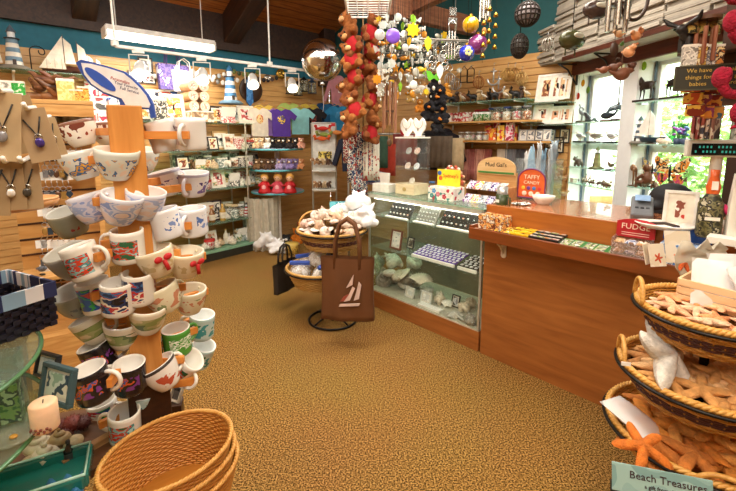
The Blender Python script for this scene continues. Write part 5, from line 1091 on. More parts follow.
def navybasket():
    o=empty('navy_basket'); L,W,H=.3,.2,.105; b=MB()
    nx=22; 
    for (c,s,ax) in (((0,-W/2),L,0),((0,W/2),L,0),((-L/2,0),W,1),((L/2,0),W,1)):
        n=int(s/.014)
        for j in range(7):
            z=H*.7*(j+.5)/7
            for i in range(n):
                u=-s/2+s*(i+.5)/n; off=.003*(1 if (i+j)%2 else -1); pos=(u,c[1]+off,z) if ax==0 else (c[0]+off,u,z)
                b.box(pos,(s/n*1.02,.005,H*.1) if ax==0 else (.005,s/n*1.02,H*.1))
    b.build('weave',mt('1c1a2a',.5),o)
    l=MB()
    for c,s in (((0,-W/2-.004,H*.85),(L+.012,.006,H*.34)),((0,W/2+.004,H*.85),(L+.012,.006,H*.34)),((-L/2-.004,0,H*.85),(.006,W,H*.34)),((L/2+.004,0,H*.85),(.006,W,H*.34))): l.box(c,s)
    l.build('striped_liner',pic(('26305e','26305e','e8e8ee','8fb0cc','26305e'),16,.8,False,(1.6,1.6,.01)),o)
    t=MB(); t.box((0,0,.004),(L,W,.008)); t.build('bottom',mt('1c1a2a'),o); return o
cr=Gy(54,302,.93); d=V((-.42,-.91,0)); e=V((-.91,.42,0)); nb=cr+d*.15+e*.1; nb.z=cr.z-.055
put(navybasket,(),nb,math.atan2(-d.y,-d.x),'dark navy woven basket with a striped blue and white liner','basket')
for k in range(5): put(packet,(.2,.13,.02,('3a3456','2a2844','4a4470'),9,'folded_cloth'),nb+d*(-.04+.02*k)+V((0,0,.012+.019*k)),math.atan2(-d.y,-d.x)+.1*k,nth(k)+' folded navy cloth from the bottom inside the navy basket','cloth','navy cloths in the basket')
bs=MB(); bs.cyl((0,0,0),(0,0,nb.z-.001),.07,n=20); 
q=Gy(8,290,.9); put(book,(.1,.14,.02,('1f6a66','2f8a80','efe6d2')),V((nb.x-.16,nb.y+.16,nb.z)),.6,'teal covered book standing behind the navy basket','book',None,1,RX(-.4))
def candle():
    o=empty('pillar_candle'); b=MB(); b.lathe([(0,0),(.027,0),(.0285,.004),(.0285,.066),(.025,.07),(.012,.067),(0,.066)],26); b.build('wax',mt('e6c3a0',.5,0,.1,40,sub=.3),o); w=MB(); w.tube([(0,0,.066),(.002,0,.076)],.0012,5); w.build('wick',BLACK,o); s=MB()
    for k in range(9): s.ell((.0285*math.cos(-2.2+.2*k),.0285*math.sin(-2.2+.2*k),.008+.006*(k%2)),(.004,.003,.004),0,6)
    s.build('sea_glass_trim',mt('7a3a2a',.4),o); return o
put(candle,(),Gz(46,428,.957),0,'cream pillar candle with dark shell trim on the glass plate','candle',None,.85)
def vase(w,h,c):
    o=empty('glass_vase'); b=MB()
    for cc,s in (((-w/2,0,h/2),(.006,w,h)),((w/2,0,h/2),(.006,w,h)),((0,-w/2,h/2),(w,.006,h)),((0,w/2,h/2),(w,.006,h)),((0,0,.008),(w,w,.016))): b.box(cc,s)
    b.build('glass_wall',glass('eaf2ee',.03,.02),o); f=MB(); f.box((0,0,h*.35),(w*.8,w*.8,h*.5)); f.build('green_filling',pic(('3f7a3a','8ab05a','2a4a3a','c9d9b0'),40),o); return o
put(vase,(.04,.16,1),Gz(15,425,.957),.5,'tall square glass vase with green filling beside the candle','vase')
put(picture,(.1,.085,'3f5a62',('4a7a86','8fae9a','c9d6cc','2f4a5a','e0dcc8'),.25),Gz(55,404,.957),-.35,'sea coloured glass picture standing behind the candle','picture frame')
put(picture,(.075,.06,'20242a',('aab6c0','c4ccd4'),.3),V(Gz(45,378,.957)),-.35,'grey card in a dark holder behind the sea coloured picture','picture frame')
def dishb(): 
    o=empty('shell_dish'); b=MB(); b.lathe([(0,0),(.05,.004),(.065,.02),(.06,.022),(.045,.01),(0,.008)],26); b.build('dish',glass('e4e6da',.15,.1),o); f=MB(); f.ell((0,0,.013),(.013,.01,.006)); f.build('amber_stone',mt('c8923a',.3),o); return o
put(dishb,(),Gz(14,440,.957),0,'shallow clear dish with an amber stone on the glass plate','dish',None,.6)
# low plate with teal tray and sea things
TZ=.70
d=MB(); d.cyl((0,0,TZ-.02),(0,0,TZ),.18,n=48); d.cyl((0,0,0),(0,0,TZ-.02),.06,n=20); o=d.build('low_table',wood('4a2e1a','6b4426')); o.location=(-.88,.98,0); tag(o,'low dark wooden table under the glass plate','table')
def tealtray():
    o=empty('teal_tray'); b=MB(); b.box((0,0,.006),(.2,.12,.012)); 
    for c,s in (((-.1,0,.02),(.014,.12,.035)),((.1,0,.02),(.014,.12,.035)),((0,-.06,.02),(.2,.014,.035)),((0,.06,.02),(.2,.014,.035))): b.box(c,s)
    b.build('tray',mt('1f6e66',.15,coat=.6),o,.006); e=MB(); e.tube([(x*.1,y*.06,.039) for x,y in ((-1,-1),(1,-1),(1,1),(-1,1))],.004,6,closed=True); e.build('pale_rim',mt('a9cfc0',.2),o); return o
put(tealtray,(),Gz(40,487,TZ),.5,'teal glazed rectangular dish with a pale rim','dish')
def cloth(c):
    mb=MB(); rn=random.Random(4); n=12; vs=[(.14*(i/n-.5),.1*(j/n-.5),.02+.018*math.sin(i*1.3+j*.5)+.012*math.sin(j*1.7)) for i in range(n+1) for j in range(n+1)]
    mb.add(vs,[(i*(n+1)+j,i*(n+1)+j+1,(i+1)*(n+1)+j+1,(i+1)*(n+1)+j) for i in range(n) for j in range(n)],0,True); o=mb.build('blue_cloth',mt(c,.7)); s=o.modifiers.new('s','SOLIDIFY'); s.thickness=.004; return o
put(cloth,('2a6a98',),Gz(64,494,TZ+.0),.4,'crumpled bright blue cloth beside the teal dish','cloth',None,.6)
for k,(px,py,r,c) in enumerate(((61,432,.022,'5a1f1c'),(73,430,.026,'6a241c'),(83,428,.022,'4a1a18'),(64,441,.02,'53201c'))):
    def urchin(r,c):
        mb=MB(); mb.ell((0,0,r*.8),(r,r,r*.8),0,14)
        for i in range(60): a=2.4*i; z=1-2*(i+.5)/60; q=math.sqrt(1-z*z); mb.cyl((r*.9*q*math.cos(a),r*.9*q*math.sin(a),r*.8+r*.72*z),(r*1.25*q*math.cos(a),r*1.25*q*math.sin(a),r*.8+r*1.0*z),.0018,.0006,4,cap=False)
        return mb.build('sea_urchin',mt(c,.6))
    put(urchin,(r,c),Gz(px,py,TZ+.008),0,nth(k)+' dark red sea urchin counted from the candle side of the low table','sea urchin','sea urchins on the low table')
for k,(px,py,c) in enumerate(((38,452,'cabda2'),(52,446,'8f7a52'),(45,463,'e6dcc6'),(34,466,'b9a684'),(60,448,'a98f66'),(74,447,'c9b48a'))): put(clam if k%2 else conch,(c,.03) if k%2 else (c,'d4a286',.03),Gz(px,py,TZ+.004),k,['spired pale','brown flat','large cream spired','tan rounded','brown spired','yellowish rounded'][k]+' seashell on the low dark table','shell','seashells on the low table')
put(bottle,(.014,.06,'141618','2a2a2a','3a3a3a'),Gz(70,461,TZ),0,'little black bottle among the shells on the low table','bottle')
b=MB(); b.box((0,0,.008),(.13,.022,.016)); tag(b.build('driftwood_stick',wood('8a6238','b88a58'),loc=Gz(90,450,TZ+.0),rz=1.0),'pale driftwood stick lying in front of the mug post','stick')
put(picture,(.05,.065,'c9c4b8',('2a2c30','3a3c40'),.5),Gz(174,402,.5),-.4,'small pewter framed dark picture beside the stacked baskets','picture frame')
q=Gz(174,402,.5); b=MB(); b.box((0,0,.25),(.06,.06,.499)); tag(b.build('plinth_block',DKWOOD,loc=(q.x,q.y,0),rz=.3),'dark plinth standing behind the stacked baskets','plinth')
# ================================================================== KEYCHAIN FIXTURE ON THE LEFT
FK=Fr(*Gy(50,120,2.6).xy,34); kx=lambda px,py=110: FK.u(FK.hit(px,py,0)); KZ=FK.hit(58,101,.15).z
def fixture():
    o=empty('keychain_fixture'); inframe(o,FK); a=kx(2);b_=kx(88); w=b_-a; c=(a+b_)/2
    b=MB(); b.box((c,.03,KZ/2),(w,.03,KZ-.02)); b.build('back_panel',wood('c08a48','d9a866','X',3),o)
    b=MB(); b.box((c,-.1,KZ-.012),(w+.06,.3,.024)); b.build('top_board',OAK,o,.002); b=MB(); b.box((c,-.24,KZ-.06),(w+.06,.016,.07)); b.build('fascia',OAK,o,.002)
    b=MB(); b.box((b_+.015,-.08,KZ/2),(.03,.24,KZ)); b.build('side_panel',OAK,o,.002)
    b=MB(); b.box((c,-.1,.16),(w,.26,.32)); b.build('base',OAK,o,.003)
    b=MB(); b.box((c,-.14,FK.hit(42,275,.2).z-.012),(w,.26,.022)); b.build('shelf_board',OAK,o,.002)
    for i in range(12): b=MB(); b.box((c,.012,.4+i*.1),(w,.006,.012)); b.build('slat_groove',DKWOOD,o)
    return tag(o,'tall oak keychain fixture with hook rows behind the mug tower','display stand')
fixture()
def keychain(tagc,ch,sh):
    o=empty('keychain'); t=MB(); t.box((0,-.006,-.025),(.055,.004,.05)); t.build('backing_card',mt(tagc),o); h=MB(); h.tube([(0,.1,.005),(0,-.02,0),(0,-.028,.008)],.003,5); h.build('hook',STEEL,o)
    c=MB(); c.tube([(0,-.01,-.05),(.002,-.012,-.09)],.002,5); c.tube([(.014*math.cos(a),-.012,-.104+.014*math.sin(a)) for a in [2*PI*i/14 for i in range(14)]],.0018,5,closed=True); c.build('key_ring',STEEL,o)
    k=MB(); 
    if sh==0: k.ell((0,-.012,-.145),(.016,.006,.026))
    elif sh==1: k.box((0,-.012,-.145),(.026,.008,.045))
    else: k.prism([(0,-.165),(.02,-.14),(.01,-.12),(-.01,-.12),(-.02,-.14)],-.016,-.008)
    k.build('charm',mt(ch,.3,.3),o); return o
rs=random.Random(31); KC=['6a4a34','8a8a8c','4a3a2e','b08a4a','5a5f66','7a3a30','3a4a5a']
for r,(py,x0,x1,n) in enumerate(((114,33,84,9),(150,40,84,8),(172,30,70,7),(208,40,66,5),(240,38,78,7),(264,42,76,6))):
    for j in range(n):
        px=x0+(x1-x0)*(j+.5)/n; p=FK.hit(px,py,.12); put(keychain,(['efeae0','e2e4e2','f2efe8'][(j+r)%3],KC[(3*j+r)%7],(j+r)%3),p,FK.rz,['silver','brown','dark','brass'][j%4]+' keychain on a white card, '+nth(j)+' along the '+nth(r)+' hook row of the oak fixture','keychain','keychains on the oak fixture')
def carving(c,n):
    return figure('wood_carving',[('e',(0,0,.035),(.09,.035,.033),.15*n),('t',[(-.06,0,.05),(-.1,.01,.09),(-.13,0,.1)],[.025,.018,.01]),('t',[(.05,0,.04),(.1,-.01,.07),(.14,0,.06)],[.022,.014,.005])],[wood(c,'8a5a38','X',6)],None,.006)
for k,(px,py,dz,rz,c) in enumerate(((34,97,0,.3,'9a6a42'),(50,99,0,-.2,'a8744a'),(62,98,0,.8,'8a5836'),(40,92,.05,1.2,'3a1f16'),(54,91,.055,.4,'2f1a12'),(46,86,.1,-.5,'4a2418'),(60,86,.1,.2,'5a1f20'))):
    p=FK.on(px,py,.1,KZ+.001+dz); put(carving,(c,k%3),p,FK.rz+rz,['tan wood bird at the far end of the pile','tan wood bird in the middle of the pile','brown wood bird at the aisle end of the pile','dark wood bird in the second layer, far end','dark wood bird in the second layer, aisle end','dark brown wood bird at the top of the pile','reddish wood bird at the top of the pile'][k]+' on the oak fixture','carving','wooden birds heaped on the fixture',.72)
for k,(px,w,h,cols,l) in enumerate(((10,.07,.1,('e9e6df','c9c4b8','8a8a80'),'white box at the far end of the oak fixture top'),(20,.06,.1,('2f9a3c','3fae4a','d9e8cf'),'bright green box on the oak fixture top'),(67,.09,.13,('e9cf7a','efdc9a','e2c46a'),'pale yellow box at the aisle end of the oak fixture top'),(77,.07,.07,('c98a3a','e9b85a','7a4a22'),'orange box on the oak fixture corner'),(84,.06,.09,('d9902f','f0c060','a85a1f'),'amber box on the fixture corner nearest the packs'))): put(package,(w,.05,h,cols),FK.on(px,100,.16,KZ+.001),FK.rz,l,'box')
# ================================================================== LEFT WALL
def gshelf(fr,pxa,pxb,py,off,d,lab,name='wall_shelf',wooden=False,glassy=None):
    pm=(pxa+pxb)/2; z=fr.hit(pm,py,off).z; ua=fr.u(fr.hit(pxa,py,off)); ub=fr.u(fr.hit(pxb,py,off)); o=empty(name); inframe(o,fr)
    b=MB(); b.box(((ua+ub)/2,-d/2-.002,z-.006),(ub-ua,d,.012 if not wooden else .02)); b.build('glass_sheet' if not wooden else 'board',glassy or (glass('bfe0d0',.25,.03) if not wooden else OAK),o)
    for t in (.12,.5,.88): c=MB(); c.box((ua+(ub-ua)*t,-d/2,z-.02),(.02,d-.01,.012)); c.box((ua+(ub-ua)*t,-.008,z-.04),(.02,.008,.1)); c.build('bracket',WHITE,o)
    tag(o,lab,'shelf'); return z+(.001 if not wooden else .005)
z1=gshelf(FA,0,102,72.5,.22,.3,'glass wall shelf of ships and lighthouse high on the slat wall')
A_=lambda px,off,z: FA.on(px,75,off,z)
def lh(px,H,*a,**k): pass
put(lighthouse,(.42,('e9e4d8','6a8aa0'),'5a6a78','8a8578'),A_(16,.2,z1),FA.rz,'tall white and blue banded lighthouse on the high glass shelf','model')
put(sailboat,(.38,'5a2f24','efe6d6',2),A_(72,.2,z1),FA.rz,'tall ship model with cream sails on the high glass shelf','model',1.05); put(sailboat,(.2,'3a3a44','e9e2d2',1),A_(1,.2,z1),FA.rz,'small sailing boat at the frame edge on the high glass shelf','model')
for k,px in enumerate((50,58,65)): put(sailboat,(.13,'4a2a20','e6dcc6',1),A_(px,.28,z1),FA.rz,['tiny sailing boat below the tall ship bow','second tiny sailing boat in front of the tall ship','third tiny sailing boat in front of the tall ship'][k],'model')
put(sailboat,(.22,'6a3a28','efe8da',2),A_(93,.2,z1),FA.rz,'medium two-masted boat at the aisle end of the high glass shelf','model')
def scroll():
    o=empty('iron_scroll'); b=MB(); pts=[(-.06,0,0),(-.06,0,.2)]+[(.0+.06*math.cos(PI-a),0,.2+.05*math.sin(a)) for a in [PI*i/10 for i in range(1,11)]]+[(.06-.025*(1-math.cos(a)),0,.2-.03*math.sin(a)) for a in [PI*i/8 for i in range(1,10)]]
    b.tube(pts,.005,6); b.build('scroll_hook',WIRE,o); f=MB(); f.box((-.03,0,.005),(.16,.08,.01)); f.build('foot',WIRE,o); return o
put(scroll,(),A_(40,.18,z1),FA.rz,'black iron scroll hook between lighthouse and tall ship','hook')
for k,(px,py) in enumerate(((136,78),(149,79),(146,68))): put(picture,(.16,.14 if k<2 else .18,'241812',('d9c4c8','8a3a4a','efe6e2','3a2a30') if k==1 else ('e9e4da','6a6a70','2a2a2e'),0,'wall_picture',14),FA.hit(px,py+5,.02),FA.rz,['small dark framed picture behind the whale sign tail','small dark framed pink picture on the slat wall','upper dark framed picture half behind the spotlight'][k],'picture')
def hangpack(w,h,cols,sc):
    o=empty('hanging_pack'); b=MB(); b.box((0,-.01,-h/2),(w,.018,h)); b.build('pack',pic(cols,sc,.25,coat=.3),o,.002); c=MB(); c.box((0,-.01,.012),(w,.004,.03)); c.build('header_card',mt('e9e6e0'),o); k=MB(); k.tube([(0,.04,.015),(0,-.03,.01)],.003,5); k.build('hook',STEEL,o); return o
HP=[('d9304a','f2eee8','f4f2ec','3a3a44'),('e9e6df','c23a3a','f2efe8'),('3a4a9a','e9e6df','2a2a3a'),('efece4','d98a9a','8a2f3a'),('6a6a70','e9e4d9','b9302a'),('8a2a30','e6dccb','2a2a2e'),('d9d4c8','3a5aa0','f2efe6'),('2f3a6a','d9d9e2','a02f3a'),('f0ece2','d04a4a','3a3a3a')]
for r in range(3):
    for j in range(4):
        put(hangpack,(.13,.13,HP[(r*4+j)%9],9),FA.hit(91+10.5*j,84+14*r,.06),FA.rz,['red and white','white','blue','pink'][j]+' toy pack hanging on the slat wall beyond the oak fixture, '+['upper','middle','lower'][r]+' row','toy pack','toy packs on the slat wall')
for r in range(2):
    for j in range(4): put(hangpack,(.14,.16,HP[(r*3+j*2)%9],8),FA.hit(140+12*j,92+16*r,.06),FA.rz,nth(j)+' wrapped toy along the '+['upper','lower'][r]+' row behind the mug post','toy pack','toy packs behind the post')
# ------------------------------------------------------------------ glass shelving unit
FU=Fr(-2.03,4.83,50); ux=lambda px: FU.u(FU.hit(px,200,0)); ZU=[FU.hit(230,y,0).z for y in (249,221,188,168,150,123)]
ZU[0]=.14; UA=ux(140); UB=ux(262); UD=.42
def unit():
    o=empty('glass_shelving'); inframe(o,FU); w=UB-UA; c=(UA+UB)/2
    def out(o_=0,n=8): # rounded aisle end
        p=[(UA,UD),(UA,0)]; r=UD*.5
        for i in range(n+1): a=-PI/2+PI*i/n; p.append((UB-r+ (r+o_)*math.cos(a),r+(r+o_)*math.sin(a)))
        return p
    b=MB(); b.prism(out(),0,.12,0,RX(PI/2)@Matrix.Diagonal((1,1,-1,1))); 
    def slab(z0,z1,m,nm,grow=0): 
        q=out(grow); n=len(q); mb=MB(); mb.add([(x,y,z0) for x,y in q]+[(x,y,z1) for x,y in q],[tuple(range(n))[::-1],tuple(range(n,2*n))]+[(i,(i+1)%n,(i+1)%n+n,i+n) for i in range(n)]); return mb.build(nm,m,o)
    slab(0,.1,mt('2a2a22',.5),'plinth'); slab(.1,.13,mt('86b596',.4),'green_base_board',.01)  # near-black plinth colour stands for the shadow beneath the green board
    for z in ZU[1:]: slab(z-.012,z,glass('b9d9c6',.22,.03),'glass_shelf')
    for u,y in ((UB-UD*.5,.01),(UB-UD*.5,UD-.01),(UA+.02,.01),(UA+w*.45,UD-.01)): p=MB(); p.cyl((u,y,.1),(u,y,ZU[5]),.011,n=10); p.build('post',mt('c9c4b4',.3,.5),o)
    return tag(o,'tall rounded glass shelving unit on a green base beyond the mugs','shelving unit')
unit()
U_=lambda px,off,k: FU.on(px,200,-off,ZU[k]+.002)
lev=['base','lowest shelf','second shelf','third shelf','fourth shelf','top shelf']
GC=[('f1ece2','e2d6c4','c98a6a','8a5a4a'),('efe9df','3a3a3a','c9c4b8'),('d98a3a','f2d6a0','8a3f22','efe6d6'),('f4f2ec','a9b4b0','6a7a72'),('e9d9d4','c45a5a','f4efe8'),('f0ede4','d9c08a','6a8a5a')]
rs=random.Random(41); cnt={}
def fill(k,spec,off0=.1):
    for i,(px,kind,*a) in enumerate(spec):
        off=off0+.05*(i%2); p=U_(px,off,k); w='on the '+lev[k]+' of the glass unit, '+nth(i)+' from the mugs'
        if kind=='box': put(package,(a[0]*1.2,.09,a[1]*1.25,GC[a[2]]),p,FU.rz,['cream printed','white','orange','pale grey-green','pink','leafy'][a[2]]+' gift box '+w,'box')
        elif kind=='pic': put(picture,(a[0]*1.15,a[1]*1.2,['efece4','3a1a1c','2a2420','c9a46a','e6e0d2','b9b4a8'][a[2]],GC[a[2]],.2,'framed_picture',13),p,FU.rz,['cream','dark red','black','golden','white','grey'][a[2]]+' framed picture '+w,'picture frame')
        elif kind=='card': put(card,(a[0],a[1],GC[a[2]],.22),p,FU.rz,['cream','white','orange','grey-green','pink','leafy'][a[2]]+' greeting card '+w,'card')
        elif kind=='jar': put(jar,(a[0]*1.2,a[1]*1.25,'d9c9a0' if a[2]%2 else 'efece4',GC[a[2]]),p,FU.rz,['cream','white','amber','pale','pink','green'][a[2]]+' filled jar '+w,'jar')
        elif kind=='bot': put(bottle,(a[0],a[1],['c9a04a','8a5a2a','e9e2d0','6a7a5a'][a[2]],'d9b86a','efe6d0'),p,FU.rz,['gold','brown','cream','green'][a[2]]+' bottle '+w,'bottle')
        elif kind=='gull': put(gull,(),p,FU.rz,'white gull figure '+w,'figurine',None,1.5)
        elif kind=='shell': put(conch,(['f2e9da','e2c9a4','efe2cc'][a[0]],'d9a88a',.055),p,FU.rz+i,['white','tan','cream'][a[0]]+' seashell '+w,'shell')
        elif kind=='lh': put(lighthouse,(.2,('f4f2ec','b03a34'),'3a3a3a','8a8578'),p,FU.rz,'red and white lighthouse '+w,'model')
        elif kind=='ani': put(animal,(['7a5a3a','e9e2d6','3a3634'][a[0]],'d9c4a0','moose_figurine'),p,FU.rz+.4*i,['brown','white','black'][a[0]]+' animal figure '+w,'figurine',None,1.5)
        elif kind=='tin': put(tin,(.065,.12,GC[a[0]],['efece4','c9302a','d9b84a'][a[0]%3]),p,0,['cream','white','orange','green','pink','leafy'][a[0]]+' round tin '+w,'tin')
fill(0,[(203,'shell',0),(210,'pic',.13,.17,0),(218,'shell',1),(224,'bot',.035,.2,2),(230,'shell',2),(236,'jar',.05,.12,5),(241,'card',.14,.18,3),(247,'box',.1,.28,3),(253,'pic',.16,.3,4),(258,'shell',0),(214,'shell',2),(227,'ani',1),(207,'tin',4)])
fill(1,[(186,'ani',1),(192,'card',.12,.16,4),(199,'tin',0),(205,'box',.15,.2,0),(211,'bot',.04,.2,1),(216,'pic',.17,.22,1),(222,'bot',.04,.22,0),(228,'jar',.05,.16,1),(234,'jar',.05,.15,3),(240,'jar',.045,.14,0),(246,'lh'),(252,'ani',2),(258,'gull'),(208,'ani',0),(225,'shell',0)])
fill(2,[(180,'box',.12,.1,4),(188,'tin',2),(195,'card',.15,.16,0),(202,'ani',2),(207,'tin',4),(213,'box',.09,.07,5),(220,'pic',.17,.2,4),(229,'pic',.17,.2,5),(236,'card',.15,.18,1),(243,'shell',0),(249,'ani',1),(255,'pic',.15,.18,3),(260,'jar',.05,.1,5)])
fill(3,[(186,'pic',.14,.14,2),(196,'ani',0),(203,'card',.13,.12,5),(210,'jar',.05,.13,2),(216,'shell',1),(223,'box',.12,.1,3),(230,'ani',1),(237,'tin',0),(244,'box',.12,.11,1),(251,'card',.12,.14,4),(258,'ani',2)])
fill(4,[(185,'card',.14,.14,1),(194,'pic',.16,.16,4),(202,'box',.13,.14,0),(209,'card',.16,.17,1),(217,'pic',.12,.14,2),(225,'pic',.19,.2,3),(233,'pic',.15,.17,0),(240,'box',.13,.13,4),(247,'shell',0),(253,'tin',1),(259,'card',.13,.15,2)])
fill(5,[(150,'pic',.17,.24,2),(158,'tin',3),(166,'box',.12,.2,1),(224,'pic',.2,.18,2),(233,'card',.2,.2,4),(242,'pic',.17,.2,3),(251,'pic',.22,.2,4),(219,'bot',.03,.14,0)])
for k in range(2): put(picture,(.27,.32,'e9e2d2',('f2c95a','f4efe2','d9582f','8ab04a','f2dca0','e9a04a'),.2,'food_picture',11,.1),U_(181+0*k,.12+.08*k,5),FU.rz,['bright food picture panel on the glass unit top','second food panel behind the bright food picture'][k],'picture frame')
for k in range(1,6):
    for i in range(9):
        px=176+9.2*i+(k%2)*4; ci=(i*2+k)%6; hh=[.2,.14,.17][(i+k)%3]
        put(package if (i+k)%4 else tin,(.15,.08,hh,GC[ci]) if (i+k)%4 else (.07,hh,GC[ci],'efece4'),U_(px,.3,k),FU.rz,['cream','white','orange','mint','pink','leafy'][ci]+' printed '+('box' if (i+k)%4 else 'canister')+' at the back of the '+lev[k]+' of the glass unit, '+nth(i)+' along','box' if (i+k)%4 else 'tin','back row of the glass unit')
def roll(r,L,c):
    o=empty('gift_roll'); X=RX(PI/2); b=MB(); b.cyl((0,0,r),(0,L,r),r,n=20); b.build('tube',mt(c,.5),o); l=MB(); l.cyl((0,-.006,r),(0,0,r),r*1.05,n=20); l.build('end_cap',mt('e9c4b0',.4),o); d=MB(); d.cyl((0,-.008,r),(0,-.005,r),r*.6,n=16); d.build('round_label',pic(('f2dccf','d98a7a','f6ece4'),30),o); return o
for r in range(3):
    for j in range(2): put(roll,(.055,.28,'b98a5a'),U_(200+10.5*j,.02,5)+V((0,0,.13+.116*r)),FU.rz-.1,['lower','middle','upper'][r]+' pink-capped gift roll of the '+['mug side','aisle side']
[j]+' column','gift roll','gift rolls on the glass unit')
put(package,(.26,.22,.128,('8a6a4a','b9a07a','efe6d6')),U_(205,.05,5),FU.rz-.1,'low printed box under the gift rolls','box')
# ------------------------------------------------------------------ hung on the left wall
def tote(c1,c2):
    o=empty('tote_bag'); b=MB(); b.prism([(-.16,0),(.16,0),(.18,.3),(-.18,.3)],-.05,.05); b.build('bag_body',pic((c1,c2,c1,'e9e4ee'),14,.7),o,.012); 
    for y in (-.045,.045): h=MB(); h.tube([(-.08,y,.29),(-.07,y,.42),(0,y,.47),(.07,y,.42),(.08,y,.29)],.008,6); h.build('handle',mt(c1),o)
    return o
put(tote,('4a3a7a','6a5a9a'),FA.hit(174,90,.1),FA.rz,'purple patterned tote bag hanging on the slat wall','bag'); put(tote,('f0ede6','8a8a90'),FA.hit(185,92,.14),FA.rz,'white and grey striped tote bag beside the purple one','bag',None,.85)
put(lighthouse,(.5,('f2efe8','3f7aa8'),'3a6f9a','6a8aa0'),FA.hit(231,104,.27),FA.rz,'slim white and blue lighthouse lamp against the slat wall','model')
def plate(r,c,rim): 
    o=empty('wall_plate'); b=MB(); b.lathe([(0,.012),(r*.6,.01),(r,.03),(r*.98,.034),(r*.6,.016),(0,.018)],30,0,RX(PI/2)); b.build('plate',mt(c,.3),o); e=MB(); e.tube([(r*math.cos(a),-.032,r*math.sin(a)) for a in [2*PI*i/40 for i in range(40)]],.008,6,closed=True); e.build('rim',mt(rim,.4),o); return o
put(plate,(.17,'3a2418','2a1810'),FA.hit(250,90,.02),FA.rz,'dark round plate on the slat wall under the spotlight','plate')
b=MB(); b.prism([(-.035,0),(.035,0),(.05,-.3),(0,-.36),(-.05,-.3)],-.01,.01); tag(b.build('blue_windsock',pic(('3a7ac0','4f8fd0','2f6ab0'),12,.7),loc=FA.hit(249,80,.1),rz=FA.rz),'long blue windsock hanging in front of the dark plate','windsock')
def swag(n,c,dark):
    o=empty('shell_garland'); s=MB(); s.tube([(-.3+.6*i/20,0,-.08*math.sin(PI*i/20)) for i in range(21)],.004,5); s.build('string',WIRE,o)
    for k in range(n): b=MB(); t=(k+.5)/n; b.ell((-.3+.6*t,-.02,-.08*math.sin(PI*t)-.03),(.035,.025,.04)); b.build('shell',mt([c,dark][k%3==2],.5),o)
    return o
for k,(px,py,c,d) in enumerate(((160,70,'e9e4d8','a9a294'),(208,70,'f2efe8','b9c4c8'),(222,76,'e9e6e0','8a8a86'),(243,68,'6a7a3a','3a4a2a'),(263,74,'2a2226','4a3a40'))): put(swag,(7,c,d),FA.hit(px,py,.06),FA.rz,['cream shell garland beside the tote bags','white shell garland behind the second spotlight','grey-white shell garland above the lighthouse lamp','green leaf garland above the dark plate','dark bead garland beside the third spotlight'][k],'garland',None,.8)
def mask(c):
    return figure('wall_mask',[('e',(0,0,0),(.09,.04,.075)),('e',(-.035,-.035,.01),(.025,.02,.025)),('e',(.035,-.035,.01),(.025,.02,.025)),('e',(0,-.04,-.03),(.03,.02,.02))],[mt(c,.25,.8)],None,.008)
put(mask,('c9a54a',),FA.hit(281,74,.06),FA.rz,'gold wall mask beside the last spotlight','mask'); put(mask,('e6e2d8',),FA.hit(268,78,.06),FA.rz,'pale wall mask next to the gold mask','mask',None,.7)
def lantern(c):
    o=empty('hanging_lantern'); f=MB()
    for x in (-.05,.05):
        for y in (-.05,.05): f.cyl((x,y,-.2),(x,y,0),.005,n=6)
    f.box((0,0,-.2),(.12,.12,.012)); f.box((0,0,0),(.12,.12,.012)); f.lathe([(.07,.006),(.02,.05),(.001,.06)],4); fr_=f.build('frame',mt(c,.4,.3),o); g=MB(); g.box((0,0,-.1),(.09,.09,.18)); g.build('glass_pane',glass('e9efe6',.2,.05),fr_); k=MB(); k.cyl((0,0,-.19),(0,0,-.1),.022,n=10); k.build('candle',CREAM,o); h=MB(); h.tube([(0,0,.05),(0,0,.13)],.003,5); h.build('hanger',WIRE,o); return o
for k,(px,py,c) in enumerate(((290,82,'1c1a18'),(298,84,'2a2622'),(304,80,'1c1a18'),(312,82,'2a4a70'))): put(lantern,(c,),FA.hit(px,py,.12),FA.rz,['black lantern hanging under the gold mask','dark grey lantern beside the black one','second black lantern nearer the corner','blue lantern hanging under the balloon'][k],'lantern',None,.85)
def shirt(c,print_=None):
    o=empty('t_shirt'); b=MB(); out=[(-.2,-.62),(.2,-.62),(.21,-.2),(.3,-.26),(.36,-.16),(.2,-.02),(.09,.0),(0,-.05),(-.09,0),(-.2,-.02),(-.36,-.16),(-.3,-.26),(-.21,-.2)]
    b.prism(out,-.018,.018); b.build('cloth',mt(c,.85,0,.12,9),o,.008)
    h=MB(); h.tube([(-.2,0,-.035),(0,0,.04),(.2,0,-.035)],.01,6); wh=h.build('wooden_hanger',OAK,o); k=MB(); k.tube([(0,0,.04),(0,0,.09),(.02,0,.105),(.035,0,.09)],.003,5); k.build('hanger_hook',STEEL,wh)
    if print_: p=MB(); p.ell((0,-.02,-.24),(.09,.003,.1)); p.build('chest_print',pic(print_,18),o)
    return o
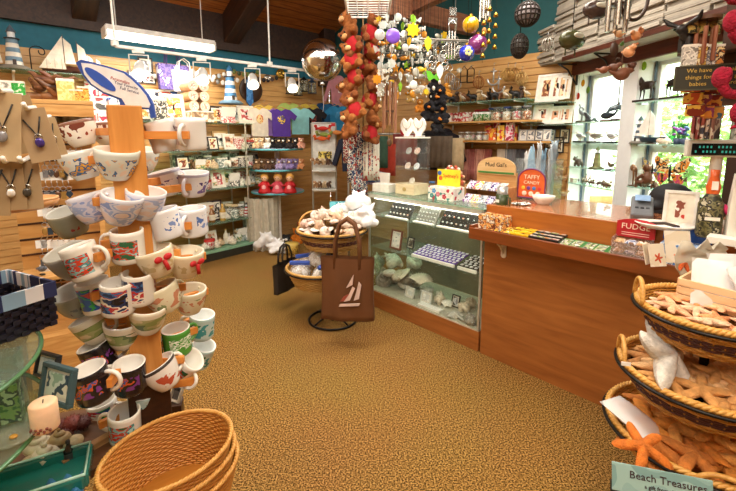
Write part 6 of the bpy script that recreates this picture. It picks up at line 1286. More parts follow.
for k,(px,py,c,pr,rz,off) in enumerate(((259,112,'efe6d6',('e9a04a','f2dca0','c9502a'),.9,.35),(264,109,'e9c95a',None,.9,.3),(269,112,'8a6ab0',None,.7,.3),(281,113,'4a2a8a',('e8c030','4a2a8a','1f1a1a','e8c030'),.1,.4),(289,107,'b0c96a',None,.8,.3),(300,112,'8fd0d6',None,.15,.36),(309,108,'d9c24a',None,.8,.3),(313,112,'1f1c20',('2a2a2e','b9402a','1f1c20'),.35,.4),(325,107,'1f4a7a',None,.8,.3),(338,110,'2a8ac0',('2a8ac0','3a9ad0','2a8ac0','1f7ab0'),.05,.42),(331,108,'22689a',None,.6,.34))):
    put(shirt,(c,pr),FA.hit(px,py-4,off),FA.rz-.5+rz*.6,['white flame print','mustard','pale violet','purple yellow-print','lime','turquoise','yellow','black','navy','bright blue','deep blue'][k]+' T-shirt on a wooden hanger, below the lanterns','shirt','T-shirts on the corner rail',.62)
def jacket(c):
    o=empty('hooded_jacket'); b=MB(); out=[(-.2,-.7),(.2,-.7),(.22,-.2),(.36,-.6),(.44,-.55),(.28,-.04),(.1,.04),(-.1,.04),(-.28,-.04),(-.44,-.55),(-.36,-.6),(-.22,-.2)]; b.prism(out,-.05,.05); b.build('cloth',mt(c,.9,0,.15,8,.4,20),o,.03); h=MB(); h.ell((0,.02,.03),(.13,.07,.09)); h.build('hood',mt(c,.9,0,.15,8),o); t=MB(); t.box((.02,-.056,-.28),(.1,.004,.12)); t.build('price_tag',PAPER,o); return o
put(jacket,('c98a94',),FA.hit(339,80,.3),FA.rz-.6,'pink hooded jacket hanging in the corner beside the bears','jacket',None,.6)
for k,(px,py,c) in enumerate(((352,138,'1a2034'),(362,138,'2a2a2e'),(436,134,'16141a'),(446,134,'22202a'),(428,136,'1a181c'),(372,138,'3a4038'))): put(jacket,(c,),Gy(px,py,5.1),-.3,['navy','charcoal','black','dark violet','soft black','dark olive'][k]+' hooded jacket on the clothes rail at the back, '+['beside the bears','behind the bears','behind the necklace tower','nearest the back shelves','under the plush puffins','behind the wooden chime'][k],'jacket','dark jackets at the back',.6)
b=MB(); a=Gy(348,134,5.1); q=Gy(452,134,5.1); q.z=a.z; b.tube([a,q],.014,8); 
for e in (a,q): b.tube([e,(e.x,e.y,0)],.014,8)
tag(b.build('clothes_rail',STEEL),'steel clothes rail carrying the dark jackets at the back','clothes rail')
# ------------------------------------------------------------------ plush table
TP=Gy(278,190,5.7); TP.z=0; ZP=[Gy(280,190,5.7).z,Gy(280,168,5.7).z,Gy(280,148,5.7).z]
def ptable():
    o=empty('plush_table'); p=MB(); p.cyl((0,0,0),(0,0,ZP[2]),.035,n=14); p.build('white_pole',WHITE,o); b=MB(); b.lathe([(0,0),(.28,0),(.28,.02),(0,.03)],28); b.build('base',WHITE,o)
    for z in ZP: s=MB(); s.cyl((0,0,z-.03),(0,0,z),.36,n=40); s.build('round_shelf',mt('a9b8d2',.5),o); e=MB(); e.tube([(.36*math.cos(a),.36*math.sin(a),z-.016) for a in [2*PI*i/48 for i in range(48)]],.012,6,closed=True); e.build('turquoise_edge',mt('58b9c4',.4),o)
    return o
put(ptable,(),TP,0,'three-tier round stand with turquoise edges carrying plush toys','display stand')
def plush(c,c2,name='plush_bear',shirt_=None,beak=None):
    o=empty(name); S=MB(); S.ell((0,0,.075),(.06,.052,.07)); S.ell((0,-.01,.175),(.058,.05,.052))
    for s in (-1,1):
        S.tube([(s*.045,0,.11),(s*.085,-.03,.075)],[.026,.022],8); S.tube([(s*.035,-.02,.04),(s*.06,-.08,.025)],[.034,.028],8)
        if not beak: S.ell((s*.045,0,.22),(.021,.014,.021))
    S.build('body',mt(c,.95,0,.3,30,.8,90),o,remesh=.009)
    m=MB(); 
    if beak: m.tube([(0,-.05,.17),(0,-.1,.16)],[.022,.006],8)
    else: m.ell((0,-.058,.165),(.026,.018,.02))
    m.build('beak' if beak else 'muzzle',mt(c2,.8),o)
    for s in (-1,1): e=MB(); e.ell((s*.02,-.055,.19),(.0075,.005,.0085)); e.build('eye',mt('100e0e',.15),o)
    if shirt_: t=MB(); t.lathe([(.058,.03),(.066,.06),(.066,.1),(.05,.135)],18,0,None,1,.9); t.build('red_shirt',mt(shirt_,.85),o)
    return o
for r,(cols,l) in enumerate(((None,'doll'),(('7a5a3a','5a4030','a99ac4','8a7ab0','c98a5a'),'owl'),(('e9c9a0','f0ece6','1c1a1c','221f22','2a2426','e2a890'),'bear'))):
    if r==0: continue
    n=9
    for j in range(n):
        px=254+(50)*(j+.5)/n; p=Gy(px,150,5.43+.08*(j%2)); p.z=ZP[r]; c=cols[min(j*len(cols)//n,len(cols)-1)]
        put(plush,(c,'f2ece2' if j%2 else 'e2c9a8','plush_'+l),p,rnd(-.4,.4),['tan','brown','grey','violet','cream','black','white','dark','rusty'][j]+' plush '+l+' on the '+['','middle','top'][r]+' tier of the turquoise stand','plush toy','plush toys on the turquoise stand',.62)
def doll(c):
    o=empty('doll'); b=MB(); b.lathe([(0,0),(.1,0),(.095,.03),(.05,.13),(.03,.17),(0,.17)],22); b.build('dress',mt(c,.6),o); a=MB()
    for s in (-1,1): a.tube([(s*.035,0,.15),(s*.085,-.03,.1)],[.022,.018],8)
    a.build('sleeves',mt(c,.6),o); h=MB(); h.ell((0,0,.215),(.052,.05,.054)); hd=h.build('head',mt('e8bd98',.5),o); w=MB(); w.ell((0,.012,.23),(.064,.055,.056)); w.build('hair',mt('d9a24a',.8),hd); ap=MB(); ap.ell((0,-.06,.07),(.035,.02,.05)); ap.build('apron',mt('e9a8a8',.6),o); 
    for s in (-1,1): e=MB(); e.ell((s*.018,-.049,.215),(.006,.004,.007)); e.build('eye',BLACK,hd)
    return o
for j,(px,c) in enumerate(((265,'c4161f'),(278,'d0485a'),(290,'b8141c'))): p=Gy(px,190,5.42); p.z=ZP[0]; put(doll,(c,),p,0,['blonde doll in a red dress nearest the glass unit','middle blonde doll in a rosy dress','blonde doll in a deep red dress nearest the corner'][j],'doll',None,.92)
b=MB(); 
o=empty('draped_cloth'); b=MB(); n=40; b.add([((.2+.035*math.sin(9*2*PI*i/n))*math.cos(PI+PI*1.2*i/n),(.2+.035*math.sin(9*2*PI*i/n))*math.sin(PI+PI*1.2*i/n),z) for z in (0,.72) for i in range(n+1)],[(i,i+1,i+n+2,i+n+1) for i in range(n)],0,True); b.build('cloth',mt('c4bca8',.9),o); p=Gy(262,215,5.55); o.location=(p.x,p.y,0.002); tag(o,'white cloth draped in folds between the glass unit and toy stand','cloth')
# panel rack of crabs
FP=Fr(*Gy(324,150,5.2).xy,5); pw=.3
def panel():
    o=empty('panel_rack'); z0=FP.hit(324,192).z; z1=FP.hit(324,123).z; b=MB(); b.box((0,0,(z0+z1)/2),(pw,.012,z1-z0)); b.build('white_panel',mt('d9d9d4',.5),o); f=MB()
    for x in (-pw/2,pw/2): f.cyl((x,0,0),(x,0,z1),.012,n=8)
    f.cyl((-pw/2,0,z1),(pw/2,0,z1),.012,n=8); f.build('frame',STEEL,o); r=MB(); r.box((pw*.4,-.012,z1-.02),(.05,.004,.04)); r.build('red_sticker',RED,o)
    for z in (.35,.62): s=MB(); s.box((0,-.08,z0+(z1-z0)*z-.3*(z1-z0)),(pw,.14,.01)); s.build('ledge',mt('d9d9d4'),o)
    return o
put(panel,(),FP.o,FP.rz,'white panel rack with a red sticker standing in the corner','rack')
def crab(c):
    return figure('plush_crab',[('e',(0,0,.03),(.06,.04,.03))]+[('t',[(s*.05,0,.03),(s*.1,-.02*k,.01+.02*k)],[.012,.007]) for s in (-1,1) for k in (0,1,2)]+[('e',(s*.09,-.03,.06),(.024,.016,.02)) for s in (-1,1)],[mt(c,.9)],None,.007)
for k,(px,py,c) in enumerate(((323,131,'c4302a'),(324,137,'8a9a4a'),(322,141,'d9602a'),(337,135,'d98a4a'))): put(crab,(c,),FP.hit(px,py,.07),FP.rz,['red','green','orange','sandy'][k]+' plush crab on the white panel rack','plush toy')
for k in range(8): px=316+4.2*(k%4); py=(165,188)[k//4]; put(animal,(['a9825a','7a5a3a','c9b08a','5a4030'][k%4],'e2d2b8','plush_puppy'),FP.hit(px,py,.08),FP.rz+.3*k,['tan','brown','sandy','dark'][k%4]+' small plush puppy on the '+['upper','lower'][k//4]+' ledge of the white panel rack','plush toy','plush puppies on the panel rack',1.15)
b=MB(); b.box((0,0,0),(.17,.006,.09)); tag(b.build('rack_sign',pic(('d9c45a','3a3020','d9c45a','e9d87a'),20),loc=FP.hit(325,155,.02),rz=FP.rz),'small yellow sign on the white panel rack','sign')
# floor things beyond the shell stand
def fl(px,py): return Gz(px,py+7,0)
put(bowl,(.15,.12,'b01f2a'),fl(281,244)+V((0,0,0)),0,'red bowl on the floor beneath the toy stand','bowl')
put(lumpbag,(.2,7),fl(266,244),0,'clear plastic bag of toys on the floor beside the glass unit','plastic bag'); put(lumpbag,(.16,9),fl(276,247),.4,'smaller clear plastic bag on the floor in front of the red bowl','plastic bag')
put(plush,('1a181a','f2f0ea','plush_cow'),fl(287,242),0,'black and white plush cow on the floor','plush toy',None,.9); put(plush,('d97a1f','f0c040','plush_pumpkin'),fl(297,236),.3,'orange plush pumpkin on the floor','plush toy'); put(tin,(.09,.14,('c9a04a','e9c96a','8a6a2a'),'d9b85a'),fl(292,246),0,'golden tin on the floor in front of the plush cow','tin'); put(plush,('f0ece6','2a2a2a','plush_puppy'),fl(281,246),.5,'white plush puppy on the floor beside the golden tin','plush toy',None,.8)
put(plush,('a81f2a','f0c0a0','plush_bear'),fl(301,228),0,'red plush bear on the floor near the shell stand','plush toy',None,.9)
# ================================================================== SHELL STAND
SX=Gz(333,320,0); o=mkstand(.23,[.8],0,0); o.location=SX; o.scale=(1.1,1.1,1); tag(o,'black wire ring stand carrying the two shell baskets','stand')
SB=[(.49,.27,'lower wicker basket of bagged shells on the ring stand'),(.80,.28,'upper wicker basket heaped with shells on the ring stand')]
for k,(z,r,l) in enumerate(SB): put(basket,(r,.15,'c49a52','a9803c',('5a2f22',4,6) if k else None),(SX.x-(.1 if k==0 else 0),SX.y-(.04 if k==0 else 0),z-.15),k,l,'basket')
bk=[q for q in bpy.data.objects if q.get('label')==SB[1][2]][0]
h=MB(); h.tube([(-.13+.0*t+.13*(1-math.cos(t))*.9-.1,.12*0+.18,.15+.12*math.sin(t)) for t in [PI*i/14 for i in range(15)]],.009,8); hb=h.build('handle',wood('b98033','e0b062','X',12),bk); hb.rotation_euler=(0,0,-.6)
rs=random.Random(61); SC=['f2e9da','efd9c9','e9c9b8','f6f1e6','d9b89a','f4e2d6']
for i in range(56):
    a=2.39996*i; r=.245*math.sqrt((i+.5)/56); p=V((SX.x+r*math.cos(a),SX.y+r*math.sin(a),.80-.02+.14*(1-(r/.245)**2)+.015*(i%2))); w=(0,1,2,0,1,2,3)[i%7]
    g='shells heaped in the upper basket'
    if w==0: put(conch,(SC[i%6],'e2a892',.045),p,rs.random()*6,'spired '+['white','pink','peach','white','tan','rosy'][i%6]+' shell in the upper wicker basket','shell',g,tilt=RX(rs.uniform(.3,1.4)))
    elif w==1: put(scallop,(SC[(i+1)%6],.055),p,rs.random()*6,'fan-ribbed shell in the upper wicker basket','shell',g+' of fans',tilt=RX(rs.uniform(-.3,.6)))
    elif w==2: put(clam,(SC[(i+2)%6],.04),p,rs.random()*6,'rounded clam shell in the upper wicker basket','shell',g+' of clams',tilt=RX(rs.uniform(-.4,.4)))
    else: put(sand_dollar,(.04,'f6f1e4'),p,0,'white sand dollar in the upper wicker basket','shell',g+' of sand dollars',tilt=RX(rs.uniform(-.1,.6)))
for q in bpy.data.objects:
    if q.get('label','').startswith('spired') and q.get('group')=='shells heaped in the upper basket': q['group']='spired shells heaped in the upper basket'; q['label']='spired pale shell in the upper wicker basket'
def shellbag(c):
    o=empty('shell_bag'); b=MB(); b.ell((0,0,.07),(.085,.055,.08)); b.build('bag',glass('f4f6f8',.25,.15),o); f=MB(); f.ell((0,0,.06),(.076,.048,.062)); f.build('filling',pic((c,'efe6d8','c9b49a','f6f2ea'),40,vor=True),o); t=MB(); t.box((0,0,.155),(.16,.03,.03)); t.build('blue_seal',mt('3a5ab8',.4),o,.006); return o
for k,(dx,dy,dz,t) in enumerate(((-.14,-.12,0,.2),(-.13,.06,.0,0),(.0,-.16,.02,.9),(.03,.05,.0,.3),(.12,-.05,.0,.2),(-.04,-.03,.09,.7))): put(shellbag,(['e2d2bc','d9b8a2','f0e6d6'][k%3],),V((SX.x-.1+dx,SX.y-.04+dy,.41+dz)),.5*k,['clear blue-sealed shell bag at the aisle edge','clear blue-sealed shell bag at the far edge','clear blue-sealed shell bag lying at the front','clear blue-sealed shell bag at the back','clear blue-sealed shell bag beside the brown bag','topmost clear blue-sealed shell bag'][k]+' of the lower basket','bag','shell bags in the lower basket',tilt=RX(t*.6))
put(lumpbag,(.2,3),V((SX.x+.2,SX.y+.14,.82)),.2,'large crumpled white plastic bag behind the shell basket','plastic bag'); put(lumpbag,(.15,5),V((SX.x+.30,SX.y+.02,.80)),.9,'second crumpled white plastic bag beside the large one','plastic bag')
put(book,(.26,.2,.02,('4fa8b4','e9e2d0','2f8a9a','58b0bc')),V((SX.x+.1,SX.y+.17,.80)),.1,'turquoise picture board propped behind the shell basket','picture board',None,1,RX(-.3))
def carrier(c,logo=True):
    o=empty('carrier_bag'); b=MB(); n=12; vs=[];fs=[]
    for s in (-1,1):
        for i in range(n+1):
            for j in range(n+1): u=i/n*2-1;v=j/n; vs.append((u*.215*(1-.05*math.sin(v*3)),s*(.03+.03*(1-u*u)*(1-v*.6))+.006*math.sin(7*u+3*v),v*.36))
    k=(n+1)**2
    for q in (0,1):
        for i in range(n):
            for j in range(n): a=q*k+i*(n+1)+j; fs.append((a,a+1,a+n+2,a+n+1))
    for j in range(n): 
        for i in (0,n): a=i*(n+1)+j; fs.append((a,a+1,a+1+k,a+k))
    for i in range(n): a=i*(n+1); fs.append((a,a+n+1,a+n+1+k,a+k))
    b.add(vs,fs,0,True); b.build('bag_body',mt(c,.75,0,.15,6,.3,14),o)
    for s in (-1,1): h=MB(); h.add([((.045+w)*x if abs(x)>0 else 0,s*.036,z) for w in (0,.028) for x,z in ()],[]) ; h.tube([(-.1,s*.035,.3),(-.095,s*.03,.45),(-.06,s*.02,.55),(.0,s*.015,.58),(.06,s*.02,.55),(.095,s*.03,.45),(.1,s*.035,.3)],.014,6); h.build('handle',mt(c,.75,0,.15,6),o)
    if logo:
        l=MB()
        for pts in ([(-.02,.12),(.03,.13),(.07,.2),(.05,.21),(.02,.16)],[(.06,.13),(.1,.14),(.12,.22),(.1,.24),(.08,.18)],[(.0,.2),(.03,.24),(.06,.28),(.05,.22)],[(-.06,.09),(.1,.1),(.11,.115),(-.05,.105)]): l.prism(pts,-.072,-.066)
        l.build('white_logo',mt('d9bfb4',.7),o); r=MB(); r.prism([(-.05,.12),(.0,.125),(.03,.17),(-.02,.15)],-.071,-.065); r.build('red_logo',mt('9a4a38'),o)
    return o
pbg=Gy(348,318,2.84); put(carrier,('643c1a',),V((pbg.x,pbg.y,pbg.z)),-.12,'brown cloth carrier bag with a white logo hanging on the shell stand','bag',None,(.92,1,1.3))
pbg=Gy(286,289,3.5); put(carrier,('23190f',False),V((pbg.x,pbg.y,pbg.z)),1.15,'dark brown carrier bag hanging at the far side of the shell stand','bag',None,.72)
# ================================================================== SHELVES ON THE BACK WALL
zb1=gshelf(FB,443,532,101.5,.16,.3,'glass shelf of little figures on the back wall'); zb2=gshelf(FB,436,541,121.5,.16,.28,'oak shelf of packets on the back wall','wall_shelf',True); zb3=gshelf(FB,456,556,141,.16,.28,'lower oak shelf of boxes on the back wall','wall_shelf',True)
B_=lambda px,off,z: FB.on(px,115,off,z)
rs=random.Random(71); FC_=['c9a878','e9e2d4','8a5a34','d9b98a','4a3426','efe9dc']
for j in range(16):
    px=446+5.3*j; p=B_(px,.1+.08*(j%2),zb1); c=FC_[(j*5)%6]; k=j%4
    lab=' figure, '+nth(j)+' along the glass shelf of the back wall'
    if k==0: put(animal,(c,'e6cda0','bear_figurine'),p,FB.rz+rs.uniform(-1,1),['tan','brown','white','dark'][j//4]+' bear'+lab,'figurine',None,1.5)
    elif k==1: put(moose,(),p,FB.rz+.5,'dark moose'+lab,'figurine',None,.7)
    elif k==2: put(monkey,(c,),p,FB.rz+1.2,'seated carved'+lab,'figurine',None,.85)
    else: put(heron,('e2d9c6',),p,FB.rz,'pale wading bird'+lab,'figurine',None,.9)
PK=[('f2efe8','c8303a','e9e2d6'),('efece6','d9606a','f6f2ec'),('f0eae0','b82a34','f2efe8')]
for j in range(6): put(carton,(.12,.08,.11,PK[j%3],13,'candy_carton'),B_(447+5.4*j,.15,zb2),FB.rz,'red and white sweet carton, '+nth(j)+' along the oak shelf','box','red and white cartons on the oak shelf')
for j in range(3): put(tin,(.045,.1,('3f8a3a','d9e2cf','2f7a30'),'e9e6df'),B_(477+5*j,.2,zb2),0,'green tin with a pale lid, '+nth(j)+' along the oak shelf','tin','green tins on the oak shelf')
for j in range(2): put(jar,(.06,.14,'c92a30',('f2efe8','e9e2d6','d9d2c4')),B_(479+6*j,.08,zb2),0,['tall white jar with a red lid behind the green tins','second tall red-lidded jar behind the green tins'][j],'jar')
for j in range(8): put(jar,(.05,.15,['3a4a8a','8a8a90','c9c4b8'][j%3],[('e9d9c4','c9a07a','f2efe8'),('d98a5a','f0e2cf','8a4a2a'),('f2efe8','a9a4a0','d9606a')][j%3]),B_(492+5*j,.12+.07*(j%2),zb2),0,['blue','grey','cream'][j%3]+' lidded sweet jar, '+nth(j)+' from the green tins on the oak shelf','jar','sweet jars on the oak shelf')
for j in range(5): put(jar,(.04,.1,'efece4',('e9e6e0','d9a0a8','f4f1ea')),B_(462+6*j,.12+.06*(j%2),zb3),0,'white lidded jar, '+nth(j)+' along the lower oak shelf','jar','white jars on the lower shelf')
for j in range(7): put(carton,(.08,.06,[.17,.14,.2][j%3],[('c8303a','f2c84a','e9e2d6'),('f0c040','d9602a','f6ecd0'),('d9486a','f4e2e6','a02a4a')][j%3],16,'candy_carton'),B_(490+4.2*j,.1+.07*(j%2),zb3),FB.rz,['red','yellow','pink'][j%3]+' boxed sweet, '+nth(j)+' in the tight row of the lower oak shelf','box','boxed sweets on the lower shelf')
for j in range(9): put(picture,(.09,.12,['8a8f96','b9bcc0','5a5f66'][j%3],('c9ccd0','6a6f78','e9e6e0'),.12,'framed_picture',16),B_(520+4*j,.08+.09*(j%2),zb3),FB.rz,['grey','silver','dark'][j%3]+' metal frame, '+nth(j)+' from the boxed sweets on the lower oak shelf','picture frame','metal frames on the lower shelf')
for j,(px,py,w,h,l) in enumerate(((546,102,.24,.3,'framed print of a tan animal on the upper ledge by the windows'),(556,100,.16,.28,'second framed print beside the tan animal'),(562,99,.14,.24,'third framed print at the end of the upper ledge'),(541,123,.2,.2,'white framed print on the ledge below the tan animal'),(554,124,.2,.19,'second white framed print on the lower ledge'),(564,123,.14,.18,'third white framed print on the lower ledge'))):
    put(picture,(w,h,'efeae0',('d9b078','8a4a24','e9d2a4','c98a4a') if j<3 else ('f2ece2','8a4a34','d9a07a','f4efe6'),.25,'framed_picture',9,.3),FB.on(px,py,.12,FB.hit(px,py,.12).z),FB.rz,l,'picture frame')
for px,py in ((553,103.5),(552,125)):
    o=empty('picture_ledge'); p=FB.hit(px,py,0); b=MB(); b.box((0,-.1,-.004),(.46,.2,.008)); b.build('glass_sheet',glass('cfe6da',.25,.03),o); b=MB(); b.box((0,-.01,-.03),(.3,.02,.04)); b.build('bracket',BLACK,o); o.location=p; o.rotation_euler=(0,0,FB.rz); tag(o,('upper' if py<110 else 'lower')+' glass ledge of framed prints beside the windows','shelf')
for j,(px,py,w,h) in enumerate(((557,150,.13,.17),(564,140,.1,.15),(549,148,.1,.12))): put(picture,(w,h,'1a1614',('e2d9c6','5a4a3a','b9a284'),0,'wall_picture',14),FB.hit(px,py+3,.02),FB.rz,['black framed picture below the lower ledge','upper black framed picture next to the windows','small black framed picture beside the metal frames'][j],'picture')
for j,(px,py,c) in enumerate(((558,165,'c98a4a'),(562,180,'a8703a'),(556,190,'d9a05a'),(563,196,'8a5a2e'),(560,172,'b9824a'))): put(carving,(c,j%3),FB.hit(px,py,.1),FB.rz+1.2,['sandy','brown','honey','dark brown','tan'][j]+' carved wooden bird on the wall beside the window jamb','carving',None,.7)
def wireorn(c,k):
    o=empty('wire_ornament'); b=MB()
    if k==0: b.tube([(0,0,0),(0,0,-.22)],.012,8); b.tube([(.1*math.cos(a),0,-.16+.1*math.sin(a)) for a in [PI+PI*i/14 for i in range(15)]],.014,8); b.tube([(-.05,0,-.05),(.05,0,-.05)],.01,8)
    elif k==1: 
        for x in (-.06,.06): b.tube([(x,0,0),(x,0,-.2)],.008,6)
        b.tube([(-.07,0,-.2),(.07,0,-.2)],.008,6); b.tube([(-.06,0,-.1),(.06,0,-.1)],.006,6); b.tube([(-.06,0,0),(0,0,.06),(.06,0,0)],.006,6)
    else: 
        for q in range(6): a=PI*q/6; b.tube([(.09*math.cos(t)*math.cos(a),.09*math.cos(t)*math.sin(a),-.1+.1*math.sin(t)) for t in [2*PI*i/24 for i in range(24)]],.005,5,closed=True)
    b.build('wire_body',mt(c,.3,.7),o); h=MB(); h.tube([(0,.06,.08),(0,0,.08),(0,0,0)],.004,5); h.build('hook',STEEL,o); return o
for j,(px,py,c,k) in enumerate(((450,73,'d9d9d4',2),(456,78,'b9b9b6',2),(464,70,'3a2a1c',1),(471,70,'2f2218',1),(479,76,'b0703a',2),(494,68,'d2d6d8',0),(499,76,'c4c8cc',0),(508,68,'c9a25a',2),(515,68,'b98a4a',2),(522,72,'d9b87a',2))): put(wireorn,(c,k),FB.hit(px,py,.12),FB.rz,['silver wire globe','dull silver wire globe','brown iron ladder ornament','dark iron ladder ornament','copper wire globe','silver anchor ornament','second grey anchor ornament','brass wire globe','bronze wire globe','pale gold wire globe'][j]+' on a hook high on the back wall','ornament',None,.72)
def towel(c,w):
    mb=MB(); n=14; vs=[(w*(i/n-.5),.012*math.sin(i*1.9),-z) for z in (0,.12,.25,.38) for i in range(n+1)]; mb.add(vs,[(j*(n+1)+i,j*(n+1)+i+1,(j+1)*(n+1)+i+1,(j+1)*(n+1)+i) for j in range(3) for i in range(n)],0,True); o=mb.build('scarf',mt(c,.9)); q=o.modifiers.new('s','SOLIDIFY'); q.thickness=.01; return o
for j,(px,c) in enumerate(((466,'c98a7a'),(473,'b9706a'),(480,'d9a08f'),(487,'a9605a'),(503,'e2d6c4'),(511,'8a8a90'),(521,'5a5a60'),(531,'b9a48a'),(541,'6a4a34'))): put(towel,(c,.13),FB.hit(px,149,.1),FB.rz,['pink','rose','peach','dusky red','cream','grey','charcoal','sand','brown'][j]+' scarf hanging under the lower oak shelf','scarf')
for j in range(6): put(picture,(.12,.14,['8a6a44','3a2a20','c9a878'][j%3],('e2d6c2','8a6a4a','5a4a3a'),0,'wall_picture',12),FB.hit(498+11*j,172+(j%2)*8,.03),FB.rz,nth(j)+' small framed souvenir on the back wall behind the taffy bin','picture','souvenirs behind the taffy bin')
for j,(px,py,c) in enumerate(((405,148,'8a3a3a'),(440,150,'6a5a4a'),(452,152,'c9b08a'),(376,150,'3a5a4a'),(384,158,'b9402f'))): put(towel,(c,.3),Gy(px,py-14,4.9),-.4,['dark red','taupe','sand','green','brick'][j]+' garment hanging behind the glass case','garment')
# ================================================================== HUNG FROM THE CEILING
# lights: fluorescent fixture, white track with four heads
def pxof(p):
    q=p-CAM; return FPX*q.x/(q.y*CP-q.z*SP)+368
def alongA(a,px):
    lo,hi=0,9
    for _ in range(40):
        m=(lo+hi)/2
        if pxof(a+FA.d*m)<px: lo=m
        else: hi=m
    return a+FA.d*lo
def tube_fixture():
    o=empty('fluorescent_light'); a=Gy(104,31,4.3); b=alongA(a,212); d=b-a; L=d.length; m=MB(); m.box((0,0,.03),(L,.2,.05)); m.build('housing',WHITE,o,.004)
    q=MB(); q.box((0,0,-.025),(L-.02,.17,.06)); q.build('diffuser',emis('fff4e2',4),o,.01)
    for x in (-L/2,L/2): e=MB(); e.box((x,0,-.01),(.02,.2,.1)); e.build('end_cap',WHITE,o,.003)
    for x in (-L*.4,L*.4): e=MB(); e.cyl((x,0,.05),(x,0,.9),.006,n=6); e.build('hanger_rod',WHITE,o)
    o.location=(a+b)/2; o.rotation_euler=(0,0,math.atan2(d.y,d.x)); tag(o,'long white fluorescent light hanging below the dark beam','ceiling light'); return (a+b)/2,math.atan2(d.y,d.x),L
FL=tube_fixture()
ta=Gy(115,46,3.55); tb=alongA(ta,307); td=tb-ta
o=empty('track_rail'); m=MB(); m.box((td.length/2,0,0),(td.length,.035,.025)); m.build('rail',WHITE,o,.003)
for px in (115,270):
    t=(px-115)/192; 
    best=min(((abs((FPX*( (ta+td*s).x)/((ta+td*s).y*CP-((ta+td*s).z-CAMZ)*SP)+368)-px),s) for s in [i/400 for i in range(401)]))[1]
    r=MB(); r.cyl((td.length*best,0,0),(td.length*best,0,1.5),.009,n=8); r.build('hanger_rod',WHITE,o); c=MB(); c.cyl((td.length*best,0,.0),(td.length*best,0,.04),.03,n=12); c.build('canopy_cap',WHITE,o)
o.location=ta; o.rotation_euler=(0,0,math.atan2(td.y,td.x)); tag(o,'white lighting track hanging on two rods','light track')
def spot():
    o=empty('track_spotlight'); m=MB(); m.box((0,0,-.02),(.09,.04,.03)); m.build('adapter',WHITE,o); y=MB(); y.tube([(-.075,0,-.2),(-.075,0,-.05),(.075,0,-.05),(.075,0,-.2)],.007,6); y.build('yoke',WHITE,o)
    X=TR(0,0,-.18)@RX(-.75); h=MB(); h.lathe([(.0,.1),(.03,.1),(.045,.06),(.05,.0),(.062,-.06),(.058,-.06),(.045,0)],20,0,X); lh_=h.build('lamp_head',mt('e2e2df',.3,.2),o); l=MB(); l.lathe([(.001,-.045),(.053,-.05)],20,0,X); l.build('bulb',emis('fff0d6',5),lh_); return o
tz=ta.z
for k,px in enumerate((138,201,252,292)):
    best=min(((abs((FPX*( (ta+td*s).x)/((ta+td*s).y*CP-((ta+td*s).z-CAMZ)*SP)+368)-px),s) for s in [i/400 for i in range(401)]))[1]
    put(spot,(),ta+td*best,math.atan2(td.y,td.x)-.4,['first white spotlight on the track, over the framed pictures','second white spotlight on the track, over the tote bags','third white spotlight on the track, over the dark plate','last white spotlight on the track, over the gold mask'][k],'spotlight','track spotlights')
# mirrored balloon
def balloon():
    o=empty('foil_balloon'); m=MB(); m.ell((0,0,0),(.225,.13,.225),0,28); m.build('foil_body',mt('dcdcdc',.1,1,.2,5,.35,7),o); t=MB(); t.lathe([(.015,-.23),(.03,-.26),(.012,-.27)],10); t.build('neck',CHROME,o); r=MB(); r.tube([(0,0,-.26),(.01,0,-.5),(0,.01,-.55)],.002,5); r.build('ribbon',WHITE,o); return o
put(balloon,(),Gy(322,60,4.55),.15,'round silver foil balloon floating in front of the dark post','balloon')
# wire grids overhead
def grid(w,d,n1,n2,c):
    o=empty('wire_grid'); m=MB()
    for i in range(n1): x=-w/2+w*i/(n1-1); m.cyl((x,-d/2,0),(x,d/2,0),.004,n=6)
    for j in range(n2): y=-d/2+d*j/(n2-1); m.cyl((-w/2,y,.006),(w/2,y,.006),.004,n=6)
    m.build('wires',c,o); f=MB()
    for a,b in (((-w/2,-d/2,0),(w/2,-d/2,0)),((-w/2,d/2,0),(w/2,d/2,0)),((-w/2,-d/2,0),(-w/2,d/2,0)),((w/2,-d/2,0),(w/2,d/2,0))): f.cyl(a,b,.009,n=8)
    f.build('frame',c,o)
    for x in (-w/2,w/2):
        for y in (-d/2,d/2): k=MB(); k.cyl((x,y,0),(x,y,1.2),.004,n=5); k.build('suspension_wire',c,o)
    return o
GZ=2.42; g1=Gz(425,50,GZ); put(grid,(.95,.9,13,12,mt('8f8a80',.4,.5)),g1,.15,'white wire display grid hung flat under the timber, holding the mobiles','display grid')
g2=Gz(368,5,2.62); put(grid,(.36,.7,5,12,WHITE),V((g2.x,g2.y,2.62)),.0,'second white wire grid hung flat beside the dark post','display grid')
for k,px in enumerate((374,416)):
    pass
# string of plush bears
BC=[('9a5a28','e0b07a'),('8a4c22','d9a56a'),('a8662e','e6bc86')]
i=0
for row in range(7):
    for col in range(2):
        px=357+11*col+(3 if row%2 else -2); py=27+16.5*row+6*col; p=Gy(px,py+10,3.75+.08*col)
        put(plush,(BC[(row+col)%3][0],BC[(row+col)%3][1],'plush_bear','b3161f' if (row+col)%2 or row in (1,2) else None),p,(-.7 if col==0 else .6)+.3*(row%3),('red-shirted' if (row+col)%2 or row in (1,2) else 'plain')+' brown plush bear, '+nth(row)+' from the top of the string, '+('balloon' if col==0 else 'chime')+' side','plush toy','plush bears on the hanging string',1.12,RX(rnd(-.25,.25))@RY((.5 if col else -.5)+rnd(-.3,.3)))
b=MB(); a=Gy(363,2,4.05); b.tube([a,(a.x,a.y,a.z-1.35)],.008,6); b.tube([a,(a.x,a.y,a.z+1.0)],.004,5); tag(b.build('hanging_rope',mt('8a6a44')),'hanging rope carrying the plush bears','rope')
def bandana(c,w):
    o=towel(c,w); o.data.materials[0]=pic((c,c,'e9e2d2',c,'b9402f'),30,.9); return o
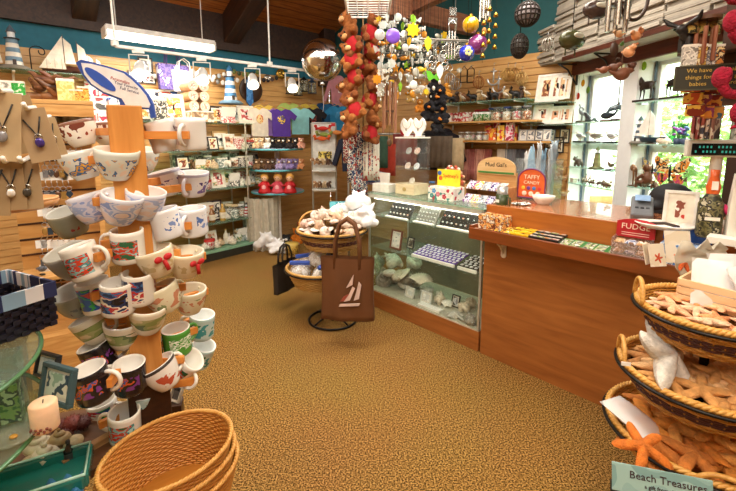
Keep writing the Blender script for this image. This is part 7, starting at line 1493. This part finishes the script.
for k,(px,py,c) in enumerate(((352,132,'7a2028'),(366,140,'2a3050'),(356,152,'26304e'),(372,150,'e9e6d8'),(360,165,'3a4a6a'))): put(bandana,(c,.16),Gy(px,py-8,4.0),.2,['red','navy dotted','dark blue','pale flowered','slate'][k]+' bandana hanging under the plush bears','scarf')
put(chimes,(7,.055,.42,'7a4a30',.1),Gy(390,70,3.5),.2,'large reddish wooden wind chime over the glass case','wind chime')
q=MB(); q.ell((0,0,0),(.045,.045,.045)); tag(q.build('red_ball',mt('c01826',.4),loc=Gy(405,131,3.6)),'shiny red ball hanging beside the wooden wind chime','ornament')
for k,(px,py) in enumerate(((434,88),(441,100),(432,106),(442,118),(436,128),(428,116))):
    put(plush,('17141a','e8862a','plush_puffin',None,True),Gy(px,py+6,4.05),[.3,-.4,.8,-.2,.5,0][k],nth(k)+' black plush puffin with an orange beak from the top of the bunch','plush toy','plush puffins in the bunch',.85)
for k,(px,py,c,c2) in enumerate(((412,98,'c9a25a','efe0b0'),(420,108,'d98a2f','f2d6a0'),(414,84,'b98a4a','e9d2a4'),(424,92,'e2b06a','f6e6c4'),(446,92,'e0962f','f4dca8'))): put(plush,(c,c2,'plush_duckling',None,True),Gy(px,py+5,4.1),.3*k-.5,['tan','orange','brown','pale','bright orange'][k]+' plush duckling hanging beside the puffins','plush toy',None,.6)
# suncatchers and mobiles
def catcher(shape,c,L,r):
    o=empty('suncatcher'); s=MB(); s.tube([(0,0,0),(0,0,L)],.0014,4); s.build('thread',WIRE,o); m=MB()
    def poly(n,r1,r2,ph=PI/2): return [((r1 if i%2==0 else r2)*math.cos(ph+PI*i/n),(r1 if i%2==0 else r2)*math.sin(ph+PI*i/n)-r) for i in range(2*n)]
    if shape=='star': m.prism(poly(5,r,r*.45),-.006,.006)
    elif shape=='flower': m.prism(poly(8,r,r*.7),-.006,.006)
    elif shape=='disc': m.ell((0,0,-r),(r,.012,r),0,16)
    elif shape=='leaf': m.prism([(0,0),(r*.5,-r*.6),(r*.35,-r*1.4),(0,-r*2),(-r*.35,-r*1.4),(-r*.5,-r*.6)],-.005,.005)
    elif shape=='butterfly': m.prism([(0,-r*.8),(r*.5,-r*.2),(r*1.1,-r*.1),(r*.9,-r*.9),(r*.7,-r*1.5),(r*.1,-r*1.1),(-r*.1,-r*1.1),(-r*.7,-r*1.5),(-r*.9,-r*.9),(-r*1.1,-r*.1),(-r*.5,-r*.2)],-.004,.004)
    elif shape=='fish': m.ell((0,0,-r),(r,.012,r*.55),0,14); m.prism([(r*.8,-r),(r*1.4,-r*.5),(r*1.4,-r*1.5)],-.005,.005)
    elif shape=='bird': m.ell((0,0,-r),(r*.8,.02,r*.4),0,12,RY(.3).to_3x3()); m.prism([(-.1*r,-r*.8),(r*.5,-r*.0),(r*.9,-r*.1),(r*.4,-r*.9)],-.004,.004)
    m.build('pendant',mt(c,.15,coat=.6) if c not in ('clear',) else glass('f6faf6',.35,.05),o)
    e=MB(); e.ell((0,0,-r*2.35),(r*.2,r*.2,r*.3),0,8); e.build('bead',mt('e9e6da',.1,.3),o); return o
rs=random.Random(81); SH=['star','flower','disc','leaf','butterfly','fish','bird']; CO=[('e8c02a','yellow'),('f2efe6','white'),('clear','clear'),('8fc03a','green'),('c9862a','amber'),('c9c9c4','silver'),('7a4fc0','violet'),('b9b4a4','grey')]
n=0
for r in range(11):
    for j in range(11):
        px=379+6.6*j+(3 if r%2 else 0)+rs.uniform(-2,2); py=15+7.4*r+rs.uniform(-3,3)
        if py<30 and px>425: continue
        if px>440 and py>66: continue
        Y=3.5+.07*j+rs.uniform(-.15,.15); p=Gy(px,py,Y); ci=[0,1,2,4,5,2,4,5,7,1,2,4,3][(n*5+r)%13] ; c=CO[ci]; sh=SH[(n*3+r)%7]; L=max(.08,min(1.2,GZ-p.z))
        put(catcher,(sh,c[0],.3 if L<.45 else .75,.034+.005*(n%3)),p,rs.uniform(-1,1),c[1]+' '+sh+' suncatcher in the hanging cluster, '+nth(r)+' tier, '+nth(j)+' along','suncatcher','suncatchers in the hanging cluster'); n+=1
for (px,py,c,l,r) in ((393,34,'7a4fc0','violet disc','disc'),(413,28,'e9c02a','yellow','flower'),(428,42,'c8d83a','lime green','leaf'),(434,76,'6ac03a','bright green','butterfly'),(440,70,'f4f2ea','white','leaf')): put(catcher,(r,c,.3,.06),Gy(px,py-6,3.35),.2,'large '+l+' suncatcher in front of the hanging cluster','suncatcher')
def wiremobile():
    o=empty('wire_mobile'); rn=random.Random(9)
    for k in range(22): m=MB(); c=V((rn.uniform(-.2,.2),rn.uniform(-.1,.1),rn.uniform(-.15,.15))); m.tube([c+V((.035*math.cos(a),0,.035*math.sin(a))) for a in [2*PI*i/14 for i in range(14)]],.005,5,closed=True); m.build('wire_loop',SILVER,o)
    s=MB(); s.tube([(0,0,.1),(0,0,.7)],.002,4); s.build('cord',WIRE,o)
    for k in range(6): b=MB(); b.ell((rn.uniform(-.2,.2),0,rn.uniform(-.18,.12)),.025,0,10); b.build('crystal',glass('f6faf8',.4,.03),o)
    return o
put(wiremobile,(),Gy(440,54,4.0),.2,'silver looped wire mobile with crystals beside the cluster','mobile')
def metalman():
    o=empty('metal_chime'); m=MB(); m.tube([(0,0,.4),(0,0,0)],.002,4); m.build('cord',WIRE,o)
    h=MB(); h.box((0,0,-.03),(.07,.012,.07)); h.build('square_plate',SILVER,o); h=MB(); h.box((0,0,-.11),(.09,.012,.05)); h.build('letter_plate',SILVER,o)
    h=MB(); h.tube([(-.03,0,-.2),(-.04,0,-.14),(0,0,-.1),(.04,0,-.14),(.03,0,-.2)],.008,6); h.build('ring_plate',SILVER,o)
    for x in (-.03,.0,.03): t=MB(); t.cyl((x,0,-.2),(x,0,-.44),.008,n=8); t.build('chime_tube',SILVER,o)
    return o
put(metalman,(),Gy(453,8,3.9),.3,'silver metal chime with stacked plates and hanging tubes','wind chime')
def ball(c,r):
    o=empty('glass_ball'); m=MB(); m.ell((0,0,-r),r,0,20); m.build('globe',mt(c,.05,.1,.35,9,coat=1),o); k=MB(); k.cyl((0,0,-.012),(0,0,.014),.015,n=10); k.build('cap',BRASS,o); s=MB(); s.tube([(0,0,.01),(0,0,.9)],.0018,4); s.build('cord',WIRE,o); return o
put(ball,('d9a41a',.07),Gy(471,16,3.6),0,'golden yellow glass ball hanging over the case','glass ball'); put(ball,('8a3a7a',.085),Gy(478,34,3.65),0,'purple speckled glass ball below the yellow one','glass ball'); put(ball,('2330b8',.066),Gy(467,45,3.5),0,'cobalt blue glass ball with a pale flower, lowest of the three','glass ball')
m=MB()
for k in range(5): a=2*PI*k/5; p=Gy(467,54,3.43); m.ell((.02*math.cos(a),0,.02*math.sin(a)),(.014,.005,.014),0,8)
bl=[q for q in bpy.data.objects if q.get('label','').startswith('cobalt')][0]; e=m.build('pale_flower',mt('d9d890'),bl); e.location=(0,-.066,-.066)
def cone(c):
    o=empty('cone_chime'); s=MB()
    for k in range(4): m=MB(); m.lathe([(.004,.0-.14*k),(.022,-.02-.14*k),(.034,-.06-.14*k),(.03,-.06-.14*k),(.0,-.02-.14*k)],14); m.build('brass_bell',BRASS,o)
    s.tube([(0,0,.8),(0,0,-.55)],.002,4); s.build('cord',WIRE,o); return o
for k,(px,py,Y) in enumerate(((484,20,3.5),(490,6,3.55),(496,12,3.6))): put(cone,('g',),Gy(px,py,Y),0,nth(k)+' brass bell string beside the golden glass ball','bell chime','brass bell strings',.62)
put(chimes,(6,.04,.24,'d9d6cc',.05,True,'a9772a'),Gy(486,-14,3.7),0,'silver tube chime among the brass bells','wind chime')
def netball(c,r,sz):
    o=empty('net_float'); m=MB(); m.ell((0,0,-r),(r,r,r*sz),0,20); m.build('float',mt(c,.35,.1,.4,40),o); s=MB()
    for q in range(8): a=PI*q/8; s.tube([((r+.004)*math.cos(t)*math.cos(a),(r+.004)*math.cos(t)*math.sin(a),-r+(r*sz+.004)*math.sin(t)) for t in [2*PI*i/28 for i in range(28)]],.0055,5,closed=True)
    for z in (-.6,-.2,.2,.6): q=math.sqrt(1-z*z); s.tube([((r+.004)*q*math.cos(t),(r+.004)*q*math.sin(t),-r+r*sz*z) for t in [2*PI*i/28 for i in range(28)]],.0055,5,closed=True)
    s.build('rope_net',mt('2a211a',.9),o); h=MB(); h.tube([(0,0,-r+r*sz),(0,0,.9)],.004,5); h.build('cord',WIRE,o); return o
put(netball,('8a7f80',.085,1.0),Gy(528,2,3.2),.3,'netted glass float with pale glass, uppermost','float'); put(netball,('3a3834',.06,1.45),Gy(520,38,3.25),.3,'dark netted teardrop float below the pale one','float')
def gourdfish(c,r):
    o=empty('hanging_gourd'); m=MB(); m.ell((0,0,0),(r,r*.55,r*.62)); m.tube([(r*.7,0,0),(r*1.2,0,.02)],[r*.3,r*.1],8); m.build('body',mt(c,.25,.1,.3,20),o,remesh=r*.09); w=MB(); w.ell((0,-r*.5,r*.18),(r*.42,r*.1,r*.18)); w.build('pale_window',mt('c9c6b4',.4),o); e=MB()
    for s in (-.5,.3): e.tube([(s*r,0,-r*.5),(s*r,0,-r*.95)],r*.05,5)
    e.build('tassel',mt(c),o); s=MB(); s.tube([(0,0,r*.6),(0,0,1.1)],.0025,4); s.build('cord',WIRE,o); return o
put(gourdfish,('4a4a2a',.105),Gy(572,40,2.75),.4,'olive lacquered gourd ornament with a pale window hanging before the boxes','ornament'); put(gourdfish,('4a3a34',.09),Gy(596,10,2.6),.2,'dark brown gourd ornament nearer the ceiling','ornament'); put(wireorn,('a9a49a',2),Gy(548,38,2.9),.2,'grey wire basket ornament hanging beside the olive gourd','ornament',None,.45)
put(chimes,(6,.045,.3,'c9c6c0',.12,True,'3a2618'),Gy(624,-62,2.05),.1,'bright silver tube wind chime in a dark ring','wind chime')
m=MB(); m.tube([(.13*math.cos(a),0,.13*math.sin(a)) for a in [2*PI*i/40 for i in range(40)]],.009,8,closed=True); m.tube([(0,0,.13),(0,0,1.0)],.003,4); tag(m.build('wooden_hoop',mt('3a2415'),loc=Gy(634,-8,2.12),rz=.5),'dark wooden hoop around the silver wind chime','hoop')
def claybird(c,n):
    return figure('clay_charm',[('e',(0,0,0),(.04,.03,.032),.3*n),('e',(-.038,0,.02),(.02,.017,.018)),('t',[(.03,0,.0),(.07,0,.015)],[.016,.006]),('t',[(-.05,0,.02),(-.068,0,.014)],[.006,.002])],[mt(c,.6,var=.3)],None,.005)
o=MB(); a=Gy(626,20,2.15); o.tube([a,(a.x,a.y,a.z-.42)],.003,5); o.tube([a,(a.x,a.y,a.z+.7)],.003,5); tag(o.build('charm_cord',mt('5a3a22')),'brown cord carrying the clay charms','cord')
for k,(px,py,c,n,sc_) in enumerate(((619,34,'d9a87a',0,.8),(636,36,'c98a5a',1,1.0),(641,31,'b9774a',2,.7),(622,44,'4a7a3a',1,.5),(629,52,'d99a6a',-1,1.25),(634,46,'a9683f',1,.6),(613,68,'6a3f2a',0,1.0),(604,70,'8a5236',1,.8),(622,74,'7a4a30',1,1.5),(632,66,'5a3424',2,.8),(618,60,'3a2418',0,.6))):
    put(claybird,(c,n),Gy(px,py,2.12),.4*k,['buff','brick','russet','green','peach','umber','dark brown','chestnut','large brown','deep brown','black-brown'][k]+' clay bird charm strung above the windows','charm',None,sc_*.68)
# ================================================================== LIGHT AND CAMERA
def area(name,loc,rot,size,power,col=(1,.86,.66),sy=None):
    l=bpy.data.lights.new(name,'AREA'); l.energy=power; l.color=col; l.size=size
    if sy: l.shape='RECTANGLE'; l.size_y=sy
    o=bpy.data.objects.new(name,l); COL.objects.link(o); o.location=loc; o.rotation_euler=rot; return o
WARM=(1,.83,.6); NEUT=(1,.93,.82)
area('overhead_fill',(-1.0,2.2,3.3),(0,0,.7),1.6,60,NEUT,1.0)  # this and the next two: added fill lamps overhead, out of view
area('overhead_fill',(.9,3.0,3.3),(0,0,.7),1.6,70,NEUT,1.0)
area('overhead_fill',(.4,.2,3.2),(0,0,.7),1.6,60,WARM,1.0)
for o in [q for q in bpy.data.objects if q.get('category')=='spotlight']:
    l=bpy.data.lights.new('track_lamp','SPOT'); l.energy=20; l.spot_size=1.5; l.spot_blend=.6; l.color=WARM; l.shadow_soft_size=.05
    q=bpy.data.objects.new('track_lamp',l); COL.objects.link(q); q.location=o.location+V((0,0,-.3))-FA.n*.02+FA.n*.25
    d=(FA.at(FA.u(o.location),0,1.75)-q.location).normalized(); q.rotation_euler=d.to_track_quat('-Z','Y').to_euler()
fx=[q for q in bpy.data.objects if q.get('category')=='ceiling light'][0]
area('fluorescent_lamp',fx.location+V((0,0,-.1)),(0,0,fx.rotation_euler.z),1.1,32,NEUT,.15)
w=bpy.data.worlds.new('World'); sc.world=w; w.use_nodes=True
bg=w.node_tree.nodes['Background']; bg.inputs[0].default_value=(1,.97,.92,1); bg.inputs[1].default_value=4.5
cl=FC.at(CL/2,-.16,ZK-.05); area('case_fill',cl,(0,0,FC.rz),1.05,7,NEUT,.06)  # added fill strip behind the light tube, brightens the case interior
s=bpy.data.lights.new('sun','SUN'); s.energy=14; s.angle=.02; s.color=(1,.96,.88); o=bpy.data.objects.new('sun',s); COL.objects.link(o); o.rotation_euler=(math.radians(5),math.radians(38),0)
c=bpy.data.cameras.new('camera'); c.sensor_width=36; c.lens=36*FPX/736; c.shift_y=-(245.5-CYP)/736; c.clip_start=.02
o=bpy.data.objects.new('camera',c); COL.objects.link(o); o.location=CAM; o.rotation_euler=(PI/2-PITCH,0,0); sc.camera=o
sc.view_settings.view_transform='Standard'; sc.view_settings.look='None'; sc.view_settings.gamma=1; sc.view_settings.exposure=0.0
